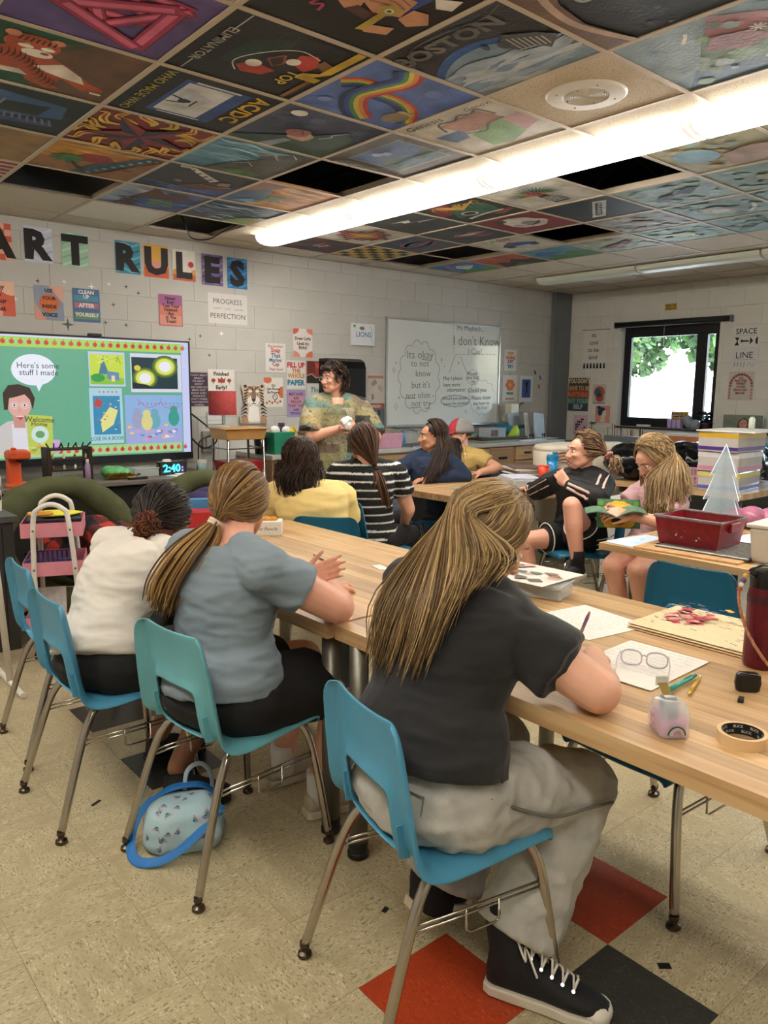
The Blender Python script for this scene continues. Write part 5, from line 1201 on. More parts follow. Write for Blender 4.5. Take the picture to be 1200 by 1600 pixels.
# ================================================================ people farther back
NAVY=mat('navy_fleece','1f2c44',rough=.9,var=.08,scale=6,bump=.15,bscale=300);YEL=mat('pale_yellow_cotton','e3c984',rough=.85,var=.05,scale=8);GOLD=mat('mustard_cotton','b59a5c',rough=.85,var=.06,scale=8)
PINK=mat('dusty_pink_cotton','c9a4a6',rough=.85,var=.05,scale=8);JOG=mat('grey_joggers','4a4a52',rough=.85,var=.12,scale=8);BLKT=mat('black_track_knit','131316',rough=.7,var=.12,scale=7)
STRIPE=mat('striped_cotton',(1,1,1),rough=.85,var=.04,attr='Col');PATCH=mat('patterned_shirt_cloth',(1,1,1),rough=.8,var=.14,scale=24,attr='Col')
def hang_hair(H,root,cols,base,ends,mids,seed,n=260,r=(.003,.006),front=(.62),wave=.0,name='hair',low=-.6,sheet=True):
 q=random.Random(seed);mb=scalp_cap(H,root,base,off=.003,fr=front,low=low);ne=len(ends)
 def interp(L,t):x=t*(ne-1);i=min(int(x),ne-2);return L[i].lerp(L[i+1],x-i)
 for k in range(n):
  t=q.random();s=2*t-1
  r0=H.skull((s*.12,.35+q.uniform(-.6,.2),.93),.010);a1=H.skull((s*.85,.25-.5*(1-abs(s))-q.uniform(0,.3),.50),.014+q.uniform(0,.006));a2=H.skull((s*.98,.05-.95*(1-abs(s)),-.15),.016+q.uniform(0,.010))
  j=V(q.gauss(0,.010),q.gauss(0,.010),q.gauss(0,.008));m1=interp(mids,t)+j;e=interp(ends,t)+j*1.6+V(0,0,q.uniform(-.02,.035))
  P=hpath(H,[V(s*.12,.35+q.uniform(-.6,.2),.93),V(s*.85,.25-.5*(1-abs(s))-q.uniform(0,.3),.50),V(s*.98,.05-.95*(1-abs(s)),-.15)],.012+q.uniform(0,.008),q)+[m1,e]
  if wave:
   P=catmull(P,4);ph=q.uniform(0,6);P=[p+V(math.sin(i*.9+ph),math.cos(i*.9+ph),0)*wave*min(1,i/8) for i,p in enumerate(P)][::2]+[P[-1]]
  lock(mb,P,q.uniform(*r),cols,q,4,.7,3)
 if sheet:
  vs=[];K=9
  for side in(0,1):
   for i in range(K+1):
    t=i/K;s=2*t-1;P=catmull([H.skull((s*.85,.05-.6*(1-abs(s)),.45),.006),H.skull((s*.95,-.0-.95*(1-abs(s)),-.15),.008),interp(mids,t),interp(ends,t)+V(0,0,.02)],4)
    for p in P:vs.append(p+(H.c-p).normalized()*.012*side)
  m_=len(P);fs=[(i*m_+j,(i+1)*m_+j,(i+1)*m_+j+1,i*m_+j+1) for i in range(K) for j in range(m_-1)];o_=(K+1)*m_;fs+=[tuple(o_+a for a in reversed(f)) for f in fs]
  mb.add(vs,fs,base)
 return child(mb,name,HAIR,root)
def yellow_person():
 root=person_root((2.55,3.5,0),'person in a pale yellow T-shirt with dark shoulder-length hair, back to the camera')
 hip=V(2.55,3.56,.52);neck=V(2.50,3.62,.895);H=Head((2.485,3.69,1.045),(.45,.88,.05),s=1.06)
 sv=(.80,-.60,0);fw=V(.6,.8,0)
 shR,shL=V(2.66,3.53,.84),V(2.355,3.76,.84)
 arms=[(shR,V(2.78,3.62,.64),V(2.85,3.86,.60)),(shL,V(2.36,3.92,.64),V(2.56,4.05,.60))]
 hips=[V(2.64,3.52,.51),V(2.48,3.64,.51)];kn=[V(2.88,3.84,.47),V(2.74,3.96,.47)];an=[V(2.86,3.86,.09),V(2.72,3.96,.09)]
 cotton_girl(root,H,neck,hip,sv,sv,fw,arms,[(arms[0][2],(-.6,.8,-.1),(0,0,1),1,{}),(arms[1][2],(.6,.6,-.1),(0,0,1),-1,{})],hips,kn,an,1.22,SK_F,YEL,mat('dark_trousers','2a2c33',rough=.85),long_pants=True,pants_name='trousers',voxel=.009,wr=[(.008,5,(.7,.7,3)),(.003,12,(1,1,2))],sleeve=.75,sl_r=1.1)
 for a in an:shoe(root,a+V(-.05,-.07,-.09),a+V(.09,.11,-.09),sole='d0d0d0',upper='33363c')
 face_parts(H,root)
 cols=[hx(c) for c in('2c1f18','37271d','231813','463226')];E=[onY(u,v,y) for u,v,y in((436,738,3.69),(438,765,3.66),(452,772,3.60),(470,774,3.57),(488,766,3.56),(498,754,3.58),(502,740,3.63))];Mi=[onY(u,v,y) for u,v,y in((434,722,3.73),(436,742,3.67),(450,748,3.605),(468,748,3.585),(486,744,3.58),(497,734,3.61),(500,722,3.67))]
 hang_hair(H,root,cols,hx('241914'),E,Mi,21,520,wave=.008,r=(.0025,.0045))
yellow_person()
def striped_girl():
 root=person_root((3.1,3.8,0),'girl in a black-and-white striped T-shirt with a long brown ponytail, back to the camera')
 hip=V(3.10,3.80,.50);neck=V(3.10,3.83,.975);H=Head((3.085,3.86,1.115),(.30,.95,.04),s=1.05)
 sv=(.83,-.55,0);fw=V(.55,.83,0);shR,shL=V(3.26,3.73,.92),V(2.95,3.94,.92)
 arms=[(shR,V(3.36,3.72,.68),V(3.48,3.90,.52)),(shL,V(2.86,3.98,.68),V(3.02,4.12,.52))]
 hips=[V(3.16,3.72,.50),V(3.06,3.88,.50)];kn=[V(3.50,3.86,.47),V(3.36,4.08,.47)];an=[V(3.48,3.86,.09),V(3.36,4.1,.09)]
 def col(p,n):return hx('d8d6d0') if((p.z-.012*math.sin((p.x+p.y)*9))%.052)<.0105 else hx('131315')
 cotton_girl(root,H,neck,hip,sv,sv,fw,arms,[(arms[0][2],(.2,.7,-.7),(.5,-.2,.8),1,{}),(arms[1][2],(.3,.5,-.8),(-.4,.4,.8),-1,{})],hips,kn,an,1.0,SK_F,STRIPE,BLKT,long_pants=True,pants_name='leggings',voxel=.0075,colfn=col,sleeve=.55,hem=-1,wr=[(.006,5,(.8,.8,2)),(.003,12,(1,1,2))])
 for a in an:shoe(root,a+V(-.07,-.04,-.09),a+V(.13,.07,-.09),sole='e0e0e0',upper='d0d0d0')
 face_parts(H,root)
 q=random.Random(31);cols=[hx(c) for c in('4a3226','5b4030','3a271e','6a4c39')];tie=onY(588,732,3.73);td=H.M.transposed()@(tie-H.c)
 mb=scalp_cap(H,root,hx('3a281f'),off=.003,fr=.6,low=-.62)
 for k in range(300):
  a=q.uniform(0,2*math.pi);d0=V(math.cos(a),.62+q.uniform(-.6,.05)-.5*max(0,-math.sin(a)),math.sin(a)*.95+.05)
  if d0.z<-.45:continue
  lock(mb,[H.skull(slerp(d0,td,t),.011+.005*q.random()) for t in(0,.35,.7)]+[tie],q.uniform(.003,.005),cols,q,4,.7,3)
 tail=[tie,onY(592,750,3.69),onY(597,775,3.68),onY(602,798,3.69)]
 for k in range(200):
  a,b=q.gauss(0,1),q.gauss(0,1);ph=q.uniform(0,6);P=[c+V(.8*a,-.5*a,0)*w_+V(-.3,-.5,0)*b*w_*.6+V(math.sin(ph+i),0,0)*.006 for i,(c,w_) in enumerate(zip(tail,(.004,.017,.022,.018)))];P[-1]+=V(0,0,q.uniform(-.02,.04));lock(mb,P,q.uniform(.003,.005),cols,q,4,.7,4)
 child(mb,'hair',HAIR,root)
 m=MB();m.ell(tie,(.021,.021,.017));child(m,'hair_tie',mat('hair_tie_dark','2a1d1a',rough=.8),root)
striped_girl()
def navy_girl():
 root=person_root((4.15,4.5,0),'girl in a navy sweatshirt with very long dark brown hair, in profile')
 hip=V(4.22,4.50,.52);neck=V(4.27,4.46,.945);H=Head((4.275,4.455,1.085),(-.86,.50,.02),s=1.06)
 fw=V(-.93,.36,0);sv=(.36,.93,0);shR,shL=V(4.23,4.60,.89),V(4.33,4.33,.89)
 st=torso_st(hip,neck,sv,sv,fw,bend=.01,k=1.06);m=MB();m.loft(grow(st,-.014),20);head_mesh(m,H,neck,.048)
 elL,wrL=V(4.42,4.24,.785),V(4.10,4.32,.775);elR,wrR=V(4.02,4.62,.80),V(3.80,4.50,.775)
 for a in((shR,elR,wrR),(shL,elL,wrL)):m.cap(neck,a[0],.05,.055);arm(m,*a)
 hand(m,wrL,(-.9,.2,-.1),(0,0,1),-1,s=.95);hand(m,wrR,(-.8,-.5,-.15),(0,0,1),1,s=.95)
 hips=[V(4.18,4.58,.51),V(4.19,4.42,.51)];kn=[V(3.80,4.62,.47),V(3.79,4.44,.47)];an=[V(3.86,4.62,.09),V(3.85,4.42,.09)]
 seated_legs(m,hips,kn,an);union('body',m,SK_T,root,.007,4)
 m=MB();m.loft([(c,X*1.05,Y*1.08) for c,X,Y in grow(st,.022,0,-1)],24);m.loft([(neck-V(0,0,.04),V(.04,.11,0),fw*.08),(neck+V(0,0,.01),V(.03,.07,0),fw*.066)],18)
 for sh,el,w_,q_ in((shL,elL,wrL,.80),(shR,elR,wrR,.06)):m.cap(neck+(sh-neck)*.3,sh,.072,.078);m.cap(sh,el,.076,.066);m.cap(el,el+(w_-el)*q_,.064,.046)
 union('sweatshirt',m,NAVY,root,.008,5,wr=[(.008,6,(1,1,2)),(.003,14,(1,1,1.5))])
 m=MB();m.loft([(hip-V(0,0,.08),V(.05,.16,0),fw*.13),(hip,V(.05,.18,0),fw*.14),(hip+V(0,0,.06),V(.05,.165,0),fw*.12)],20)
 for h,k,a in zip(hips,kn,an):m.cap(h,k,.095,.082);m.cap(k,a+V(0,0,.03),.082,.070)
 union('joggers',m,JOG,root,.009,4,wr=[(.008,7,(1,1,1.5))])
 for a in an:shoe(root,a+V(.06,0,-.09),a+V(-.16,.03,-.09),sole='d8d8d8',upper='2c2c30')
 s=Sheet(.11,.10,base=(0.01,.02,.05),thick=.0006);s.k=2
 for i,(t,x,y,z) in enumerate((('US',.55,.30,.055),('IOUS',.5,.78,.028))):s.text(t,x,y,z,'d8dce0',bold=.02)
 s.mb.f=s.mb.f[6:];s.mb.c=s.mb.c[6:];s.mb.mi=s.mb.mi[6:]
 o=s.place('chest_print',onY(668,736,4.365),(.55,-.80,.05),(.1,-.05,1));o.parent=root;o.matrix_parent_inverse=root.matrix_world.inverted();o['label']='white lettering on the sweatshirt'
 m=MB();d=(wrR-elR).normalized();x,y,z=frame(d)
 for j in range(2):m.tube([wrR-d*(.03+.012*j)+(x*math.cos(i*.52)+y*math.sin(i*.52))*.031 for i in range(12)],.004,6,closed=True)
 child(m,'bracelet',mat('bracelet_beads','2a2622',rough=.4),root)
 face_parts(H,root,brow=mat('brow_black','1e1512',rough=.7))
 cols=[hx(c) for c in('2b1d16','39271d','20150f','4a3427')];ex=[(656,772,4.28),(672,752,4.25),(692,742,4.25),(712,732,4.28),(720,720,4.38),(714,712,4.52),(690,715,4.56),(662,735,4.5)];md=[(680,714,4.31),(690,708,4.295),(702,704,4.30),(712,698,4.35),(716,690,4.44),(712,688,4.53),(694,694,4.56),(672,708,4.5)]
 hang_hair(H,root,cols,hx('241812'),[onY(*e) for e in ex],[onY(*e) for e in md],41,420,r=(.003,.0055))
navy_girl()
def cap_person():
 root=person_root((4.88,4.75,0),'person in a red and grey cap and mustard T-shirt')
 hip=V(4.90,4.74,.51);neck=V(4.90,4.74,.935);H=Head((4.895,4.76,1.075),(-.9,.42,-.05),s=1.05);fw=V(-.92,.38,0);sv=(.38,.92,0)
 arms=[(V(4.87,4.90,.87),V(4.72,4.92,.70),V(4.5,4.78,.78)),(V(4.96,4.58,.87),V(5.02,4.42,.795),V(4.76,4.38,.775))]
 hips=[V(4.88,4.82,.51),V(4.88,4.66,.51)];kn=[V(4.50,4.86,.47),V(4.50,4.70,.47)];an=[V(4.54,4.86,.09),V(4.54,4.7,.09)]
 cotton_girl(root,H,neck,hip,sv,sv,fw,arms,[(arms[0][2],(-.8,-.5,0),(0,0,1),1,{}),(arms[1][2],(-.9,.1,0),(0,0,1),-1,{})],hips,kn,an,1.05,SK_F,GOLD,mat('blue_jeans','34506e',rough=.85),long_pants=True,pants_name='trousers',voxel=.009)
 for a in an:shoe(root,a+V(.06,0,-.09),a+V(-.16,.03,-.09),sole='d8d8d8',upper='2c2c30')
 face_parts(H,root)
 m=MB()
 for i in range(60):pass
 q=random.Random(4);mb=scalp_cap(H,root,hx('4a3626'),off=.004,fr=.5,low=-.55);child(mb,'hair',HAIR,root)
 c=empty('baseball_cap',H.p(0,0,.03));c.parent=root;c.matrix_parent_inverse=root.matrix_world.inverted();bpy.context.view_layer.update()
 def dome(x0,x1,col,nm):
  m=MB();vs=[];nu,nv=14,8
  for i in range(nv+1):
   for j in range(nu+1):
    a=x0+(x1-x0)*j/nu;t=math.pi/2*i/nv*1.06;vs.append(H.skull((math.sin(t)*math.cos(a),math.sin(t)*math.sin(a),math.cos(t)+.02),.016))
  m.add(vs,[(i*(nu+1)+j,(i+1)*(nu+1)+j,(i+1)*(nu+1)+j+1,i*(nu+1)+j+1) for i in range(nv) for j in range(nu)]);o=child(m,nm,mat(nm,col,rough=.85,var=.1),root,solid=.003);o.parent=c;o.matrix_parent_inverse=c.matrix_world.inverted();return o
 dome(R_(40),R_(140),'a82c38','red_front_panel');dome(R_(140),R_(400),'8d8a88','grey_mesh_back')
 m=MB();vs=[]
 for i in range(5):
  for j in range(13):
   a=R_(38+104*j/12);r=i/4;p=H.skull((math.cos(a),math.sin(a),.06),.016);vs.append(p+H.M@V(0,.075*r*math.sin(a)**1.5,-.012*r-.012*r*abs(math.cos(a))))
 m.add(vs,[(i*13+j,i*13+j+1,(i+1)*13+j+1,(i+1)*13+j) for i in range(4) for j in range(12)]);o=child(m,'brim',mat('red_brim','a3283a',rough=.8),root,solid=.003);o.parent=c;o.matrix_parent_inverse=c.matrix_world.inverted()
cap_person()
def track_girl():
 root=person_root((4.17,2.95,0),'girl in a black tracksuit top and shorts sitting with one knee raised, scrunchied bun')
 hip=V(4.18,2.94,.525);neck=V(4.14,2.905,.945);H=Head((4.12,2.91,1.075),(-.86,.50,.06),s=1.02)
 fw=V(-.82,.25,0).normalized();sv=(.40,.90,0);shR,shL=V(4.06,3.06,.885),V(4.15,2.77,.885)
 st=torso_st(hip,neck,sv,sv,fw,bend=-.01,k=.98);m=MB();m.loft(grow(st,-.012),20);head_mesh(m,H,neck,.044)
 elR,wrR=V(4.12,3.27,.79),V(4.26,3.43,.785);elL,wrL=V(3.94,2.665,.83),V(3.96,2.90,.885)
 for a in((shR,elR,wrR),(shL,elL,wrL)):m.cap(neck,a[0],.045,.05);arm(m,*a,(.044,.038,.036,.026))
 hand(m,wrR,(.25,.92,-.2),(.1,.2,1),1,curl=(.5,.55,.6,.6),s=.95);hand(m,wrL,(.1,.75,.55),(-.9,.1,.2),-1,curl=(.4,.5,.6,.6),s=.95)
 hips=[V(4.13,3.01,.515),V(4.14,2.86,.515)];kn=[V(3.84,3.13,.50),V(3.84,2.775,.775)];an=[V(3.92,3.10,.10),V(3.84,2.71,.43)]
 for h,k,a in zip(hips,kn,an):m.cap(h,k,.080,.056);m.cap(k,k.lerp(a,.4),.054,.056);m.cap(k.lerp(a,.3),a,.057,.036)
 union('body',m,SK_F2,root,.006,4)
 m=MB();m.loft([(c,X*1.10,Y*1.16) for c,X,Y in grow(st,.026,1,-1)],24);m.loft([(neck-V(0,0,.04),V(.04,.10,0),fw*.075),(neck+V(0,0,.005),V(.03,.064,0),fw*.058)],18)
 for sh,el,w_ in((shR,elR,wrR),(shL,elL,wrL)):m.cap(neck+(sh-neck)*.3,sh,.066,.072);m.cap(sh,el,.070,.062);m.cap(el,el+(w_-el)*.88,.060,.038)
 union('tracksuit_top',m,BLKT,root,.007,5,wr=[(.009,6,(1.2,1,1.6)),(.004,14,(1,1,1.5))])
 m=MB();m.loft([(hip-V(0,0,.075),V(.06,.15,0),fw*.12),(hip,V(.06,.17,0),fw*.13),(hip+V(0,0,.06),V(.06,.15,0),fw*.11)],20)
 for i,(h,k) in enumerate(zip(hips,kn)):
  d=(k-h);x,y,z=frame(d);e=h+d*(.48 if i==0 else.42);m.cap(h,h+d*.3,.094,.098);m.loft([(h+d*.15,x*.098,y*.098),(e,x*.105,y*.100)],20)
 union('shorts',m,BLKS,root,.007,4,wr=[(.006,8,(1,1,1))])
 WH=mat('white_piping','d8cfc4',rough=.8);PKS=mat('pink_stripe','c9a99f',rough=.8)
 for i,(h,k) in enumerate(zip(hips,kn)):
  d=(k-h);x,y,z=frame(d);e=h+d*(.48 if i==0 else.42);m=MB();m.tube([e+x*.106*math.cos(t)+y*.101*math.sin(t) for t in np.linspace(0,6.283,24,endpoint=False)],.004,6,closed=True);child(m,'hem_piping',WH,root)
 for(A,B,C,r1,r2) in((shL,elL,wrL,.073,.061),(shR,elR,wrR,.072,.060)):
  for off in(-.20,.20):
   P=[]
   view=(V(0,0,CAM_H)-A).normalized()
   for t in np.linspace(.02,1,9):
    c=A.lerp(B,t);ax=(B-A).normalized();n_=(view-ax*view.dot(ax)).normalized();s_=ax.cross(n_);a_=off*1.5+.2;P.append(c+(n_*math.cos(a_)+s_*math.sin(a_))*(.074+(r2-.070)*t))
   for t in np.linspace(.08,.85,8):
    c=B.lerp(C,t);ax=(C-B).normalized();n_=(view-ax*view.dot(ax)).normalized();s_=ax.cross(n_);a_=off*1.5-.2;P.append(c+(n_*math.cos(a_)+s_*math.sin(a_))*(.064-.022*t))
   m=MB();m.tube(catmull(P,3),.0085,6,flat=.35);child(m,'sleeve_stripe',PKS,root)
 m=MB();b=V(4.12,2.77,.52)
 for k in range(3):m.tube([b+V(-.06,-.04,.02-.03*k),b+V(.0,-.075,.03-.03*k),b+V(.09,-.06,.04-.03*k)],.006,5,flat=.5)
 child(m,'shorts_stripe',WH,root)
 for a,tip,up in((an[1],V(3.70,2.74,.30),(-.25,0,1)),(an[0],V(3.84,3.17,.003),(0,0,1))):
  hl=a+V(.05,-.02,-.085) if a.z>.3 else a+V(.07,-.03,-.097);o=shoe(root,hl,hl+(tip-hl).normalized()*.235,up=up,sole='d8d0c8',upper='1a1b1e',w_=.042,h=.078)
  m=MB();m.tube([a+(a-hl)*.0+V(0,0,-.035),a+V(0,0,.03),a+V(.0,.0,.075)],[.042,.040,.041],12);child(m,'sock',mat('sock_black','151517',rough=.9),root)
 face_parts(H,root,lip=LIPD,brow=mat('brow_brown','6a4a34',rough=.7))
 q=random.Random(51);cols=[hx(c) for c in('6f5640','87694c','5a4434','9c7f60')];tie=onX(951,712,4.20);td=H.M.transposed()@(tie-H.c);mb=scalp_cap(H,root,hx('5a4534'),off=.003,fr=.55,low=-.55)
 for k in range(300):
  a=q.uniform(0,2*math.pi);d0=V(math.cos(a),.58+q.uniform(-.6,.05)-.5*max(0,-math.sin(a)),math.sin(a)*.95+.05)
  if d0.z<-.40:continue
  P=[H.skull(slerp(d0,td,t),.014+.010*q.random()+.006*math.sin(t*9+k)) for t in(0,.25,.5,.75)]+[tie];lock(mb,P,q.uniform(.003,.0045),cols,q,4,.7,4)
 bc=onX(962,722,4.20)
 for k in range(150):
  d=V(q.gauss(0,1),q.gauss(0,1),q.gauss(0,1)).normalized();c=bc+V(d.x*.032,d.y*.032,d.z*.045);P=[tie.lerp(bc,.3),c,c+V(q.gauss(0,.015),q.gauss(0,.015),-.02-.03*q.random())];lock(mb,P,q.uniform(.003,.005),cols+[hx('b8a088')],q,4,.7,4)
 mb.ell(bc,(.026,.026,.038),None,12,8,col=hx('6a5240'));child(mb,'hair',HAIR,root)
 m=MB();dt=(bc-tie).normalized();x,y,z=frame(dt)
 m.tube([tie+(x*math.cos(i*.35)+y*math.sin(i*.35))*(.024+.004*math.sin(i*3)) for i in range(18)],.010,7,closed=True);child(m,'scrunchie',mat('scrunchie_pink','b0766c',rough=.85),root)
 m=MB();m.tube([neck+V(-.02,.055,-.0),neck+V(-.062,.05,-.05),neck+V(-.082,.0,-.09),neck+V(-.06,-.05,-.04)],.0018,5);child(m,'necklace',mat('silver_chain','c8c8c8',rough=.2,metal=1),root)
track_girl()
def pink_girl():
 root=person_root((4.12,2.45,0),'girl in a dusty pink T-shirt with long wavy fair hair, reading an open picture book')
 hip=V(4.18,2.42,.52);neck=V(4.14,2.375,.955);H=Head((4.08,2.395,1.075),(-.80,.28,-.55),s=1.06);fw=V(-.85,.5,0);sv=(.5,.85,0)
 arms=[(V(4.20,2.49,.88),V(4.04,2.58,.73),V(3.88,2.48,.76)),(V(4.075,2.24,.88),V(3.99,2.20,.72),V(3.80,2.34,.775))]
 hips=[V(4.15,2.50,.51),V(4.15,2.34,.51)];kn=[V(3.78,2.43,.47),V(3.80,2.28,.47)];an=[V(3.88,2.37,.09),V(3.90,2.26,.09)]
 cotton_girl(root,H,neck,hip,sv,sv,fw,arms,[(arms[0][2],(-.8,.2,.3),(.3,.8,.3),1,dict(curl=(.5,.5,.5,.5))),(arms[1][2],(-.75,.5,.2),(-.2,-.6,.7),-1,dict(curl=(.5,.5,.5,.5)))],hips,kn,an,1.0,SK_F2,PINK,mat('denim_shorts','7a7f88',rough=.85),short_len=.5,voxel=.0075,sleeve=.62)
 for a in an:
  m=MB();m.tube([a+V(0,0,-.05),a+V(0,0,.05),a+V(0,0,.10)],[.044,.045,.049],12);child(m,'sock',mat('sock_white','d8d4cc',rough=.9),root);shoe(root,a+V(.06,0,-.09),a+V(-.16,.02,-.09),sole='e0e0e0',upper='cfcac2')
 face_parts(H,root)
 cols=[hx(c) for c in('8a7050','a0855f','725a40','b39a74','957b57')]
 E=[onX(*e) for e in((1012,800,3.93),(1035,806,3.95),(1055,792,3.98),(1073,768,4.05),(1075,762,4.2),(1040,765,4.3),(1005,775,4.15))];Mi=[onX(*e) for e in((1012,752,3.96),(1034,750,3.98),(1054,742,4.02),(1067,730,4.08),(1067,730,4.2),(1040,730,4.28),(1004,745,4.15))]
 hang_hair(H,root,cols,hx('6d563c'),E,Mi,61,520,wave=.009,r=(.0028,.005),sheet=True)
 q=random.Random(62);mb=MB()
 for k in range(230):
  t=q.random();s=-1 if q.random()<.75 else 1;r0=H.skull((.0,.6-.5*t,.84),.012);a1=H.skull((s*.74,.60-.4*t,.3),.016);a2=H.skull((s*.86,.46-.5*t,-.45),.022);e=onX(1006+38*t,786+18*q.random(),3.925) if s<0 else onX(1003+8*t,780+20*q.random(),4.12)
  ph=q.uniform(0,6);P=[p+V(math.sin(i*.9+ph),math.cos(i*.9+ph),0)*.008*min(1,i/6) for i,p in enumerate(catmull([r0,a1,a2,a2.lerp(e,.5),e],3))];lock(mb,P[::2]+[P[-1]],q.uniform(.003,.005),cols,q,4,.7,3)
 child(mb,'front_hair',HAIR,root)
pink_girl()
def teacher():
 root=person_root((3.93,5.28,0),'teacher standing in a patchwork-patterned short-sleeved shirt and glasses, hands clasped')
 H=Head((3.885,5.27,1.535),(-.86,-.10,.02),s=1.06);neck=V(3.92,5.29,1.385);hip=V(3.94,5.30,.88);fw=V(-.45,-.89,0);sv=(-.89,.45,0)
 shR,shL=V(3.745,5.36,1.30),V(4.10,5.18,1.30)
 st=torso_st(hip,neck,sv,sv,fw,bend=-.015,k=1.22)
 m=MB();m.loft(grow(st,-.015),22);head_mesh(m,H,neck,.056)
 elR,wrR=V(3.62,5.22,1.065),V(3.80,5.04,1.14);elL,wrL=V(4.13,4.99,1.06),V(3.90,4.98,1.13)
 for a in((shR,elR,wrR),(shL,elL,wrL)):m.cap(neck,a[0],.055,.06);arm(m,*a,(.058,.05,.05,.034))
 hand(m,wrR,(.75,-.45,.28),(-.3,-.8,.3),1,curl=(.5,.6,.7,.7),s=1.0);hand(m,wrL,(-.85,-.1,.35),(.2,-.9,.2),-1,curl=(.6,.7,.7,.7),s=1.0)
 for s in(1,-1):
  h=V(3.94,5.30,.86)+V(*sv)*.09*s;k=V(3.93,5.28,.47)+V(*sv)*.10*s;a=V(3.94,5.32,.09)+V(*sv)*.10*s;m.cap(h,k,.09,.062);m.cap(k,a,.058,.04)
 union('body',m,SK_F2,root,.007,4)
 def pat(p,n):
  q=p*13.0+V(mnoise.noise(p*5),mnoise.noise(p*5+V(9,0,0)),0)*1.2;u=(q.x*1.0+q.y*.4,q.z*.62);c=(math.floor(u[0]),math.floor(u[1]+(math.floor(u[0])%2)*.5))
  r=random.Random(c[0]*131+c[1]*17);col=hx(r.choice(['8f8660','6f8a7a','a08a5a','8a7d70','74775e','2f2c28','a39a80','5f7a72','7d6f60','94906a','3a3a36']))
  e=abs(mnoise.noise(p*22));return tuple(v*.35 for v in col) if e<.035 else col
 m=MB();s2=[(c,X*(1.16-.012*i),Y*(1.30-.022*i)) for i,(c,X,Y) in enumerate(grow(st,.024,0,-1))];c0,X0,Y0=s2[0];m.loft([(V(3.935,5.28,.715),X0*1.08,Y0*1.05),(V(3.935,5.285,.80),X0*1.05,Y0*1.02)]+s2,28)
 for sh,el in((shR,elR),(shL,elL)):
  m.cap(neck+(sh-neck)*.35,sh,.078,.088);d=el-sh;x,y,z=frame(d);m.loft([(sh,x*.088,y*.088),(sh+d*.5,x*.096,y*.096),(sh+d*.92,x*.104,y*.100)],20)
 union('shirt',m,PATCH,root,.0085,5,wr=[(.009,5,(1.3,1.3,.9)),(.004,12,(1.2,1.2,1))],colfn=pat)
 fwv=fw.normalized();s_=Vector(sv).normalized()
 m=MB()
 c=neck+V(0,0,-.06)
 m.add([c+fwv*0.127+s_*.055+V(0,0,.05),c+fwv*0.127-s_*.055+V(0,0,.05),c+fwv*0.167-s_*.012+V(0,0,-.14),c+fwv*0.167+s_*.012+V(0,0,-.14)],[(0,1,2,3)]);child(m,'undershirt',mat('mustard_top','b07f2c',rough=.85),root,solid=.004)
 m=MB();m.add([c+fwv*0.131+s_*.052+V(0,0,.06),c+fwv*0.131-s_*.052+V(0,0,.06),c+fwv*0.165-s_*.030+V(0,0,-.055),c+fwv*0.165+s_*.030+V(0,0,-.055)],[(0,1,2,3)]);child(m,'open_neck',SK_F2,root,solid=.010)
 for sg in(1,-1):
  m=MB();m.add([c+s_*.085*sg+V(0,0,.075)+fwv*.02,c+s_*.05*sg+fwv*.135+V(0,0,.03),c+s_*.12*sg+fwv*.12+V(0,0,-.03),c+s_*.14*sg+fwv*.03+V(0,0,.03)],[(0,1,2,3) if sg<0 else(3,2,1,0)]);child(m,'collar',mat('collar_olive','8d8350',rough=.85,var=.2),root,solid=.006)
 m=MB()
 for s in(1,-1):
  h=V(3.94,5.30,.86)+V(*sv)*.09*s;k=V(3.93,5.28,.47)+V(*sv)*.11*s;a=V(3.94,5.32,.07)+V(*sv)*.11*s;m.cap(h,k,.115,.10);m.cap(k,a,.10,.085)
 union('trousers',m,mat('dark_grey_trousers','45433f',rough=.85,var=.1),root,.010,4,wr=[(.006,6,(1,1,1))])
 for s in(1,-1):a=V(3.95,5.36,.003)+V(*sv)*.11*s;shoe(root,a,a+fw*.26,sole='3a3a3a',upper='1c1c1e',w_=.05)
 face_parts(H,root,lip=LIPD,brow=mat('brow_black','1e1512',rough=.7))
 m=MB()
 for sg in(1,-1):m.tube([H.p(.032*sg+.024*math.cos(t),.104-.012*abs(math.cos(t))*(1 if math.cos(t)*sg>0 else 0),.002+.019*math.sin(t)) for t in np.linspace(0,6.283,18,endpoint=False)],.0018,5,closed=True);m.tube([H.p(.056*sg,.090,.006),H.p(.078*sg,.03,.012),H.p(.080*sg,-.02,.005)],.0018,5)
 m.tube([H.p(.009,.108,.006),H.p(-.009,.108,.006)],.0018,5);child(m,'glasses',mat('pale_glasses_frame','b8a8a0',rough=.2),root)
 q=random.Random(71);cols=[hx(c) for c in('2a1f19','3a2b22','1e1612','4a3829')];mb=scalp_cap(H,root,hx('231a15'),off=.003,fr=.55,low=-.5)
 for k in range(620):
  while True:
   d=V(q.gauss(0,1),q.gauss(0,1),q.gauss(0,1)).normalized()
   if(d.z>-.1 and d.y<.55 or d.z>.55 or(d.y<-.1 and d.z>-.85)):break
  c=H.skull(d,q.uniform(.010,.040));r=q.uniform(.012,.024);n_=(c-H.c).normalized();x,y,z=frame(n_,(q.gauss(0,1),q.gauss(0,1),q.gauss(0,1)));low_=V(0,0,-.02-.03*q.random())
  P=[c+(x*math.cos(t)+y*math.sin(t)*.8)*r+low_*(i/7) for i,t in enumerate(np.linspace(0,4.6,8))];lock(mb,P,q.uniform(.003,.0055),cols+([hx('7a5d3c')] if d.y<.2 and q.random()<.5 else[]),q,4,.7,2)
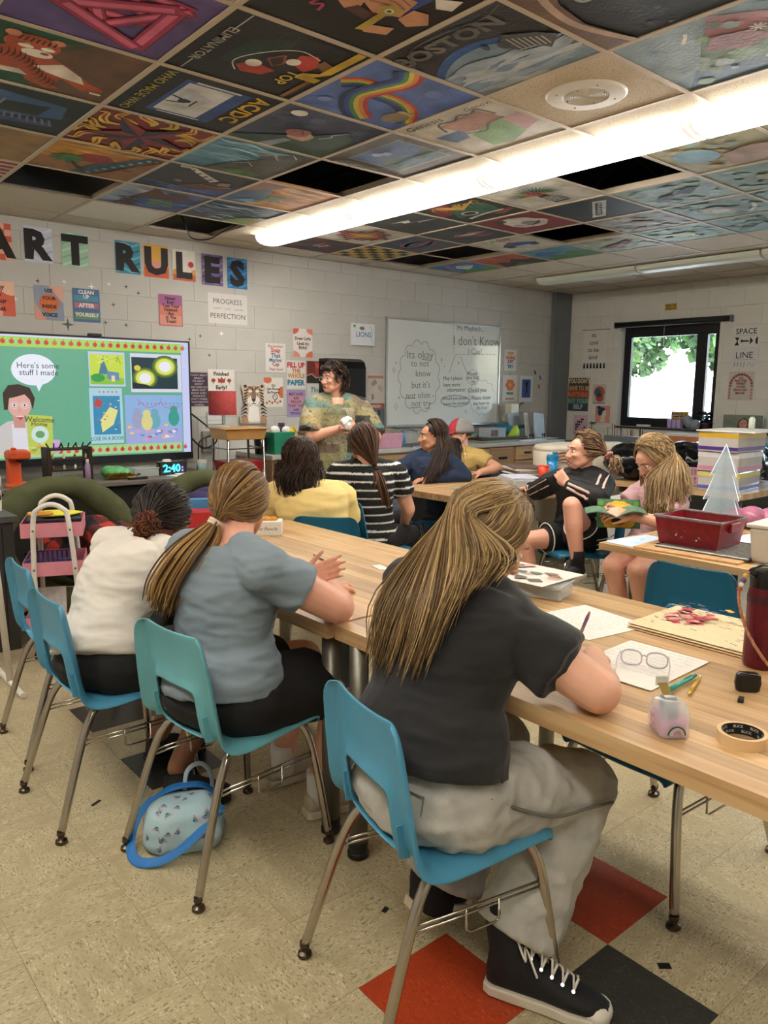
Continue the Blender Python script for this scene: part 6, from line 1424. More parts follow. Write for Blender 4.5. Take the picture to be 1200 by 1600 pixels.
 for k in range(60):
  P=[H.skull((q.uniform(-.5,.5),.55,.8),.02),H.skull((q.uniform(-.6,.6),.85,.62),.03),H.skull((q.uniform(-.7,.7),.93,.36),.02)];lock(mb,P,q.uniform(.004,.006),cols[:3],q,4,.7,4)
 child(mb,'hair',HAIR,root)
 m=MB();pw_=onY(541,661,4.93);[m.ell(pw_+V(a,0,b),(.03,.025,.03),None,8,6) for a,b in((-.02,.01),(.02,.02),(0,-.02),(.015,-.01))];o=union('paper_wad',m,mat('paper_white','e6e2da',rough=.85,var=.1,bump=.8,bscale=40),None,.006,1,wr=(.012,30,(1,1,1)));tag(o,'crumpled white paper held in the teacher\'s clasped hands','paper')
teacher()
# ================================================================ things on the walls
def back_box(x0,y0,x1,y1,yp=YB-.006):
 """a picture box on the screen wall -> centre, width, height in metres"""
 xc,yc=(x0+x1)/2,(y0+y1)/2;L,R2=onY(x0,yc,yp),onY(x1,yc,yp);w_=R2.x-L.x
 s=(onY(xc+1,yc,yp),onY(xc,yc,yp));slope=0
 a=onY(xc,yc,yp);
 q=_CM.transposed()@(Vector((a.x+.2,a.y,a.z))-Vector((0,0,CAM_H)));u2,v2=600+1197.79*q.x/-q.z,800-1197.79*q.y/-q.z;slope=(v2-yc)/(u2-xc)
 dy=abs(slope)*(x1-x0)/2;h=onY(xc,y0+dy,yp).z-onY(xc,y1-dy,yp).z
 return Vector(((L.x+R2.x)/2,yp,a.z)),w_,h
def right_box(x0,y0,x1,y1,xp=XR-.006):
 xc,yc=(x0+x1)/2,(y0+y1)/2;L,R2=onX(x0,yc,xp),onX(x1,yc,xp);w_=abs(L.y-R2.y);a=onX(xc,yc,xp)
 h=onX(xc,y0,xp).z-onX(xc,y1,xp).z
 return Vector((xp,(L.y+R2.y)/2,a.z)),w_,h*.98
def poster(box,base,draw,label,side='b',cat='poster',name='poster',thick=.0012,group=None,tilt=0,off=0.0,m=None):
 c,w_,h=(back_box if side=='b' else right_box)(*box)
 s=Sheet(w_,h,base=hx(base),thick=thick);draw(s)
 rt=Vector((1,0,0)) if side=='b' else Vector((0,-1,0));up=Vector((0,0,1))
 if tilt:up=Matrix.Rotation(R_(tilt),3,rt.cross(up))@up;rt=Matrix.Rotation(R_(tilt),3,Vector((0,-1,0)) if side=='b' else Vector((-1,0,0)))@rt
 c=c+(Vector((0,-1,0)) if side=='b' else Vector((-1,0,0)))*off
 return tag(s.place(name,c,rt,up,m=m),label,cat,group)
def lines(s,items,col='1c1a1c',bold=.02,shear=0,x=.5,sx=1.0):
 """items: (text, y, height as a share of the sheet[, colour])"""
 for it in items:
  t,y,k=it[:3];c=it[3] if len(it)>3 else col
  vs,_=text_mesh(t,bold,shear);wd=(max(v[0] for v in vs)-min(v[0] for v in vs))*k*s.h/.72;s.text(t,x,y,k*s.h,c,bold=bold,shear=shear,sx=min(sx,.94*s.w/wd))
def big(ch,col='1d1616',k=.78):return lambda s:s.text(ch,.5,.5,s.h*k,col,bold=.055,sx=.95*min(1.1,s.w/s.h/.62))
def combo(*f):
 def g(s):
  for q in f:q(s)
 return g
def bg_wave(cols,n=5):
 def g(s):
  for i in range(n):y=(i+.5)/n;s.stroke([(0.02,max(.03,y-.06)),(.35,min(.97,y+.05)),(.65,max(.03,y-.04)),(.98,min(.97,y+.06))],s.h*.06,cols[i%len(cols)],smooth=4)
 return g
def checks(c,n=4):
 def g(s):
  for i in range(n):
   for j in range(n+2):
    if(i+j)%2:s.rect(i/n,j/(n+2),(i+1)/n,(j+1)/(n+2),c)
 return g
LET='letters of the ART RULES heading'
poster((-27,345,18,408),'c85a44',combo(checks('e0a890'),big('A')),'heading letter A on an orange checked sheet, at the photo\'s left edge',group=LET,name='letter_sheet')
poster((37,352,82,413),'c2c6d6',combo(bg_wave(['d2d4e0','a8aec6']),big('R')),'heading letter R on a pale lilac sheet',group=LET,name='letter_sheet')
poster((96,361,138,421),'9cc0a8',combo(bg_wave(['b4d0bc','86ae94']),big('T')),'heading letter T on a pale green sheet',group=LET,name='letter_sheet')
poster((180,375,219,430),'3f8ba0',combo(bg_wave(['6ab0c0','2a6478']),big('R')),'heading letter R on a teal marbled sheet',group=LET,name='letter_sheet')
poster((225,381,263,436),'d8a444',combo(lambda s:(s.disc(.5,.3,.34,.24,'d8968a'),s.curve(lambda x:.28+.12*math.sin(x*7),0,1,0,'cc5a38')),big('U')),'heading letter U on a yellow and orange sheet',group=LET,name='letter_sheet')
poster((270,389,305,441),'d6cfc4',combo(lambda s:(s.disc(.8,.55,.13,.1,'b8303c'),s.curve(lambda x:.3+.1*math.sin(x*8),0,1,0,'cc9a44'),s.curve(lambda x:.14+.08*math.sin(x*6+2),0,1,0,'c0603c')),big('L')),'heading letter L on a white sheet with a red sun',group=LET,name='letter_sheet')
poster((315,396,348,448),'6d5a8c',combo(bg_wave(['8f7aa8','4a3a62','a08a7a']),big('E')),'heading letter E on a purple cloudy sheet',group=LET,name='letter_sheet')
poster((355,402,386,453),'2f78b4',combo(bg_wave(['4a94c8','1f5c94']),big('S')),'heading letter S on a bright blue sheet',group=LET,name='letter_sheet')
poster((-26,437,23,495),'d0624c',combo(lambda s:(s.disc(.1,.1,.5,.35,'e0a08c'),s.disc(.9,.9,.4,.3,'e8b8a0')),lambda s:lines(s,[('Stay',.82,.13),('in',.62,.12),('Your',.44,.14),('Seat',.22,.14)],bold=.03)),'red-orange rule poster Stay in Your Seat, cut by the photo\'s left edge')
poster((54,445,99,502),'8a93a6',combo(lambda s:(s.poly([(0,0),(.4,0),(0,.5)],'d09080'),s.poly([(1,1),(.5,1),(1,.5)],'d8a08c'),s.disc(.5,.5,.34,.26,'d06c3a')),lambda s:lines(s,[('USE',.86,.10),('YOUR',.64,.10),('INSIDE',.40,.10),('VOICE',.16,.11)],bold=.04)),'rule poster Use Your Inside Voice with an orange disc')
poster((114,450,156,505),'4a6a94',combo(lambda s:(s.rect(.05,.62,.95,.8,'4f8aa0'),s.rect(.05,.42,.95,.58,'b06a78'),s.rect(.05,.08,.95,.3,'5f8a6a')),lambda s:lines(s,[('CLEAN',.90,.11,'e0dcd4'),('UP',.76,.11,'e0dcd4'),('AFTER',.50,.12,'e0dcd4'),('YOURSELF',.22,.11,'e0dcd4')],bold=.04)),'rule poster Clean Up After Yourself in blue, green and pink bands')
poster((248,459,285,511),'a8607a',combo(lambda s:(s.rect(.04,.66,.96,.97,'9a5a8a'),s.rect(.04,.34,.96,.66,'c87868'),s.rect(.04,.03,.96,.34,'d08c7a')),lambda s:lines(s,[('Never',.88,.10),('Ever',.76,.10),('Toss Your',.64,.10),('Finished',.52,.10),('Art',.40,.10),('In The',.28,.10),('Trash!',.15,.10)],bold=.03)),'rule poster Never Ever Toss Your Finished Art In The Trash')
poster((325,457,386,509),'cfcbc6',lambda s:(lines(s,[('PROGRESS',.74,.17,'4c4c50')],bold=.0),lines(s,[('over',.5,.09,'6a6a6c')],bold=-.01,shear=.4),s.stroke([(.12,.5),(.34,.52)],.004,'6a6a6c'),s.stroke([(.66,.48),(.9,.5)],.004,'6a6a6c'),lines(s,[('PERFECTION',.26,.17,'4c4c50')],bold=.0)),'white poster reading PROGRESS over PERFECTION')
poster((458,513,488,559),'d8cfca',lambda s:(s.disc(0.0,1,.3,.2,'cc5a48',a0=270,a1=360),s.disc(1,1,.32,.2,'d07a62',a0=180,a1=270),s.disc(1,0,.35,.22,'cc6a44',a0=90,a1=180),s.disc(0,0,.35,.22,'d08a7a',a0=0,a1=90),lines(s,[('Draw Light',.64,.11),("Until it's",.48,.11),('Right!',.32,.11)],bold=.03)),"pale poster Draw Light Until it's Right with red corners")
poster((415,536,446,582),'d4d0cc',lambda s:lines(s,[('Remember',.90,.10,'b08080'),('Snap',.74,.15,'c03a34'),('That',.58,.15,'3f6a86'),('Marker',.42,.13,'3f7a94'),('Cap',.26,.13,'a8483a'),("That's Good",.10,.08,'a05a5a')],bold=.03),'white poster Remember Snap That Marker Cap')
poster((448,563,477,608),'d2cfcc',lambda s:lines(s,[('FILL UP',.84,.18,'b8343c'),('THE',.64,.14,'c07a4a'),('WHOLE',.46,.16,'c0904a'),('PAPER',.22,.19,'2f7a98')],bold=.05),'white poster Fill Up The Whole Paper in coloured letters')
poster((479,564,505,599),'8a3a34',lambda s:(s.curve(lambda x:.3+.1*math.sin(x*8),0,1,0,'2c2a28'),s.stroke([(0.02,.32),(.3,.4),(.6,.25),(.98,.38)],.008,'b0a898',smooth=4),s.poly([(.5,.9),(.95,.92),(.95,.7),(.6,.66)],'b0584a'),[s.rect(.08,.92-.085*i,.45+.03*(i%3),.96-.085*i,'2a2020') for i in range(6)]),'dark red poster with a brown wave')
poster((412,590,442,636),'d6d2ca',lambda s:(s.disc(.2,.92,.22,.12,'c8684a'),s.disc(.95,.5,.2,.2,'cc6c4c'),[s.disc(.15+.14*i,.14+.05*(i%2),.06,.04,['c8684a','b08a6a','a06a5a'][i%3]) for i in range(6)],lines(s,[('Go',.74,.09),('Get Phones',.62,.08),('Be Present',.50,.08)],bold=.02),s.disc(.58,.34,.14,.1,'2c2a2a'),s.disc(.58,.34,.11,.08,'d6d2ca'),s.stroke([(.50,.40),(.66,.28)],.004,'2c2a2a')),'white poster about phones with orange flowers')
poster((448,609,477,652),'9a8ab4',lambda s:(s.disc(.5,.6,.44,.3,'b88aa0'),lines(s,[('MISTAKES',.84,.10),('ARE',.70,.10),('PROOF',.56,.10),('THAT YOU',.42,.10),('ARE',.28,.10),('TRYING!',.14,.10)],col='4a3450',bold=.02)),'purple and pink poster Mistakes Are Proof That You Are Trying')
poster((480,600,512,652),'c4c6c4',lambda s:(lines(s,[('Think',.82,.16,'28607c')],bold=.01,shear=.25),s.disc(.3,.5,.14,.09,'2c6478'),s.disc(.7,.5,.14,.09,'8a4a50'),s.disc(.3,.28,.14,.09,'4a8a9a'),s.disc(.7,.28,.14,.09,'6a6a6a')),'pale Think poster behind the teacher\'s shoulder')
poster((325,577,366,612),'d6d2cc',lambda s:(lines(s,[('Finished',.80,.17),('Early?',.16,.18)],bold=.035),[s.disc(x,.50,.08,.09,'a8383c') for x in(.2,.8)],s.poly([(.38,.40),(.36,.62),(.46,.55),(.5,.68),(.56,.55),(.66,.62),(.62,.40)],'a03a30'),[s.stroke([(x,.42),(x,.32)],.005,'4a6a44') for x in(.2,.5,.8)]),'white Finished Early? poster with red flowers, above the lamp')
poster((296,582,325,635),'3f2c40',lambda s:lines(s,[(t,.92-.088*i,.055,'b8b0b4') for i,t in enumerate(("IT'S NOT ABOUT",'PERFECT',"IT'S ABOUT",'EFFORT','AND WHEN YOU','BRING THAT','EFFORT EVERY','SINGLE DAY',"THAT'S WHERE",'TRANSFORMATION','HAPPENS'))],bold=.01),'dark plum poster of white text between the screen and the lamp')
poster((322,644,352,664),'c8ccd0',lambda s:(s.rect(0,0,1,1,'6f8a86'),s.rect(.08,.06,.92,.94,'c8ccd0'),[s.rect(.1,.12+.2*i,.9,.2+.2*i,'a8b0cc' if i%2 else 'd8c0b8') for i in range(4)]),'small chart on the wall beneath the lampshade')
poster((573,585,600,630),'c6bcb4',lambda s:([s.poly(blob(rnd.uniform(.15,.85),rnd.uniform(.15,.85),.1,rnd),c) for c in('a88a78','d8d0c8','9a8478','c09a88','b4a8a0','8f8a88')],s.rect(.05,.86,.95,.96,'b08070')),'pale collage sheet left of the whiteboard, the upper one')
poster((573,630,600,668),'5f6670',lambda s:(s.rect(.03,.78,.97,.97,'b4584c'),lines(s,[('ORIGIN',.88,.11,'d8d4d0')],bold=.02),[s.poly(blob(rnd.uniform(.15,.85),rnd.uniform(.12,.7),.11,rnd),c) for c in('2c3038','8a98a8','c8ccd0','3a4250','a0a8b0','5a4a4a')]),'dark collage sheet left of the whiteboard, the lower one')
poster((788,546,807,580),'d4d2cc',lambda s:lines(s,[('KEEP',.82,.15,'c8963a'),('GOING',.62,.15,'b8503a'),('JUST',.42,.15,'8a3a3c'),('TRY',.2,.16,'2f6a94')],bold=.05),'small poster of stacked orange, red and blue words right of the whiteboard')
poster((785,586,808,627),'cfccc6',lambda s:(s.stroke([(.5,.22),(.5,.5)],.006,'5a7a5a'),[s.disc(.5+.2*math.cos(k*1.05),.62+.14*math.sin(k*1.05),.13,.09,'d0704a') for k in range(6)],s.disc(.5,.62,.1,.07,'d8a060'),s.disc(.38,.30,.12,.05,'4a8a7a'),s.disc(.62,.30,.12,.05,'4a8a7a'),s.rect(.2,.06,.8,.12,'b08070')),'orange flower print right of the whiteboard')
poster((812,587,832,628),'cfd0d2',lambda s:(s.rect(.16,.16,.84,.86,'3a5a9c'),s.poly([(.42,.18),(.5,.5),(.42,.7),(.52,.82),(.62,.7),(.58,.5),(.66,.2),(.56,.4)],'181a24'),s.stroke([(.45,.66),(.3,.78)],.006,'181a24'),s.stroke([(.6,.66),(.72,.8)],.006,'181a24')),'blue print of a dark dancing figure right of the whiteboard')
poster((548,505,582,541),'d8dade',lambda s:(lines(s,[('LIONS',.5,.24,'3f5f9a')],bold=.01),s.disc(.42,.78,.12,.08,'7a6a5a'),s.stroke([(.8,.9),(.9,.6),(.85,.3),(.95,.1)],.006,'4a9a6a',smooth=3),s.poly([(0,.9),(.14,.95),(.1,.75)],'4a9a5a')),'small white canvas lettered LIONS in blue',cat='canvas',name='canvas',thick=.035)
def star(u,v,r,col,label,grp=None):
 p=onY(u,v,YB-.003);s=Sheet(2*r,2*r,base=hx(col),thick=.0008);s.mb=MB();s.poly([(.5+(.5 if k%2==0 else.13)*math.cos(k*math.pi/4),.5+(.5 if k%2==0 else.13)*math.sin(k*math.pi/4)) for k in range(8)],col)
 v0=list(s.mb.v);n=len(v0);s.mb.v+=[(a,b,c-.0008) for a,b,c in v0];s.mb.f+=[(i,n+i,n+(i+1)%n,(i+1)%n) for i in range(n)];s.mb.c+=[hx(col)]*n;s.mb.mi+=[0]*n
 tag(s.place('star_sticker',p,(1,0,0),(0,0,1)),label,'sticker',grp)
star(106,507,.055,'56605e','large grey four-point star sticker just above the screen');star(143,448,.03,'f0eee8','white starburst sticker above the Clean Up poster');star(346,521,.028,'f0eee8','white star sticker below the PROGRESS poster')
for u,v,w_ in((59,439,'above the Inside Voice poster'),(197,448,'right of the white starburst, below the teal letter R'),(177,476,'just right of the Clean Up poster'),(165,504,'at the lower right corner of the Clean Up poster'),(197,508,'above the middle of the screen'),(313,525,'below the PROGRESS poster at its left'),(327,555,'above the Finished Early poster'),(216,458,'left of the Never Ever poster'),(296,530,'at the upper right corner of the screen')):star(u,v,.022,'3c403e','small dark star sticker '+w_,'small dark star stickers')
for u,v,w_ in((24,467,'beside the Stay poster'),(100,440,'above the Inside Voice poster at its right'),(170,444,'below the green letter T at its right')):star(u,v,.022,'e8e6e0','small white star sticker '+w_,'small white star stickers')
for u,v,c,nm in((836,582,'5a4a44','dark'),(844,590,'5a6a7c','grey-blue'),(842,604,'a8684a','orange')):
 p=onY(u,v,YB-.003);s=Sheet(.055,.075,base=hx(c),thick=.001);s.mb=MB();s.poly([(.5,0),(.75,.2),(.9,.45),(.7,.6),(.8,.8),(.5,1),(.2,.8),(.3,.6),(.1,.45),(.25,.2)],c);s.stroke([(.5,0),(.5,.9)],.002,'2a2420');s.stroke([(.5,.4),(.8,.55)],.0015,'2a2420');tag(s.place('paper_leaf',p,(.8,0,.5),(-.5,0,.8)),'small %s paper leaf on the wall beside the grey column'%nm,'leaf')
SCY=6.335;tr,br=onY(297,533,SCY),onY(297,716,SCY);X1=tr.x;ZT=tr.z;ZB=br.z;X0=X1-1.96
t=empty('interactive_display',((X0+X1)/2,SCY,(ZT+ZB)/2),label='large wall-mounted interactive display showing a slide',cat='display');W_,H_=X1-X0,ZT-ZB
BEZ=mat('display_bezel','16171b',rough=.35,var=.03)
m=MB();m.box((0,.045,0),(W_,.08,H_));m.build('housing',BEZ,t,bevel=.006);m=MB();m.box((0,.0,-H_/2+.03),(W_-.01,.02,.06));m.build('lower_bezel',mat('display_lower_bezel','22252b',rough=.4),t,bevel=.003)
m=MB();m.box((.16,.03,H_/2+.012),(.10,.05,.022));m.build('camera_bar',BEZ,t,bevel=.003)
SW,SH=W_-.05,H_-.075;SX0,SZ0=X0+.025,ZB+.058
def sc(u,v):p=onY(u,v,SCY);return((p.x-SX0)/SW,(p.z-SZ0)/SH)
EMIT=bpy.data.materials.new('screen_picture');EMIT.use_nodes=True;n_=EMIT.node_tree.nodes;l_=EMIT.node_tree.links;b_=n_['Principled BSDF'];b_.inputs['Base Color'].default_value=(.01,.01,.01,1);b_.inputs['Roughness'].default_value=.25
at=n_.new('ShaderNodeAttribute');at.attribute_name='Col';nz=n_.new('ShaderNodeTexNoise');nz.inputs['Scale'].default_value=40;mx=n_.new('ShaderNodeMix');mx.data_type='RGBA';mx.blend_type='MULTIPLY';mx.inputs['Factor'].default_value=.12;l_.new(at.outputs['Color'],mx.inputs['A']);l_.new(nz.outputs['Color'],mx.inputs['B']);l_.new(mx.outputs['Result'],b_.inputs['Emission Color']);b_.inputs['Emission Strength'].default_value=.48
s=Sheet(SW,SH,base=hx('66a98a'),thick=.003);q=random.Random(8)
def pq(x0,y0,x1,y1,col):
 a,b=sc(x0,y0),sc(x1,y1);s.rect(a[0],b[1],b[0],a[1],col);return a[0],b[1],b[0],a[1]
s.rect(0,.905,.965,.985,'a9cf5a');s.rect(0,.015,.955,.095,'a9cf8a');s.rect(.965,0,1,1,'c6ccf0');s.rect(0,.985,1,1,'d0d4f0')
for i in range(30):
 x=.02+i*.0325
 for y in(.945,.055):s.disc(x,y,.0095,.019,q.choice(['d03a2a','c83c34','d86a34','c84a4a'] if y>.5 else['b83040','d05a5a','c03a48']),12);s.stroke([(x,y+.018),(x+.004,y+.032)],.004,'4a6a2a')
 s.disc(x+.016,.945,.004,.009,'8ac8d8',8)
bx=sc(50,578);s.disc(bx[0],bx[1],.085,.125,'e8ecf8',28);s.poly([sc(52,597),sc(58,612),sc(66,596)],'e8ecf8');s.text("Here's some",*sc(57,571),.044,'30363c',bold=.0);s.text('stuff I made',*sc(58,582),.044,'30363c',bold=.0)
a=pq(134,549,193,604,'c4cce8');a=pq(136,553,191,601,'c4d84a')
x0,y0,x1,y1=a;w2,h2=x1-x0,y1-y0
s.poly([(x0,y0),(x0,y0+.3*h2),(x0+.4*w2,y0+.4*h2),(x1,y0+.2*h2),(x1,y0)],'8ac048');s.poly([(x0+.25*w2,y0+.35*h2),(x0+.38*w2,y1-.08*h2),(x0+.55*w2,y0+.35*h2)],'4a7a9a');s.poly([(x0+.5*w2,y0+.2*h2),(x0+.5*w2,y0+.45*h2),(x0+.85*w2,y0+.4*h2),(x0+.85*w2,y0+.12*h2)],'6a8ab0');s.disc(x0+.22*w2,y0+.22*h2,.2*w2,.14*h2,'3a9a4a');s.rect(x0+.62*w2,y0+.1*h2,x0+.72*w2,y0+.3*h2,'e0d8a8')
for k in range(14):s.stroke([(x0+q.uniform(.05,.95)*w2,y1-.3*h2),(x0+q.uniform(.05,.95)*w2,y1-.05*h2)],.008,q.choice(['a8c83a','d8e06a','8ab03a']))
a=pq(199,552,280,613,'d4d6e4');a=pq(201,558,274,608,'1f3a40');x0,y0,x1,y1=a;w2,h2=x1-x0,y1-y0
for(cx_,cy_,r_) in((.28,.34,.22),(.72,.72,.23)):
 for f,c in((1.25,'4a6a3a'),(1.05,'8a9a3a'),(.9,'d8e05a'),(.6,'e8e8f4')):s.disc(x0+cx_*w2,y0+cy_*h2,r_*w2*f,r_*1.25*h2*f,c,22)
s.disc(x0+.12*w2,y0+.66*h2,.07*w2,.09*h2,'d8c84a');s.poly([(x0,y0),(x0+.5*w2,y0),(x0+.3*w2,y0+.14*h2),(x0,y0+.2*h2)],'16282e')
a=pq(135,606,190,691,'a8d0dc');x0,y0,x1,y1=a;w2,h2=x1-x0,y1-y0
s.rect(x0+.1*w2,y0+.16*h2,x0+.92*w2,y0+.86*h2,'3a8ab0');s.poly([(x0+.35*w2,y0+.2*h2),(x0+.3*w2,y0+.42*h2),(x0+.6*w2,y0+.66*h2),(x0+.85*w2,y0+.6*h2),(x0+.7*w2,y0+.34*h2)],'e0dc8a');s.poly([(x0+.12*w2,y0+.68*h2),(x0+.3*w2,y0+.64*h2),(x0+.4*w2,y0+.76*h2),(x0+.2*w2,y0+.82*h2)],'b84a4a')
for k in range(14):s.poly(blob(x0+q.uniform(.14,.88)*w2,y0+q.uniform(.2,.82)*h2,.035*w2,q,8),q.choice(['d86a7a','e0c85a','2c6a9a','d0dce0']))
s.text('LOSE IN A BOOK',x0+.5*w2,y0+.09*h2,.032,'3a7a7a',bold=.01,sx=.8);[s.disc(x0+(.3+.13*k)*w2,y0+.93*h2,.03*w2,.02*h2,'d87a7a',8) for k in range(5)]
a=pq(190,617,281,690,'8cb0dc');x0,y0,x1,y1=a;w2,h2=x1-x0,y1-y0
s.poly([(x0,y0),(x0,y0+.45*h2),(x1,y0+.3*h2),(x1,y0)],'a0a8d8')
for k in range(26):s.poly(blob(x0+q.uniform(.06,.94)*w2,y0+q.uniform(.05,.38)*h2,.04*w2,q,8),q.choice(['e0e4f0','c85a5a','e0c86a','7a8ac0','b0bce0','d0a0b8']))
for cx_,cy_,c in((.2,.48,'9aa0c0'),(.5,.46,'6aa8b8'),(.84,.52,'3a9a8a'),(.36,.44,'d8d08a')):s.disc(x0+cx_*w2,y0+cy_*h2,.10*w2,.17*h2,c,14);s.disc(x0+cx_*w2,y0+(cy_+.18)*h2,.07*w2,.08*h2,c,12)
for r in range(2):
 s.stroke([(x0+(.2+.4*r)*w2,y0+.92*h2),(x0+(.4+.3*r)*w2,y0+.74*h2),(x0+(.62+.34*r)*w2,y0+(.86-.1*r)*h2)],.004,'c0506a',smooth=4)
 for k in range(6):xx=x0+(.22+.4*r+.07*k)*w2;s.poly([(xx,y0+.84*h2),(xx+.03*w2,y0+.84*h2),(xx+.015*w2,y0+.78*h2)],q.choice(['d05a6a','7a8ad0']))
P=[sc(*p) for p in((-8,712),(-8,668),(8,658),(30,655),(52,668),(60,690),(66,712))];s.poly(P,'c8c2c0');s.poly([sc(*p) for p in((14,662),(36,660),(42,712),(18,712))],'dcd8e0');s.poly([sc(*p) for p in((16,648),(34,648),(36,668),(18,668))],'c89088')
fx=sc(26,632);s.disc(fx[0],fx[1],.044,.105,'dca89c',24)
s.poly([sc(*p) for p in((2,640),(0,614),(8,602),(24,600),(42,606),(50,622),(47,640),(42,624),(34,616),(20,620),(10,622),(8,640))],'3c2a26')
for ex_ in(18,34):s.disc(*sc(ex_,633),.010,.012,'ece8ec',12);s.disc(*sc(ex_,633),.004,.009,'2c2a30',8);g_=[sc(ex_+7*math.cos(t),633+5*math.sin(t)) for t in np.linspace(0,6.28,14,endpoint=False)];s.stroke(g_,.005,'e0c8d0',closed=True)
s.stroke([sc(25,634),sc(27,643),sc(23,644)],.004,'b8847c');s.poly([sc(*p) for p in((19,649),(27,652),(35,648),(28,656))],'b83a48');s.stroke([sc(21,650),sc(33,650)],.006,'f0e8e8')
s.poly([sc(*p) for p in((37,647),(77,650),(79,712),(41,710))],'b8c85a');s.text('Welcome',*sc(57,655),.040,'6a5a2a',bold=.02,rot=-4);s.text('Home',*sc(57,662),.034,'6a5a2a',bold=.02,rot=-4);a=sc(58,678);s.disc(a[0],a[1],.034,.07,'c8e0d8',18);s.disc(a[0],a[1],.018,.03,'6a9a6a',12)
for k in range(12):s.poly(blob(*[c+q.uniform(-.03,.03) for c in sc(58,698)],.012,q,8),q.choice(['e0d060','6ab0c0','d89a4a','7ab04a']))
for k in range(4):s.stroke([sc(76+3*k,702),sc(80+2.5*k,686)],.022,'c8a8d0',widths=[1,1,.5])
s.disc(*sc(83,700),.02,.04,'c4a0cc',14)
o=s.place('picture',(SX0+SW/2,SCY-.0035,SZ0+SH/2),(1,0,0),(0,0,1),m=EMIT);o.parent=t;o.matrix_parent_inverse=Matrix.Translation(-t.location);
WX0,WX1,WZ0,WZ1=5.44,7.25,1.06,2.215
t=empty('whiteboard',((WX0+WX1)/2,YB-.018,(WZ0+WZ1)/2),label='large whiteboard with handwritten notes in marker',cat='whiteboard');Wc=t.location.copy();ww,wh=WX1-WX0,WZ1-WZ0
WB=mat('whiteboard_enamel','d6dad8',rough=.12,var=.02,scale=2)
m=MB();m.box((0,.002,0),(ww,.012,wh));m.build('panel',WB,t)
ALU=mat('aluminium_trim','b4b6b4',rough=.35,metal=.8)
for(c,sz,nm) in(((0,-.004,wh/2),(ww+.03,.022,.022),'top_trim'),((0,-.004,-wh/2),(ww+.03,.022,.022),'bottom_trim'),((-ww/2,-.004,0),(.022,.022,wh),'side_trim'),((ww/2,-.004,0),(.022,.022,wh),'side_trim'),((0,-.03,-wh/2-.008),(ww*.9,.06,.008),'pen_tray')):
 m=MB();m.box(c,sz);m.build(nm,ALU,t,bevel=.002)
def wb(x,y):p=onY(580+x/3.75,450+y/3.75,YB-.012);return((p.x-WX0)/ww,(p.z-WZ0)/wh)
s=Sheet(ww,wh,base=(1,1,1),thick=.0004);s.mb=MB();MK='54585c'
def wt(t_,x,y,k,b=-.012):s.text(t_,*wb(x,y),k*1.1,MK,bold=b if k>.06 else-.002,rot=1.5)
for a in((("Its okay"),285,398,.085),('to not',283,446,.07),('know',302,500,.07),("but it's",288,566,.07),('not ohm -',284,628,.07),('not try',290,685,.07),('Ms Maybach...',580,242,.055),("I don't Know",618,310,.10),('I Can!',604,372,.065),('May I please',474,532,.042),('have more',468,566,.042),('information',492,596,.042),('Would you please',484,648,.036),('repeat the question',490,678,.034),('Would',584,502,.042),('you help',590,526,.042),('me',592,550,.036),('Could you',616,602,.05),('Please show',640,642,.045),('me how to',640,674,.042),('do that?',646,700,.042)):wt(*a)
for x0,y0,x1,y1 in((290,418,345,424),(196,646,250,646),(238,702,284,700),(308,704,340,704),(440,520,440,520)):s.stroke([wb(x0,y0),wb(x1,y1)],.006,MK)
for i in range(9):s.stroke([wb(476,216+i*19),wb(477,226+i*19)],.005,MK)
for i in range(11):s.stroke([wb(486+i*22,390),wb(498+i*22,390)],.005,MK)
s.stroke([wb(484,394),wb(448,496)],.005,MK);s.stroke([wb(516,404),wb(548,492)],.005,MK)
def cloud(cx_,cy_,rx,ry,n,w_=.005):
 P=[]
 for k in range(n):
  for j in range(6):
   a=2*math.pi*(k+j/6)/n;b=math.sin(math.pi*j/6)*.14+1;P.append(wb(cx_+rx*b*math.cos(a),cy_+ry*b*math.sin(a)))
 s.stroke(P,w_,MK,closed=True)
cloud(272,520,108,190,13);cloud(484,662,76,30,14);cloud(640,640,70,92,12,.003);cloud(588,524,34,40,9,.003)
for x,y,r in((124,482,22),(136,694,26),(404,422,16),(137,438,9),(154,642,9),(503,440,12),(545,724,14),(421,460,5)):s.stroke([wb(x+r*(1 if k%2==0 else.25)*(.6 if k%4==0 else 1)*math.cos(k*math.pi/4),y+r*(1 if k%2==0 else.25)*math.sin(k*math.pi/4)) for k in range(8)],.004,MK,closed=True)
o=s.place('handwriting',(Wc.x,YB-.0225,Wc.z),(1,0,0),(0,0,1));o.parent=t;o.matrix_parent_inverse=Matrix.Translation(-Wc)
c,w_,h=back_box(508,560,563,622,YB-.12)
t=empty('towel_dispenser',(c.x,YB-.12,c.z),label='black paper towel dispenser on the wall behind the teacher',cat='dispenser');BLKP=mat('black_gloss_plastic','131416',rough=.22,var=.05)
m=MB();pr=[(-.105,-h/2),(.115,-h/2),(.115,h/2),(-.02,h/2),(-.08,h/2-.03),(-.105,h/2-.10)];m.prism([(a,b) for a,b in pr],-w_/2,w_/2,T=Matrix(((0,0,1,0),(1,0,0,0),(0,1,0,0),(0,0,0,1))));m.build('cover',BLKP,t,bevel=.012,seg=3)
m=MB();m.box((0,-.02,-h/2-.012),(w_*.8,.10,.022));m.build('chute',mat('dispenser_grey','3a3a3c',rough=.5),t,bevel=.003);m=MB();m.box((0,-.03,-h/2-.06),(.16,.003,.10));m.build('paper_towel',mat('towel_paper','d2cdc4',rough=.9),t)
c,w_,h=back_box(374,597,418,662,YB-.03);s=Sheet(w_,h,base=(1,1,1),thick=.001);s.mb=MB()
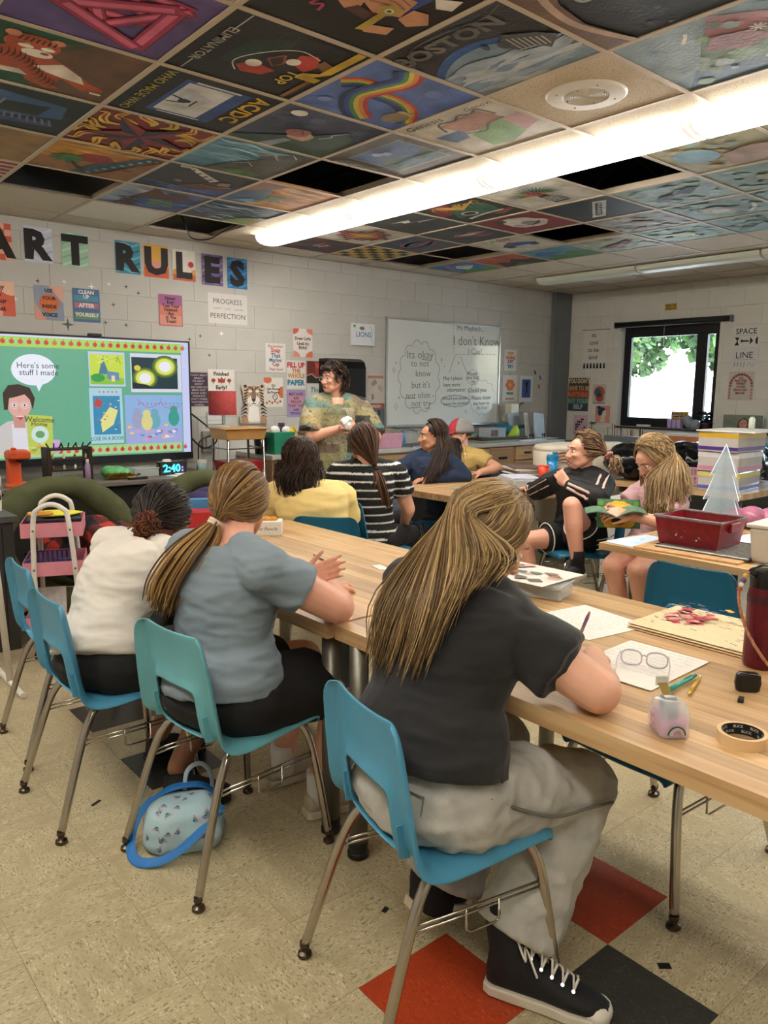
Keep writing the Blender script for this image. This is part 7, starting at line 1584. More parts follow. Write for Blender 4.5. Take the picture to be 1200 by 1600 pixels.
out=[(.03,0),(.0,.18),(.1,.34),(.2,.44),(.14,.62),(.12,.78),(.06,.86),(.1,.96),(.24,.96),(.34,.92),(.5,.94),(.66,.92),(.76,.96),(.92,.95),(.94,.84),(.86,.76),(.84,.6),(.8,.46),(.92,.34),(1,.16),(.97,0)]
s.poly(out,'c8bcb0');s.poly([(.28,.05),(.34,.4),(.5,.44),(.66,.4),(.72,.05)],'e4e0da');s.disc(.5,.68,.33,.24,'b8967c',22);s.disc(.5,.56,.22,.12,'e0dcd6',18);s.disc(.5,.68,.09,.16,'8a6a5c',14);s.disc(.5,.57,.07,.035,'4a3434',12);s.stroke([(.5,.55),(.5,.49),(.42,.47)],.008,'2a2220');s.stroke([(.5,.49),(.58,.47)],.008,'2a2220')
for sg in(1,-1):
 s.disc(.5+.13*sg,.71,.05,.028,'c8c088',10);s.disc(.5+.13*sg,.71,.022,.024,'1c1818',8);s.disc(.5+.13*sg,.78,.07,.03,'e4e0da',10);s.disc(.5+.30*sg,.90,.06,.04,'4a3a34',10)
 for k in range(6):s.stroke([(.5+sg*(.18+.02*k),.84-.07*k),(.5+sg*(.28+.012*k),.80-.07*k),(.5+sg*.36,.80-.08*k)],.012,'1e1816',smooth=3,widths=[.3,1,.4])
 for k in range(3):s.stroke([(.5+sg*.04*(k+1),.80+.04*k),(.5+sg*.07*(k+1),.88)],.008,'1e1816')
 for k in range(5):s.stroke([(.5+sg*.46,.08+.07*k),(.5+sg*(.36-.02*k),.10+.09*k),(.5+sg*.24,.05+.09*k)],.016,'221a16',smooth=3,widths=[.3,1,.3])
 s.poly([(.5+sg*.2,0),(.5+sg*.24,.16),(.5+sg*.40,.2),(.5+sg*.46,0)],'b08a6c')
v0=list(s.mb.v)[:len(out)];n=len(v0);b0=len(s.mb.v);s.mb.v+=[(a,b,c_-.002) for a,b,c_ in v0];s.mb.f+=[(i,b0+i,b0+(i+1)%n,(i+1)%n) for i in range(n)];s.mb.c+=[hx('c8bcb0')]*n;s.mb.mi+=[0]*n
tag(s.place('tiger_cutout',c,(1,0,0),(0,0,1)),'cut-out picture of a tiger standing against the wall behind the lamp cart','cutout')
def rposter(box,base,draw,label,**k):return poster(box,base,draw,label,side='r',**k)
rposter((886,588,922,645),'c8c4bc',lambda s:(s.rect(.06,.04,.94,.96,'3a4440'),s.rect(.12,.42,.9,.62,'8a4a34'),s.rect(.12,.24,.9,.42,'3f5f58'),lines(s,[("YOU DON'T",.88,.12,'d0b48a'),('HAVE TO BE',.68,.12,'c08a5a'),('ANYTHING',.50,.13,'c86a44'),('BUT YOUR',.32,.12,'6a9488'),('SELF',.16,.12,'8aa0b0')],bold=.05)),"framed lettered poster You Don't Have To Be Anything But Yourself")
rposter((926,600,947,632),'b8b2aa',lambda s:(s.disc(.5,.6,.4,.3,'b0503c'),s.disc(.4,.62,.24,.17,'3f5a6a'),s.disc(.55,.3,.3,.18,'a84a3a'),s.disc(.5,.45,.2,.1,'2c4450'),s.rect(.1,.03,.9,.1,'8a8680')),'small print of a red and blue head left of the window')
rposter((930,634,953,661),'d0907c',lambda s:(s.poly([(.35,.05),(.4,.35),(.36,.6),(.5,.8),(.72,.74),(.78,.5),(.68,.38),(.7,.05)],'d8c4b4'),s.poly([(.15,.62),(.24,.86),(.5,.92),(.72,.8),(.52,.70),(.44,.45),(.28,.40)],'223c5c'),s.disc(.25,.9,.12,.1,'223c5c'),s.stroke([(.68,.58),(.76,.56)],.006,'2a2020')),'salmon print of a woman in profile with a blue bun')
rposter((896,648,918,679),'c9a8b0',lambda s:([s.poly(blob(.2+.12*(k%6),.25+.13*(k%5),.06,rnd,8),'2c2428') for k in range(14)],s.rect(.1,.03,.9,.09,'8a6a74')),'pink print with dark blossoms, lowest left of the window')
rposter((1039,474,1058,485),'c8a63a',lambda s:lines(s,[('RESCUE',.70,.34),('WINDOW',.26,.34)],bold=.03),'yellow RESCUE WINDOW sign above the window',cat='sign',name='sign')
def space_art(s):lines(s,[('SPACE',.76,.26)],bold=.01);s.stroke([(.08,.56),(.92,.56)],.003,'8a8a8a');s.poly([(.08,.1),(.18,.3),(.08,.48),(.26,.48),(.2,.3),(.26,.1)],'1a1a1a');s.rect(.34,.26,.62,.33,'1a1a1a');s.disc(.36,.3,.05,.07,'1a1a1a',10);s.poly([(.66,.12),(.78,.3),(.66,.48)],'1a1a1a');s.disc(.95,.3,.09,.18,'1a1a1a',12,90,270)
rposter((1145,509,1187,543),'d2d0cc',space_art,'white SPACE card with black shapes right of the window')
rposter((1142,545,1184,577),'cccac8',lambda s:(lines(s,[('LINE',.70,.32)],bold=.0),s.stroke([(.1,.47),(.9,.47)],.003,'8a8a8a'),[s.stroke([(.14+.12*k,.12),(.16+.12*k,.36)],.006,'5a5a5a') for k in range(4)],s.stroke([(.62,.14),(.7,.34),(.78,.14),(.9,.3)],.004,'7a7a7a',smooth=4)),'white LINE card below the SPACE card')
rposter((1138,580,1178,626),'bdb8ae',lambda s:([s.disc(.5+.42*math.cos(R_(a_)),.50+.40*math.sin(R_(a_)),.06,.05,'9a4f40',8) for a_ in range(0,181,15)],[s.disc(x,.08+.1*k,.05,.04,'b07a6a',8) for x in(.07,.93) for k in range(5)],lines(s,[('NO',.78,.07),('MATTER',.68,.08),('WHAT',.58,.08),("YOU'RE",.47,.07),('ENOUGH',.36,.08),('BRAVE',.25,.08)],col='8a4034',bold=.03)),'arched red lettered print, lowest of the three right of the window')
c,w_,h=right_box(912,515,949,568);t=empty('banner',(XR-.012,c.y,c.z),label="white cloth banner reading its cool to be kind, with black tassels",cat='banner')
s=Sheet(w_,h,base=hx('d4d0c8'),thick=.002);lines(s,[('its',.84,.13),('cool',.62,.13),('to be',.40,.13),('kind',.18,.13)],bold=.008,x=.44)
o=s.place('cloth',t.location,(0,-1,0),(0,0,1));o.parent=t;o.matrix_parent_inverse=Matrix.Translation(-t.location)
m=MB();m.tube([(0,-w_*.58,h/2),(0,w_*.58,h/2)],.006,8);m.build('dowel',mat('dowel_wood','a88a64',rough=.6),t);m=MB();m.tube([(0,-w_*.55,h/2),(.004,0,h/2+.17),(0,w_*.55,h/2)],.0012,4);m.build('string',mat('string_grey','a8a49c',rough=.9),t)
for k in range(7):m=MB();y=-w_*.42+k*w_*.14;m.lathe([(.002,0),(.009,-.008),(.007,-.018),(.012,-.06),(.011,-.066),(.001,-.066)],(-.004,y,-h/2),8);m.build('tassel',mat('tassel_black','151515',rough=.9),t)
c,w_,h=right_box(1130,648,1192,700,XR-.10);s=Sheet(w_,h,base=hx('6f7a68'),thick=.02)
s.poly([(.30,.0),(.30,.3),(.38,.5),(.46,.56),(.60,.54),(.72,.44),(.74,.0)],'16161a');s.poly([(.40,.98-.15),(.36,.6),(.40,.46),(.62,.46),(.68,.62),(.64,.84),(.54,.93)],'5c332c');s.disc(.52,.72,.10,.15,'b88a76',18);s.poly([(.46,.6),(.58,.6),(.62,.46),(.52,.40),(.42,.46)],'b88a76');s.stroke([(.49,.75),(.50,.68),(.52,.67)],.005,'6a4438');s.disc(.48,.75,.015,.01,'2a2020',8);s.disc(.57,.75,.015,.01,'2a2020',8);s.poly([(.48,.62),(.56,.62),(.52,.60)],'8a4a44');s.poly([(0,.8),(.25,.9),(.3,1),(0,1)],'7d8672');s.poly([(.8,.5),(1,.4),(1,.9)],'66725f')
tag(s.place('portrait_painting',c,(0,-1,0),(-.0,0,1),m=PAINT),'green-backed portrait painting of a woman with long brown hair','painting')
# ================================================================ counter, desk and everything on them
def thing(name,loc,label,cat,rz=0,group=None):return empty(name,loc,R_(rz),label,cat,group)
def P_(t,name,mt,fn,**k):
 m=MB();fn(m);return m.build(name,mt,t,**k)
def bx(t,name,mt,c,s,bevel=.003,rz=0,**k):return P_(t,name,mt,lambda m:m.box(c,s,rz),bevel=bevel,**k)
def pm(name,col,rough=.45,**k):return mat(name,col,rough=rough,**k)
def one(name,mt,fn,label,cat,loc=(0,0,0),rz=0,group=None,**k):
 m=MB();fn(m);return tag(m.build(name,mt,None,loc=loc,rz=R_(rz),**k),label,cat,group)
def ctr_x(u):return onY(u,712,5.80).x
OAK=wood('oak_front','c39a6c','d2ad80','b08658','X');LAM=pm('grey_laminate','b9b6ae',.35);BLUED=pm('slate_blue_paint','3d4a60',.5,var=.12);DK=pm('kick_black','1a1918',.7);PULL=pm('dark_pull','221d1a',.35,metal=.6)
CZ=.87
XE=ctr_x(880)
o=one('countertop',LAM,lambda m:m.box(((3.60+XE)/2,6.105,CZ-.02),(XE-3.60,.64,.04)),'long grey laminate countertop beneath the whiteboard','countertop',bevel=.004)
us=[3.62,ctr_x(583),ctr_x(663),ctr_x(727),ctr_x(766),ctr_x(805),XE-.03]
dsc=['wood-ended base cabinet at the left end of the counter','base cabinet with a louvred wooden panel above blue doors','base cabinet hidden behind the dark-haired girl','base cabinet with a wooden drawer above a blue door, left of the paired doors','base cabinet with a wooden drawer above a blue door, right of the paired doors','base cabinet of small stacked wooden drawers at the counter\'s right end']
for i,(a,b) in enumerate(zip(us,us[1:])):
 t=thing('base_cabinet',((a+b)/2,6.105,0),dsc[i],'cabinet');w_=b-a-.004
 bx(t,'carcass',OAK,(0,.015,.46),(w_,.59,.74));bx(t,'kick',DK,(0,.03,.045),(w_,.5,.09),0)
 f=-.29
 if i==5:
  for k in range(2):
   for j in range(4):d=bx(t,'drawer',OAK,((k-.5)*w_*.49,f,.74-j*.175),(w_*.46,.02,.155));bx(d,'pull',PULL,((k-.5)*w_*.49,f-.018,.745-j*.175),(.11,.02,.018))
 else:
  d=bx(t,'panel' if i==1 else 'drawer',OAK,(0,f,.70),(w_*.93,.02,.21))
  if i==1:[bx(d,'louvre',PULL,(-.05,f-.012,.66+.018*j),(.22,.004,.006),0) for j in range(5)]
  else:bx(d,'pull',PULL,(0,f-.018,.70),(.13,.02,.020))
  n_=2 if w_>.6 else 1
  for k in range(n_):
   xx=(k-(n_-1)/2)*w_/n_;d=bx(t,'door',BLUED if i else OAK,(xx,f,.33),(w_/n_*.96,.02,.46));hx_=xx+(.4 if(i==3 or(n_==2 and k==0)) else-.4)*w_/n_;P_(d,'handle',PULL,lambda m:m.tube(catmull([(hx_,f-.01,.48),(hx_,f-.04,.45),(hx_,f-.04,.38),(hx_,f-.01,.35)],4),.008,8),smooth=True)
def cont(u,v,y=6.0):p=onY(u,v,y);return p
def at(u,y,z=CZ):return Vector((onY(u,690,y).x,y,z))
GRN=pm('green_plastic','2f8a6c',.35)
t=thing('caddy_bin',at(437,5.93),'green plastic bin of art odds and ends on the counter','bin');P_(t,'shell',GRN,lambda m:m.box((0,0,.10),(.23,.17,.20),taper=.85),bevel=.006);q=random.Random(2)
for c,x,y,r in(('d8d4d0',-.05,0,.05),('2c2a30',.02,.02,.035),('e0dcd8',.06,-.02,.045),('a83a4a',-.03,.04,.03)):P_(t,'contents',pm('odds_'+c,c,.7),lambda m:m.ell((x,y,.21),(r,r*.8,r*.9)),smooth=True)
t=thing('paint_jug',at(454,5.90),'yellow plastic jug with a handle beside the green bin','jug');YL=pm('yellow_plastic','d8b62c',.35)
P_(t,'body',YL,lambda m:m.loft([((0,0,z),(a,0,0),(0,b,0)) for z,a,b in((0,.06,.05),(.01,.066,.055),(.13,.066,.055),(.17,.06,.05),(.21,.03,.028),(.235,.02,.02))],18,power=3),smooth=True);P_(t,'handle',YL,lambda m:m.tube(catmull([(.05,0,.15),(.06,0,.2),(.03,0,.235),(.0,0,.23)],4),.010,8),smooth=True);P_(t,'label',pm('jug_label','1d1c1a',.5),lambda m:m.box((0,-.056,.07),(.09,.003,.07)))
def bottle(t,col,r,h,cap,capc,neck=.4):
 P_(t,'body',pm('bottle_'+col,col,.3),lambda m:m.lathe([(.001,0),(r,.004),(r,h*.68),(r*.9,h*.76),(r*neck,h*.86),(r*neck,h*.9)],n=18),smooth=True);P_(t,'cap',pm('cap_'+capc,capc,.4),lambda m:m.lathe([(r*neck*1.15,h*.88),(r*neck*1.1,h),(.001,h)],n=14))
t=thing('paint_bottle',at(468,5.92),'bright red paint bottle with a purple cap beside the yellow jug','bottle');bottle(t,'d0402c',.036,.20,0,'5a3a6a')
t=thing('paint_bottle',at(474,5.99),'dark purple tub behind the red paint bottle','tub');bottle(t,'3f2c5c',.045,.14,0,'4a3a6a',.8)
t=thing('paint_bottle',at(440,6.10),'purple-topped bottle standing behind the green bin','bottle');bottle(t,'5a4a78',.04,.27,0,'4a3a5c',.7)
t=thing('pot',at(407,5.98),'small black pot behind the lamp cart','pot');P_(t,'body',BLKP,lambda m:m.lathe([(.001,0),(.05,.004),(.06,.14),(.055,.14),(.046,.01)],n=20),smooth=True);P_(t,'rim',BLKP,lambda m:m.tube([(.058*math.cos(i*.35),.058*math.sin(i*.35),.14) for i in range(18)],.004,6,closed=True))
PKB=pm('pink_basket_plastic','cf9ab0',.5)
t=thing('basket',at(606,5.95),'pink woven plastic basket on the counter by the sink','basket');P_(t,'shell',PKB,lambda m:m.box((0,0,.075),(.26,.19,.15),taper=.88),bevel=.008);[P_(t,'weave',pm('pink_weave','b87f98',.6),lambda m:m.box((0,0,.02+.02*k),(.235+.004*k,.17+.003*k,.004))) for k in range(7)];P_(t,'contents',pm('basket_odds','8a7a6c',.8,var=.4,scale=60),lambda m:m.ell((0,0,.15),(.10,.07,.035)),smooth=True)
t=thing('soap_bottle',at(629,6.04),'blue translucent bottle by the sink tap','bottle');bottle(t,'6f9ac0',.035,.17,0,'3a4a5c',.3)
t=thing('sink',at(652,6.08),'stainless sink with a bent tap set in the counter','sink');ST=pm('stainless','9aa0a4',.25,metal=1.0);P_(t,'rim',ST,lambda m:(m.box((0,-.17,.004),(.5,.03,.008)),m.box((0,.17,.004),(.5,.03,.008)),m.box((-.25,0,.004),(.03,.37,.008)),m.box((.25,0,.004),(.03,.37,.008))));P_(t,'basin',pm('sink_dark','54585c',.3,metal=.8),lambda m:m.box((0,0,.003),(.47,.31,.002)));P_(t,'tap',ST,lambda m:m.tube(catmull([(-.1,.2,0),(-.1,.2,.13),(-.02,.16,.16),(.08,.10,.14),(.085,.09,.11)],5),.010,8),smooth=True)
t=thing('drawing_board',at(762,6.12),'dark brown boards stacked flat on the counter below the whiteboard','board');bx(t,'lower_board',pm('board_green','8a8a6a',.7,var=.2),(.0,-.02,.010),(.60,.42,.018));bx(t,'upper_board',pm('board_brown','3c2620',.5),(.12,.03,.035),(.82,.40,.028));
t=thing('clear_box',at(769,6.06,CZ+.05),'clear plastic box with a picture label on the dark boards','box');CLR=mat('clear_plastic','d4dcdc',rough=.15,alpha=.45,var=.02);bx(t,'shell',CLR,(0,0,.05),(.28,.17,.10));bx(t,'label',pm('box_label','6a4a3c',.6,var=.4),(-.06,-.0865,.05),(.12,.002,.07),0);bx(t,'lid',CLR,(0,0,.104),(.29,.18,.01))
one('fabric_bundle',pm('teal_fabric','1f6474',.8,var=.2),lambda m:[m.ell((x,y,z),(a,.09,c)) for x,y,z,a,c in((0,0,.07,.20,.08),(.1,.02,.09,.16,.06),(-.14,0,.05,.1,.06),(.25,-.02,.10,.12,.025))],'teal fabric bundled up behind the clear box','fabric',loc=at(786,6.24,CZ+.05),smooth=True)
one('lime_cloth',pm('lime_green','a8c83c',.7),lambda m:m.loft([((0,0,.0),(.11,0,0),(0,.06,0)),((.03,0,.05),(.08,.0,.02),(0,.05,0)),((.05,0,.12),(.025,0,.01),(0,.02,0))],12),'lime green cloth lump at the right of the clear box','cloth',loc=at(800,6.02,CZ+.05),smooth=True)
t=thing('bowl',at(735,6.20),'pale green bowl of black clips below the whiteboard','bowl');P_(t,'dish',pm('mint_ceramic','8fb09a',.3),lambda m:m.lathe([(.03,0),(.06,.03),(.085,.10),(.078,.10),(.05,.03),(.001,.02)],n=20),smooth=True);[P_(t,'clip',BLKP,lambda m:m.tube([(.03*math.cos(k),.03*math.sin(k),.09),(.05*math.cos(k),.05*math.sin(k),.15),(.02,.0,.17)],.008,6)) for k in range(5)]
one('paper_sheets',pm('paper_white','e6e2da',.8),lambda m:(m.box((0,0,.004),(.5,.34,.008),.1),m.box((.35,.06,.010),(.42,.3,.006),-.15),m.box((.1,.1,.016),(.3,.22,.005),.3)),'loose white papers fanned out at the right end of the counter','papers',loc=at(818,6.05))
t=thing('pencil_sharpener',onY(800,640,6.30),'cream wall-mounted pencil sharpener right of the whiteboard','sharpener');CRM=pm('cream_enamel','c9c2ae',.35);P_(t,'body',CRM,lambda m:(m.box((0,0,0),(.16,.10,.15)),),bevel=.015,seg=3);P_(t,'crank',ST,lambda m:m.tube([(.08,0,.01),(.12,0,.02),(.14,-.01,.07),(.18,-.02,.08)],.012,8));P_(t,'mount',CRM,lambda m:(m.box((0,.05,-.10),(.05,.04,.12)),m.box((0,.10,-.12),(.08,.06,.05))))
for k,(u,dx,c,lb) in enumerate(((866,.0,'8b9092','grey flat panel leaning in the corner by the column, the front one'),(855,.0,'c4c6c4','narrow white panel leaning between the two grey ones'),(850,-.02,'7d8284','grey flat panel leaning in the corner by the column, the rear one'))):
 one('leaning_panel',pm('panel_'+c,c,.5),lambda m:m.box((0,0,.15),((.20,.07,.22)[k],.014,.31),R=Matrix.Rotation(-.22,3,'X')@Matrix.Rotation(.12-.1*k,3,'Y')),lb,'panel',loc=Vector((7.32+.13*(2-k),6.02+.08*k,CZ+.018)),bevel=.003)
one('cable_tangle',pm('cable_black','101010',.5),lambda m:[m.tube(catmull([(random.Random(k).uniform(-.16,.16),random.Random(k+9).uniform(-.06,.06),.012+.012*j) for j in range(6)],4),.007,6) for k in range(5)],'black cables and clips heaped in the counter corner','cables',loc=at(838,5.99))['kind']='stuff'
DESKT=pm('desk_top_grey_wood','6b6259',.5,var=.15,scale=6);DESKB=pm('desk_front_dark','201e1c',.6)
t=thing('long_desk',(1.94,6.04,0),'long dark desk under the screen, cluttered along the top','desk');bx(t,'desk_top',DESKT,(0,-.03,.735),(2.24,.70,.03));bx(t,'front_panel',DESKB,(0,-.28,.36),(2.19,.02,.70));[bx(t,'side_panel',DESKB,(x,.03,.36),(.025,.6,.72)) for x in(-1.09,1.09)]
DZ=.75
def dk(u,y):return Vector((onY(u,735,y).x,y,DZ))
ORG=pm('orange_red_enamel','c8502a',.35)
t=thing('citrus_juicer',dk(28,5.78),'orange-red upright press at the left end of the desk','press');P_(t,'base',ORG,lambda m:m.loft([((0,0,z),(a,0,0),(0,b,0)) for z,a,b in((0,.085,.10),(.015,.085,.10),(.03,.06,.08))],18,power=4),smooth=False);P_(t,'column',ORG,lambda m:m.box((-.02,.03,.13),(.085,.06,.22),taper=1.1),bevel=.01);P_(t,'head',ORG,lambda m:m.loft([((0,-.01,z),(a,0,0),(0,b,0)) for z,a,b in((.20,.07,.08),(.21,.076,.09),(.245,.076,.09),(.262,.06,.07))],18,power=4));P_(t,'nozzle',DK,lambda m:m.lathe([(.001,.17),(.03,.19),(.035,.20),(.001,.20)],(.01,-.03,0),12));P_(t,'knob',ORG,lambda m:m.ell((-.02,0,.268),(.02,.02,.012)))
t=thing('model_house',dk(106,5.92),'dark wooden model of a shelved house with tiny bottles','model');BRK=pm('dark_stained_wood','2a1a12',.6,var=.3)
for x in(-.15,.15):bx(t,'side',BRK,(x,0,.13),(.03,.14,.26),.003)
for z in(.01,.09,.17,.245):bx(t,'shelf',BRK,(0,0,z),(.30,.14,.014),.002)
for k in range(9):P_(t,'stick',BRK,lambda m:m.tube([(-.13+.033*k,-.02,.25),(-.15+.036*k+.02*(k%3),-.01,.29)],.006,5))
for k in range(12):P_(t,'tiny_bottle',pm('tiny_'+('d8d0c0','8a4a2a','b09a7a')[k%3],('d8d0c0','8a4a2a','b09a7a')[k%3],.4),lambda m:m.lathe([(.001,0),(.010,.001),(.010,.022),(.004,.030),(.004,.036),(.001,.036)],(-.12+.08*(k%4),-.05,(.017,.097,.177)[k//4]),8))
t=thing('glue_bottle',dk(137,5.80),'slim white and purple bottle right of the model house','bottle');bottle(t,'a888b0',.02,.17,0,'d8d4cc',.5)
one('green_bag',pm('green_plastic_bag','5fae6a',.35,var=.25),lambda m:[m.ell((x,y,z),(a,.07,c)) for x,y,z,a,c in((0,0,.045,.10,.05),(-.05,0,.05,.06,.05),(.07,.01,.04,.06,.035))],'crumpled green plastic bag on the desk','bag',loc=dk(180,5.93),smooth=True)
one('gold_tinsel',pm('gold_foil','b08a3c',.25,metal=.9,var=.4,scale=90),lambda m:[m.box((random.Random(k).gauss(0,.06),random.Random(k+50).gauss(0,.03),.012+.03*random.Random(k+99).random()),(.035,.003,.012),k) for k in range(90)],'heap of gold tinsel in front of the green bag','tinsel',loc=dk(190,5.83))['kind']='stuff'
t=thing('clear_box',dk(224,5.96),'low clear plastic box with a lid on the desk left of the clock','box');bx(t,'shell',CLR,(0,0,.03),(.20,.15,.06));bx(t,'lid',CLR,(0,0,.065),(.21,.16,.010))
t=thing('tape_cutter',dk(215,5.74),'black and gold cutter lying at the desk edge','cutter');bx(t,'body',DK,(0,0,.010),(.15,.03,.018));bx(t,'grip',pm('gold_plastic','b0902c',.4),(-.05,0,.021),(.06,.032,.006))
cp=dk(268,5.92);t=thing('digital_clock',cp,'digital clock glowing 2:40 in cyan on the desk','clock');bx(t,'case',pm('clock_black','08090b',.2),(0,0,.055),(.24,.06,.11),.008);s=Sheet(.22,.10,base=(.004,.005,.006),thick=.001);s.text('2:40',.46,.5,.062,(.05,.75,.95),bold=.03);s.disc(.10,.7,.02,.04,'3ad88a',8);s.rect(.84,.2,.9,.36,'9a5ae0');s.rect(.84,.44,.9,.6,'7a5ae0');CLK=EMIT.copy();CLK.name='clock_digits';CLK.node_tree.nodes['Principled BSDF'].inputs['Emission Strength'].default_value=1.6
o=s.place('digits',cp+V(0,-.031,.055),(1,0,0),(0,0,1),m=CLK);o.parent=t;o.matrix_parent_inverse=Matrix.Translation(-cp);P_(t,'dome',SPK,lambda m:m.lathe([(.04,.108),(.03,.125),(.001,.128)],(-.04,0,0),16))
one('paper_sheets',pm('paper_white','e6e2da',.8),lambda m:(m.box((0,0,.003),(.24,.16,.005),.2),m.box((.06,.02,.009),(.22,.15,.004),-.2)),'white papers on the desk in front of the glowing clock','papers',loc=dk(288,5.78))
t=thing('mug',dk(316,5.98),'pale blue cup at the right end of the desk','cup');P_(t,'cup',pm('pale_blue_ceramic','a8c4c4',.3),lambda m:m.lathe([(.001,0),(.036,.002),(.04,.085),(.036,.085),(.033,.01),(.001,.008)],n=20),smooth=True);P_(t,'rim',SPK,lambda m:m.lathe([(.041,.075),(.042,.10),(.036,.10),(.036,.075)],n=20))
for k in range(2):one('screen_cable',pm('cable_black','101010',.5),(lambda m:m.tube(catmull([onY(297,645,6.38),onY(330,672,6.36),onY(338,690,6.33),onY(318,700,6.32),onY(298,683,6.36)],8),.008,6)) if k else(lambda m:m.tube(catmull([onY(330,680,6.38),onY(312,690,6.36),onY(310,715,6.34),onY(308,735,6.30)],8),.006,6)),('black cable dropping to the desk beside the lamp cart','black cable looping out from the screen\'s right edge')[k],'cable')
bx2=onY(325,690,6.41);one('outlet_box',pm('outlet_grey','8a8680',.5),lambda m:(m.box((0,0,0),(.12,.03,.19)),m.box((0,-.02,-.01),(.06,.02,.09))),'grey metal socket box on the wall behind the lamp cart','outlet',loc=bx2+V(0,-.005,0),bevel=.004)
p=onY(372,672,5.86);t=thing('tray_cart',(p.x,5.86,0),'chrome-framed cart with a tan tray on top and red drawers','cart');zt=p.z;TAN=pm('tan_plastic_tray','b98a52',.4)
P_(t,'tray',TAN,lambda m:(m.box((0,0,zt-.03),(.40,.30,.09),taper=.9),m.box((0,0,zt+.018),(.45,.34,.012))),bevel=.006)
for sx in(-1,1):
 for sy in(-1,1):P_(t,'leg',CHROME,lambda m:m.tube([(sx*.17,sy*.13,zt-.07),(sx*.185,sy*.14,.02)],.012,8),smooth=True)
 for z in(zt-.15,.62,.42):P_(t,'rail',CHROME,lambda m:m.tube([(sx*.18,-.135,z),(sx*.18,.135,z)],.006,6))
for z in(zt-.15,.62):P_(t,'rail',CHROME,lambda m:m.tube([(-.18,-.137,z),(.18,-.137,z)],.006,6))
for k,z in enumerate((.79,.67,.53)):d=P_(t,'drawer',pm('red_drawer','8f1c22',.35),lambda m:m.box((0,0,z),(.33,.27,.10),taper=.94),bevel=.005);P_(d,'knob',SPK,lambda m:m.ell((0,-.138,z),(.008,.008,.008)))
lp=onY(350,661,5.86);t=thing('table_lamp',(lp.x,5.88,zt+.026),'table lamp with a red drum shade standing on the tan tray','lamp');sh0,sh1=onY(350,648,5.88).z-zt-.026,onY(350,611,5.88).z-zt-.026;sr=(onY(370,630,5.88).x-onY(331,630,5.88).x)/2
P_(t,'base',SPK,lambda m:m.lathe([(.001,0),(.06,0),(.06,.012),(.01,.02),(.001,.02)],n=20));P_(t,'pole',CHROME,lambda m:m.tube([(0,0,.01),(0,0,sh1-.03)],.008,8));P_(t,'shade',pm('red_shade_fabric','943432',.8,var=.15,scale=25),lambda m:m.lathe([(sr,sh0),(sr*.97,sh1),(sr*.96,sh1),(sr*.985,sh0)],n=32,caps=False),smooth=True)
# ================================================================ floor: folding saucer chairs, cart, cabinet
OLV=pm('olive_quilt','4c4f31',.9,var=.18,scale=5,bump=.4,bscale=90)
def saucer(x,y,rot,label,s=1.0,zc=.46):
 t=thing('saucer_chair',(x,y,0),label,'chair',rot);A=Matrix.Rotation(R_(44),3,'Y')@Matrix.Scale(s,3)
 rim=[V(0,0,zc)+A@V(.46*math.cos(a),.46*math.sin(a),.06*math.cos(2*a)) for a in np.linspace(0,6.283,26,endpoint=False)]
 m=MB();m.tube(rim,[.062*s*(1+.35*abs(math.sin(i*.49))) for i in range(26)],12,closed=True);
 pin=[(.46,.01),(.44,-.07),(.38,-.15),(.28,-.21),(.15,-.245),(.001,-.25)];m.lathe(pin+[(r+(.035 if r>.01 else 0),z-.035) for r,z in reversed(pin)],V(0,0,zc),24,R=A,caps=False)
 o=union('cushion',m,OLV,None,.016,6,wr=(.016,5,(1,1,1)));o.parent=t
 for sg in(1,-1):P_(t,'frame_leg',DK,lambda m:m.tube([(.30,.26*sg,.02),(-.22,-.24*sg,zc-.04)],.012,8));P_(t,'frame_leg',DK,lambda m:m.tube([(-.26,.28*sg,.02),(.24,-.2*sg,.26)],.012,8))
 return t
saucer(1.60,4.86,281,'olive green folding saucer chair with a plaid blanket thrown over it',1.0)
saucer(2.62,4.98,265,'olive green folding saucer chair half hidden behind the ponytailed girl',.9,.46)
PLD=mat('buffalo_plaid',(1,1,1),rough=.9,attr='Col',var=.15,scale=40)
def plaid(p,n):a,b=math.floor(p.x*11+p.z*5),math.floor(p.y*11-p.z*6);return hx('b03024') if a%2 and b%2 else(hx('121012') if not(a%2 or b%2) else hx('54201c'))
m=MB();q=random.Random(12)
for k in range(22):m.ell((1.66+q.uniform(-.22,.28),4.72+q.uniform(-.20,.18),.46+q.uniform(-.03,.18)),(.12,.11,.06),Matrix.Rotation(q.uniform(-.6,.6),3,'X'))
o=union('plaid_blanket',m,PLD,None,.013,4,wr=(.014,9,(1,1,1)),colfn=plaid);tag(o,'red and black plaid blanket crumpled in the green saucer chair','blanket')
one('purple_cloth',pm('purple_cloth','2f2450',.8),lambda m:[m.ell((x,y,z),(.13,.1,.05)) for x,y,z in((0,0,0),(.1,.04,.02))],'dark purple garment lying in the hidden saucer chair','cloth',loc=onY(313,779,4.62)+V(0,0,0),smooth=True)
PNK=pm('pink_enamel','d68a98',.35);WHT=pm('white_enamel','d8d2c8',.35)
t=thing('rolling_cart',(1.295,4.33,0),'three-tier pink rolling cart with white hoop handles','cart',-21.5)
def tray(m,z,w_=.30,d=.34,h=.075):
 m.box((0,0,z-h),(w_,d,.004))
 for sx in(-1,1):m.box((sx*w_/2,0,z-h/2),(.004,d,h));m.box((0,sx*d/2,z-h/2),(w_,.004,h))
for z in(.745,.535,.235):P_(t,'tray',PNK,lambda m:tray(m,z))
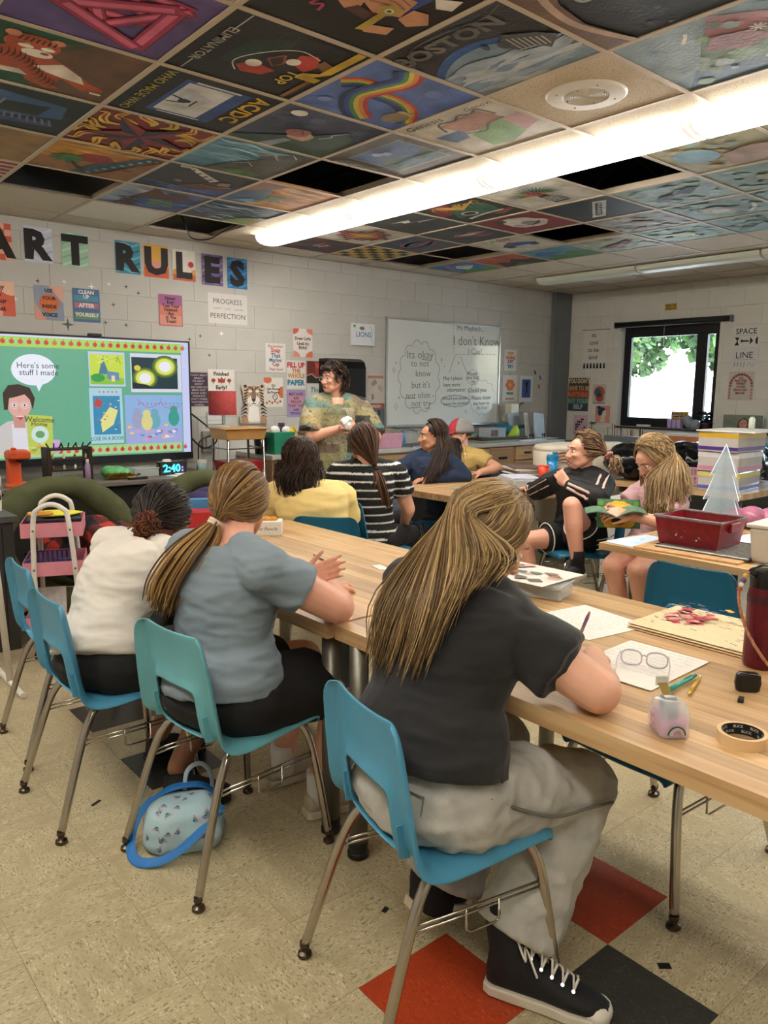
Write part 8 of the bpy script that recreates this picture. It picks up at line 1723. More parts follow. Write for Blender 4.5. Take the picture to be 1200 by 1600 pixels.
for sy in(-1,1):
 P_(t,'hoop_frame',WHT,lambda m:m.tube(catmull([(-.09,sy*.185,.07),(-.095,sy*.184,.45),(-.085,sy*.18,.76),(-.06,sy*.178,.82),(0,sy*.176,.845),(.06,sy*.178,.82),(.085,sy*.18,.76),(.11,sy*.184,.45),(.125,sy*.185,.07)],5),.0135,10),smooth=True)
 for x in(-.09,.125):P_(t,'castor',DK,lambda m:m.lathe([(.001,-.01),(.03,-.01),(.03,.01),(.001,.01)],(x,sy*.18,.03),14,R=Matrix.Rotation(math.pi/2,3,'X')))
 P_(t,'base_rail',WHT,lambda m:m.tube([(-.10,sy*.18,.075),(.13,sy*.18,.075)],.012,8))
 for x,z in((-.088,.71),(.092,.71),(-.094,.50),(.108,.50),(.122,.20)):P_(t,'bolt',CHROME,lambda m:m.lathe([(.001,.004),(.006,.004),(.006,-.004),(.001,-.004)],(x,sy*.199,z),8,R=Matrix.Rotation(math.pi/2,3,'X')))
M_=t.matrix_world if False else Matrix.Translation((1.295,4.33,0))@Matrix.Rotation(R_(-21.5),4,'Z')
for k,(c,lb,x,y,rz) in enumerate((('d8d23a','yellow-green paper shape with an orange edge on the cart top',.03,.0,20),('d89a3a','orange paper ring on the cart top',-.06,-.06,-10),('2a2c3a','dark folder lying on the cart top',.0,.02,5))):
 one('paper_shape',pm('paper_'+c,c,.7),(lambda m:m.prism([(-.11,-.06),(.02,-.09),(.12,-.02),(.06,.10),(-.04,.13),(-.10,.05)],0,.006)) if k==0 else((lambda m:m.tube([(.06*math.cos(i*.4),.045*math.sin(i*.4),.004) for i in range(16)],.008,6,closed=True)) if k==1 else(lambda m:m.box((0,0,0),(.27,.30,.008)))),lb,'paper',loc=M_@V(x,y,.755+(.012,.022,-.004)[k]-.0),rz=rz-21.5)
BLB=pm('blue_basket_plastic','2c3f7c',.4);t=thing('basket',M_@V(-.03,.03,.465),'blue slatted basket in the cart\'s middle tray','basket',-21.5);P_(t,'base',BLB,lambda m:m.box((0,0,.004),(.22,.24,.006)))
for k in range(9):
 for sg in(1,-1):P_(t,'slat',BLB,lambda m:m.box((-.10+.025*k,.12*sg,.035),(.010,.004,.06)))
P_(t,'rim',BLB,lambda m:m.tube([(-.11,-.12,.068),(.11,-.12,.068),(.11,.12,.068),(-.11,.12,.068)],.005,6,closed=True))
one('paper_pad',pm('sketch_paper','bdb8b4',.8,var=.15,scale=30),lambda m:m.box((0,0,.085),(.17,.012,.20),R=Matrix.Rotation(-.25,3,'X')),'grey sketch print standing in the cart\'s bottom tray','paper',loc=M_@V(-.04,-.06,.185),rz=-21.5);one('paper_box',pm('paper_white','e6e2da',.8),lambda m:m.box((0,0,.02),(.14,.10,.03)),'small white card box in the cart\'s bottom tray','box',loc=M_@V(.05,-.11,.165),rz=-12,bevel=.003)
CABG=pm('charcoal_cabinet','3a3a38',.5)
t=thing('low_cabinet',(.86,4.86,0),'charcoal cabinet at the photo\'s left edge beside the pink cart','cabinet');bx(t,'body',CABG,(0,0,.36),(.52,.80,.72));bx(t,'top',pm('charcoal_top','4a4a48',.4),(0,0,.74),(.56,.84,.035));[bx(t,'groove',DK,(.2-.13*k,-.4,.36),(.006,.004,.68),0) for k in range(4)]
t=thing('garment_rack',(.78,3.93,0),'slim white pole stand at the photo\'s left edge','stand');P_(t,'pole',WHT,lambda m:m.tube([(.145,0,.02),(.08,0,1.35)],.016,10),smooth=True);P_(t,'foot',WHT,lambda m:m.tube([(.145,-.22,.014),(.145,.25,.014)],.014,8));P_(t,'top_rail',WHT,lambda m:m.tube([(.08,0,1.35),(-.5,0,1.36)],.014,8))
t=thing('gift_bag',(1.07,4.72,.7575),'white paper bag with dark blue spots on the charcoal cabinet','bag',15);P_(t,'bag',pm('bag_white','d0c8c0',.7),lambda m:m.box((0,0,.10),(.07,.15,.20),taper=.9),bevel=.004)
q=random.Random(6);[P_(t,'spot',pm('spot_navy','1f2038',.6),lambda m:m.box((x_,y_,z_),(.004 if abs(x_)>.03 else.022,.022 if abs(x_)>.03 else.004,.026))) for x_,y_,z_ in[(.0345,q.uniform(-.06,.06),q.uniform(.03,.18)) for _ in range(6)]+[(q.uniform(-.025,.025),-.0735,q.uniform(.04,.18)) for _ in range(5)]]
one('paper_sheaf',pm('sheaf_paper','a08c80',.7),lambda m:(m.box((0,0,.13),(.008,.20,.24),R=Matrix.Rotation(.3,3,'X')),m.box((.012,.02,.12),(.005,.18,.22),R=Matrix.Rotation(.4,3,'X'))),'brownish papers propped up behind the spotted bag','paper',loc=(.98,4.74,.765))
# ================================================================ on the tables
TAPEC=pm('masking_tape','d6b382',.6);c=onZ(1157,1158,TZ);
t=thing('tape_roll',(1.548,.664,TZ),'roll of tan masking tape with BLICK printed inside, lying flat','tape')
def ring(m,r0,r1,h,n=40):m.lathe([(r0,0),(r1,0),(r1,h),(r0,h),(r0,0)],n=n,caps=False)
P_(t,'tape',TAPEC,lambda m:ring(m,.041,.049,.024));P_(t,'core',pm('tape_core_black','141312',.6),lambda m:ring(m,.0388,.0410,.0242));mb=MB()
for k in range(7):
 for row in range(2):
  vs,fs=text_mesh('BLICK',.02);a0=k*.9+row*.45+.2;out=[]
  for v in vs:a=a0-v[0]*.0078/.0386;out.append((.0386*math.cos(a),.0386*math.sin(a),.0045+row*.0105+v[1]*.0085))
  mb.add(out,[tuple(reversed(f)) for f in fs]+fs,(.8,.8,.78))
mb.build('lettering',PRINT,t);P_(t,'loose_end',TAPEC,lambda m:m.box((.049,-.004,.012),(.0015,.02,.0235),-.1))
GLT=mat('pink_glitter_liquid','c884a8',rough=.2,var=.5,scale=160);CLRH=mat('clear_acrylic','dce4e8',rough=.06,alpha=.35,var=.02)
dc=(onZ(1050,1172,TZ)+onZ(1058,1122,TZ))/2;t=thing('tape_dispenser',(1.475,.79,TZ),'clear glitter-filled tape dispenser near the table edge','dispenser',-38)
P_(t,'body',CLRH,lambda m:m.loft([((0,0,z),(a,0,0),(0,b,0)) for z,a,b in((0,.030,.042),(.005,.033,.045),(.05,.033,.043),(.068,.03,.03),(.074,.02,.02))],24,power=5),smooth=True);P_(t,'glitter',GLT,lambda m:m.loft([((0,0,z),(.029,0,0),(0,.040,0)) for z in(.004,.020,.036)],24,power=5));P_(t,'tape_wheel',pm('wheel_smoke','8a8a88',.2),lambda m:m.lathe([(.010,-.012),(.026,-.012),(.026,.012),(.010,.012),(.010,-.012)],(0,.004,.052),24,R=Matrix.Rotation(math.pi/2,3,'Y'),caps=False));P_(t,'tape_strip',pm('tape_amber','8a7440',.2),lambda m:m.box((0,.018,.080),(.020,.055,.0012),R=Matrix.Rotation(.45,3,'X')));P_(t,'cutter',pm('cutter_clear','c8c8b8',.2),lambda m:m.box((0,.048,.095),(.026,.006,.022)),bevel=.002);[P_(t,'rainbow_arc',pm('arc_'+c_,c_,.5),lambda m:m.tube([(r_*math.cos(a),-.0468,.012+r_*math.sin(a)) for a in np.linspace(0,math.pi,10)],.0016,5)) for c_,r_ in(('3a3440',.018),('9ac8a0',.0145),('d89ab8',.011))]
one('earbud_case',BLKP,lambda m:m.loft([((0,0,z),(a,0,0),(0,.012,0)) for z,a in((0,.022),(.003,.028),(.022,.031),(.042,.028),(.046,.022))],24,power=3.5),'small black earbud case standing beside the burgundy bottle','case',loc=(1.835,.785,TZ),rz=-48,smooth=True)
for(x,y,rz,lb) in((1.76,.765,20,'tiny black pencil-lead case lying by the earbud case'),):one('lead_case',pm('lead_black','1c1c1c',.3),lambda m:(m.box((0,0,.004),(.026,.013,.008)),m.box((-.009,0,.0045),(.006,.0135,.0085))),lb,'case',loc=(x,y,TZ),rz=rz,bevel=.001)
one('eraser_bit',pm('lead_black','1c1c1c',.3),lambda m:m.ell((0,0,.004),(.016,.006,.004)),'dark eraser scrap behind the glitter tape dispenser','scrap',loc=onZ(1050,1092,TZ),rz=30);one('eraser_bit',pm('lead_black','1c1c1c',.3),lambda m:m.ell((0,0,.004),(.012,.006,.004)),'dark eraser scrap left of the glitter tape dispenser','scrap',loc=onZ(1024,1126,TZ),rz=-30)
def mech(name,a,b,col,label,tip='d8d4c8',r=.0048):
 a,b=Vector(a),Vector(b);t=thing(name,a,label,'pencil');d=b-a;P_(t,'barrel',pm('barrel_'+col,col,.3),lambda m:m.tube([d*.1,d*.86],r,10),smooth=True);P_(t,'tip',pm('tip_'+col,col,.35),lambda m:m.tube([V(0,0,0),d*.1],[.0012,r],10));P_(t,'eraser',pm('eraser_'+tip,tip,.6),lambda m:m.tube([d*.86,d],[r*.8,r*.7],10));P_(t,'clip',pm('barrel_'+col,col,.3),lambda m:m.tube([d*.62+V(0,0,r+.001),d*.84+V(0,0,r+.002)],.0014,5))
mech('mechanical_pencil',onZ(1037,1082,TZ+.011),onZ(1087,1055,TZ+.011),'2f9a8c','teal mechanical pencil lying on the worksheet corner','2f8a80',.006);mech('mechanical_pencil',onZ(1076,1085,TZ+.007),onZ(1094,1056,TZ+.007),'c8a02c','yellow mechanical pencil beside the teal one');mech('mechanical_pencil',(1.775,1.235,.772),onX(921,957,1.655),'8a6a9c','purple mechanical pencil held by the girl in the black T-shirt','c88a90')
PAP=pm('paper_white','e6e2da',.8)
def sheet_on(z,corners,label,draw=None,base='e4dfd6',name='worksheet'):
 c=[Vector(p) for p in corners];o=sum(c,Vector())/4;rt=((c[1]-c[0])+(c[2]-c[3]))/2;up=((c[0]-c[3])+(c[1]-c[2]))/2;s=Sheet(rt.length,up.length,base=hx(base),thick=.0012)
 if draw:draw(s)
 o.z=z;rt.z=up.z=0;return tag(s.place(name,o,rt,up),label,'paper')
def scrib(n,seed,col='8a8a94'):
 def f(s):
  q=random.Random(seed)
  for k in range(n):
   y=.92-.84*k/n;x=.08
   while x<.86:L=q.uniform(.04,.14);s.stroke([(x+L*j/5,y+q.uniform(-.006,.006)) for j in range(6)],.0016,col);x+=L+.03
 return f
sheet_on(TZ+.001,[onZ(868,952,TZ),onZ(900,945,TZ),onZ(997,972,TZ),onZ(940,1006,TZ)][0:0] or[V(2.16,1.50,0),V(2.12,1.235,0),V(1.85,1.235,0),V(1.89,1.51,0)],'worksheet under the writing girl\'s hand, farther from the camera',scrib(9,1))
sheet_on(TZ+.0025,[V(1.95,1.22,0),V(1.93,.985,0),V(1.665,.885,0),V(1.63,1.12,0)],'worksheet beneath the clear glasses',scrib(9,4,'9a9aa2'))
GLF=mat('clear_pink_frame','cfc6cc',rough=.12,alpha=.75,var=.02);t=thing('eyeglasses',(1.775,1.03,TZ+.0035),'clear-framed eyeglasses lying folded open on the worksheet','glasses',-62)
def rim(m,x):
 P=[(x+.026*math.copysign(abs(math.cos(a))**.75,math.cos(a)),.002,.022+.020*math.copysign(abs(math.sin(a))**.75,math.sin(a))) for a in np.linspace(0,6.283,24,endpoint=False)];m.tube(P,.0022,6,closed=True)
P_(t,'rim',GLF,lambda m:rim(m,-.032),smooth=True);P_(t,'rim',GLF,lambda m:rim(m,.032),smooth=True);P_(t,'bridge',GLF,lambda m:m.tube([(-.007,.002,.028),(0,.0,.032),(.007,.002,.028)],.002,6))
for sg in(1,-1):P_(t,'lens',mat('lens_clear','e8ecf0',rough=.03,alpha=.12,var=0),lambda m:m.lathe([(.001,-.0005),(.024,-.0005),(.024,.0005),(.001,.0005)],(.032*sg,.002,.022),20,R=Matrix.Rotation(math.pi/2,3,'X')));P_(t,'temple',GLF,lambda m:m.tube(catmull([(.060*sg,.002,.034),(.064*sg,-.05,.030),(.064*sg,-.10,.022),(.062*sg,-.135,.003)],5),.002,6),smooth=True)
def paint_draw(s):
 q=random.Random(77)
 for k in range(40):s.poly(blob(q.uniform(.10,.42),q.uniform(.35,.90),q.uniform(.02,.06),q,8,.5),q.choice(['c85a5a','d07a74','b8404c','d8a098','e0b8a8']))
 for k in range(70):x,y=q.uniform(.05,.92),q.uniform(.05,.95);a=q.uniform(-.6,.3);L=q.uniform(.02,.07);s.stroke([(x,y),(min(.99,x+L),min(.99,max(.01,y+a*L)))],q.uniform(.002,.005),q.choice(['2c3a50','3a3a40','8a6a44','5a7a74','c8a050']))
 for k in range(16):s.poly(blob(q.uniform(.2,.5),q.uniform(.6,.85),q.uniform(.015,.035),q,8,.5),q.choice(['2c4a80','22303c','3a6a6a']))
 for k in range(8):s.poly(blob(q.uniform(.5,.9),q.uniform(.75,.95),q.uniform(.015,.04),q,8,.5),q.choice(['d0a848','5a8a7c']))
pc=[V(2.37,1.30,0),V(2.37,.92,0),V(2.07,.87,0),V(2.06,1.21,0)]
for k in range(3):sheet_on(TZ+.002+.004*k,[p+V(-.012+.012*k,.006*k,0) for p in pc],('bottom sheet of the painted paper stack','middle sheet of the painted paper stack','splattered red and blue painting on top of the paper stack')[k],paint_draw if k==2 else None,('b08a5a','cbb48a','d9c69c')[k],'painting')
BUR=pm('burgundy_steel','5e1622',.3,metal=.3);bp_=(2.035,.845,TZ);t=thing('water_bottle',bp_,'tall burgundy water bottle with a beaded strap at the right edge','bottle')
P_(t,'body',BUR,lambda m:m.lathe([(.001,0),(.040,.002),(.043,.01),(.043,.20),(.040,.215),(.038,.222),(.001,.222)],n=28),smooth=False);P_(t,'lid',BLKP,lambda m:m.lathe([(.040,.218),(.041,.245),(.036,.262),(.001,.264)],n=28));P_(t,'band',pm('bottle_band','3c1018',.4),lambda m:m.lathe([(.0435,.175),(.044,.178),(.044,.195),(.0435,.198)],n=28,caps=False));P_(t,'carry_loop',BLKP,lambda m:m.tube(catmull([(-.034,.016,.245),(-.048,.025,.262),(-.02,.012,.275),(.02,-.008,.272)],5),.006,8,flat=.6));P_(t,'strap',pm('strap_rope','b07a5a',.8,var=.4,scale=120),lambda m:m.tube(catmull([(-.05,.026,.262),(-.062,.036,.23),(-.066,.04,.19),(-.058,.022,.12),(-.050,-.012,.06),(-.03,-.05,.012),(.02,-.085,.004)],8),.0042,8));[P_(t,'bead',pm('bead_'+c_,c_,.4),lambda m:m.ell((-.056-.003*i,.031+.003*i,.25-.012*i),(.007,.007,.007))) for i,c_ in enumerate(('c8a83a','5a4a8a','d8d0c0','b0583a'))]
t=thing('pencil_box',(2.14,1.70,TZ),'clear plastic pencil box under printed sheets beyond the writing girl','box',18);bx(t,'shell',CLR,(0,0,.025),(.13,.26,.045),.008);bx(t,'lid',CLR,(0,0,.052),(.14,.27,.010),.004);[P_(t,'pencil',pm('pencil_dark','4a423c',.5),lambda m:m.tube([(-.04+.02*k,-.10,.012),(-.03+.016*k,.10,.013)],.004,6)) for k in range(4)]
sheet_on(TZ+.064,[V(2.28,1.92,0),V(2.30,1.60,0),V(2.04,1.57,0),V(2.02,1.90,0)],'printed colour sheet lying on the clear pencil box',lambda s:[s.poly(blob(rnd.uniform(.12,.88),rnd.uniform(.12,.88),.08,rnd,8,.4),c) for c in('8a6a5c','b09a8a','5a6a64','c8a090','9a8878','6a5a50')*3],'d6d0c6')
def plain(name,pts,z,label,cat,col):return one(name,pm(name+'_'+col,col,.6),lambda m:m.prism(pts,0,.002),label,cat,loc=z)
one('hair_pin',pm('pin_dark','4a4034',.5),lambda m:(m.tube([onZ(490,867,TZ+.004),onZ(516,880,TZ+.004)],.0025,5),m.tube([onZ(492,871,TZ+.004),onZ(518,881,TZ+.004)],.0022,5)),'dark hair pin lying on the table before the grey-shirted girl','pin')
plain('scrap',[(-.03,-.03),(.01,-.05),(.03,.04),(-.01,.05)],onZ(595,887,TZ+.001),'white paper scrap on the far table by the streaked hair','scrap','e0dcd4')
t=thing('pencil_tray',onZ(414,836,TZ),'white box hand-lettered Pencils on the far table','box',-35);bx(t,'shell',SPK,(0,.03,.035),(.17,.10,.07));P_(t,'contents',pm('orange_odds','d08a2c',.6),lambda m:[m.ell((-.05+.03*k,.03,.075),(.022,.02,.014)) for k in range(4)]);s=Sheet(.15,.05,base=hx('d8d4ca'),thick=.0006);s.text('Color Pencils',.5,.5,.017,'1a1a1c',bold=.0,shear=.25);o=s.place('lettering',t.location+Matrix.Rotation(R_(-35),3,'Z')@V(0,-.0207,.035),Matrix.Rotation(R_(-35),3,'Z')@V(1,0,0),(0,0,1));o.parent=t;o.matrix_parent_inverse=(Matrix.Translation(t.location)@Matrix.Rotation(R_(-35),4,'Z')).inverted()
t=thing('storage_bin',(1.80,3.46,TZ),'red plastic bin on the far table between the two girls\' heads','bin',-30);P_(t,'shell',pm('red_plastic','b02a30',.4),lambda m:m.box((0,0,.06),(.26,.18,.12),taper=.92),bevel=.006);bx(t,'blue_folder',pm('blue_folder','3f7fae',.5),(0,.04,.12),(.24,.05,.09))
t=thing('carton',(1.42,3.30,TZ),'cream cardboard box with a yellow cloth on it at the far table\'s left corner','box',-20);bx(t,'box',pm('cream_card','c0ad90',.8),(0,0,.04),(.22,.16,.08));P_(t,'cloth',pm('pale_yellow_cloth','d0c48a',.9),lambda m:[m.ell((x,y,z),(.06,.05,.025)) for x,y,z in((.06,-.04,.09),(.10,-.06,.05),(.02,-.02,.10))],smooth=True)
def stack(t,n,s,cols,seed,z0=0):
 q=random.Random(seed);z=z0
 for k in range(n):h=q.uniform(.008,.018);bx(t,'folder',pm('folder_'+cols[k%len(cols)],cols[k%len(cols)],.7),(q.uniform(-.02,.02),q.uniform(-.02,.02),z+h/2),(s[0],s[1],h),.002,q.uniform(-.12,.12));z+=h
 return z
t=thing('folder_stack',(5.02,4.12,TZ),'stack of green and white folders on the table by the teacher','folders',-30);stack(t,8,(.24,.32),['9a9a84','c8c4bc','6a5a50','d4d2d0','8a8c7c'],4)
t=thing('marker_tray',(4.60,3.80,TZ),'clear tray of markers and papers in front of the folders','tray',-30);bx(t,'tray',CLR,(0,0,.03),(.26,.36,.06),.008);[P_(t,'marker',pm('marker_'+c_,c_,.4),lambda m:m.tube([(-.08+.05*k,-.12,.02+.012*k),(-.06+.04*k,.08,.03+.01*k)],.008,8)) for k,c_ in enumerate(('b0302c','2c2c30','9a9aa8','6a6a9a'))];bx(t,'paper',pm('lilac_paper','c4c4d4',.8),(0,.03,.064),(.23,.28,.006),0)
one('booklet',pm('booklet_blue','8fb0c4',.6,var=.2),lambda m:m.box((0,0,.006),(.21,.28,.010)),'pale blue booklet lying at the near end of the teacher\'s table','booklet',loc=(4.03,3.76,TZ),rz=-20,bevel=.002)
t=thing('party_cup',onZ(849,752,TZ),'red plastic cup on the table beside the blue shaker bottle','cup');P_(t,'cup',pm('red_orange_plastic','d8482a',.35),lambda m:m.lathe([(.001,0),(.034,0),(.048,.125),(.044,.125),(.031,.006),(.001,.006)],n=22),smooth=True);P_(t,'rim',pm('red_orange_plastic','d8482a',.35),lambda m:m.tube([(.048*math.cos(i*.35),.048*math.sin(i*.35),.125) for i in range(18)],.003,6,closed=True))
t=thing('shaker_bottle',onZ(862,748,TZ),'blue shaker bottle behind the red cup','bottle');SB=mat('blue_translucent','2c8cc8',rough=.2,var=.04);P_(t,'body',SB,lambda m:m.lathe([(.001,0),(.036,0),(.048,.16),(.001,.16)],n=22),smooth=True);P_(t,'lid',pm('blue_lid','1f78a8',.4),lambda m:(m.lathe([(.050,.155),(.052,.19),(.044,.20),(.001,.202)],n=22),m.box((.02,0,.21),(.05,.03,.02))));P_(t,'spout',SPK,lambda m:m.ell((-.02,0,.205),(.013,.013,.016)))
t=thing('cutting_board',(3.38,1.70,.74),'thin wooden board under the metal tray on the folding table','board',4);bx(t,'board',OAK,(0,0,.005),(.42,.48,.010));
t=thing('metal_tray',(3.42,1.66,.75),'paint-spattered metal tray under the red tub','tray',4);bx(t,'tray',pm('spattered_metal','8a8880',.45,metal=.5,var=.4,scale=60),(0,0,.004),(.36,.42,.006),.002);P_(t,'rim',ST,lambda m:m.tube([(-.18,-.21,.008),(.18,-.21,.008),(.18,.21,.008),(-.18,.21,.008)],.004,6,closed=True))
REDT=pm('paint_spattered_red','7e1720',.35,var=.22,scale=30)
t=thing('red_tub',(3.44,1.755,.758),'paint-spattered dark red plastic tub on the metal tray','tub',2)
def tub(m,w_,d,h,tp,th=.006):
 for sx in(-1,1):m.add([(sx*w_/2*tp,-d/2*tp,0),(sx*w_/2*tp,d/2*tp,0),(sx*w_/2,d/2,h),(sx*w_/2,-d/2,h)],[(0,1,2,3)])
 for sy in(-1,1):m.add([(-w_/2*tp,sy*d/2*tp,0),(w_/2*tp,sy*d/2*tp,0),(w_/2,sy*d/2,h),(-w_/2,sy*d/2,h)],[(0,1,2,3)])
 m.add([(-w_/2*tp,-d/2*tp,0),(w_/2*tp,-d/2*tp,0),(w_/2*tp,d/2*tp,0),(-w_/2*tp,d/2*tp,0)],[(0,1,2,3)])
P_(t,'shell',REDT,lambda m:tub(m,.27,.31,.125,.88),solid=.005);P_(t,'rim',pm('grey_spattered_rim','7a6c6a',.45,var=.3,scale=40),lambda m:m.tube([(-.137,-.157,.126),(.137,-.157,.126),(.137,.157,.126),(-.137,.157,.126)],.0075,8,closed=True));[P_(t,'handle_lip',REDT,lambda m:m.box((0,.163*sg,.095),(.10,.016,.045)),bevel=.004) for sg in(1,-1)]
q=random.Random(3);[P_(t,'paint_spot',pm('spot_'+c_,c_,.5),lambda m:m.ell((-.128+.10*(.04-z_)*.1,y_,z_),(.003,r_,r_))) for c_,y_,z_,r_ in[(q.choice(['d8d0c8','c04a50','4a1a20','c8a0a0']),q.uniform(-.12,.12),q.uniform(.03,.10),q.uniform(.002,.005)) for _ in range(16)]]
FRO=mat('frosted_white_bin','cfc8ba',rough=.4,var=.05)
t=thing('lidded_bin',(3.40,1.315,.74),'frosted white lidded bin at the right edge of the folding table','bin',3);P_(t,'shell',FRO,lambda m:m.box((0,0,.075),(.21,.30,.15),taper=.9),bevel=.012,seg=3);P_(t,'lid',pm('bin_lid','d4cfc6',.35),lambda m:m.box((0,0,.160),(.23,.32,.018)),bevel=.006);P_(t,'lid_label',pm('lid_blue_white','d4dce8',.3),lambda m:m.lathe([(.001,.001),(.06,.001),(.06,0),(.001,0)],(0,.02,.1695),24))
ACR=mat('iridescent_acrylic','b8ccd8',rough=.1,alpha=.30,var=.10,scale=3)
tc_=onZ(1118,826,TZ);t=thing('acrylic_tree',(4.0,1.93,.74),'clear iridescent acrylic tree standing on the folding table','ornament',20);t.scale=(1.3,1.3,1.13)
tree_p=[(.10,0),(.105,.02),(.12,.035),(.068,.15),(.098,.145),(.048,.26),(.072,.255),(.0,.40)];prof=[(-x,z) for x,z in tree_p]+[(x,z) for x,z in reversed(tree_p[:-1])]
for k in range(2):P_(t,'panel',ACR,lambda m:m.prism(prof,-.002,.002,T=Matrix.Rotation(R_(-40+85*k),4,'Z')@Matrix(((1,0,0,0),(0,0,1,0),(0,1,0,0),(0,0,0,1)))))
for k in range(2):P_(t,'edge',mat('acrylic_edge','d4dce6',rough=.15,var=.02),lambda m:m.tube([Matrix.Rotation(R_(-40+85*k),3,'Z')@V(x,0,z) for x,z in prof],.0022,5,closed=True))
one('glitter_bag',pm('pink_blue_film','b8708c',.25,var=.5,scale=9),lambda m:[m.ell((x,y,z),(.09,.07,.06)) for x,y,z in((0,0,.06),(.09,-.06,.05),(-.05,.06,.05))],'pink and blue crinkled bag behind the acrylic tree','bag',loc=(4.14,1.83,.74),smooth=True)
sheet_on(.742,[V(3.50,2.08,0),V(3.48,1.93,0),V(3.16,1.92,0),V(3.17,2.08,0)],'pale blue watercolour sheet at the folding table\'s corner',lambda s:[s.poly(blob(rnd.uniform(.15,.85),rnd.uniform(.15,.85),.1,rnd),c) for c in('a8c4dc','c4d4e0','8fb0d0','d0d8e0')],'b8cce0');sheet_on(.742,[V(4.12,1.78,0),V(4.10,1.45,0),V(3.62,1.42,0),V(3.64,1.72,0)],'large white paper behind the red tub',scrib(5,8,'b0b8c4'),'c8d0d8')
t=thing('palette',(3.62,1.50,.7445),'dark wooden palette with brushes between the tub and the white bin','palette');bx(t,'board',pm('palette_dark','2a1f1a',.6),(0,0,.006),(.24,.10,.012));[P_(t,'brush',pm('brush_brown','6a4630',.5),lambda m:m.tube([(-.1,-.03+.03*k,.018),(.1,-.02+.02*k,.022)],.005,6)) for k in range(3)]
bc=V(3.76,2.42,.775);t=thing('picture_book',bc,'open picture book with a sunflower cover held by the reading girl','book',128);t.scale=(.82,.82,.82)
def leaf(m,sg,lift,bow):
 vs=[];n=6
 for i in range(n+1):
  u=i/n;z=lift*u+bow*math.sin(math.pi*u)
  for v in(-.13,.13):vs.append((sg*.20*u,v,z));vs.append((sg*.20*u,v,z-.006))
 fs=[]
 for i in range(n):a=i*4;fs+=[(a,a+4,a+6,a+2),(a+1,a+3,a+7,a+5),(a,a+1,a+5,a+4),(a+2,a+6,a+7,a+3)]
 m.add(vs,fs)
P_(t,'page',pm('green_illustration','5a7a64',.5,var=.3,scale=14),lambda m:leaf(m,-1,.03,.03),smooth=False);P_(t,'page',pm('green_illustration','5a7a64',.5,var=.3,scale=14),lambda m:leaf(m,1,.02,.025))
bk=onX(965,803,3.90);t2=thing('sunflower_book',(3.92,2.60,.735),'book with a yellow sunflower cover standing behind the open one','book',0);s=Sheet(.24,.17,base=hx('3f6a44'),thick=.012);[s.disc(.5+.30*math.cos(a),.40+.40*math.sin(a),.13,.16,'d8a428',10) for a in np.linspace(0,6.1,15)];s.disc(.5,.42,.36,.40,'e0b83a',24);s.disc(.5,.30,.18,.22,'4a3420',16);[s.disc(x,.85,.07,.1,'5a8a3c',8) for x in(.08,.92)]
bpos=onX(966,803,3.88);t2.location=(bpos.x,bpos.y,bpos.z-.09);o=s.place('cover',bpos,(.62,-.78,0),(.35,.28,1));o.parent=t2;o.matrix_parent_inverse=Matrix.Translation(-t2.location);
t=thing('white_chest',(4.98,2.98,0),'white storage chest behind the two girls at the right','chest',4);bx(t,'body',pm('chest_white','b8b4ae',.5),(0,0,.34),(.50,.36,.66));bx(t,'lid',pm('chest_lid','d4d0ca',.4),(0,0,.69),(.54,.40,.03));bx(t,'clasp',SPK,(-.02,.0,.715),(.09,.05,.016))
WRAP=mat('shrink_wrap_gloss','b8b0aa',rough=.12,var=.05,coat=.6)
z=.74;
for k,(c1,c2,rz,dx,lb) in enumerate((('c8b868','5a5a9c',6,.02,'bottom shrink-wrapped block of paper in the stack of three'),('c8c0c0','c07a94',3,.0,'middle shrink-wrapped block of paper with a pink band'),('c8a02c','4a2c7c',0,-.02,'top shrink-wrapped block of paper with yellow and purple bands'))):
 t=thing('paper_block',(5.72+dx,2.73-.01*k,z),lb,'paper block',rz);h=.145;bx(t,'ream',WRAP,(0,0,h/2),(.44,.30,h),.006);bx(t,'band',pm('band_'+c1,c1,.4),(0,0,h-.025),(.442,.302,.035),0);bx(t,'band',pm('band_'+c2,c2,.4),(0,0,.025),(.442,.302,.026),0);z+=h+.001
one('card_sheet',PAP,lambda m:m.box((0,0,.005),(.58,.42,.009)),'wide white card lying on top of the paper blocks','card',loc=(5.76,2.68,z),rz=4);t=thing('glue_bottle',(5.80,2.62,z+.010),'small white and green glue bottle on top of the paper blocks','bottle');bottle(t,'d0d6cc',.022,.11,0,'2f7a58',.5)
t=thing('basket',(5.80,3.06,.74),'pink slotted basket on the window table beside the paper blocks','basket',4);PB2=pm('rose_basket','d89aa4',.45)
for k in range(8):
 P_(t,'slat',PB2,lambda m:m.box((-.13,-.10+.028*k,.075),(.005,.009,.13)))
 P_(t,'slat',PB2,lambda m:m.box((-.12+.034*k,-.115,.075),(.009,.005,.13)))
for zz in(.01,.075,.14):P_(t,'band',PB2,lambda m:m.tube([(-.13,-.115,zz),(.13,-.115,zz),(.13,.115,zz),(-.13,.115,zz)],.007,6,closed=True))
P_(t,'contents',pm('basket_papers','a89aa0',.8,var=.3,scale=40),lambda m:m.box((0,0,.07),(.22,.19,.12)))
BAGM=mat('black_bin_bag','0c0c0e',rough=.18,var=.1,bump=.5,bscale=14)
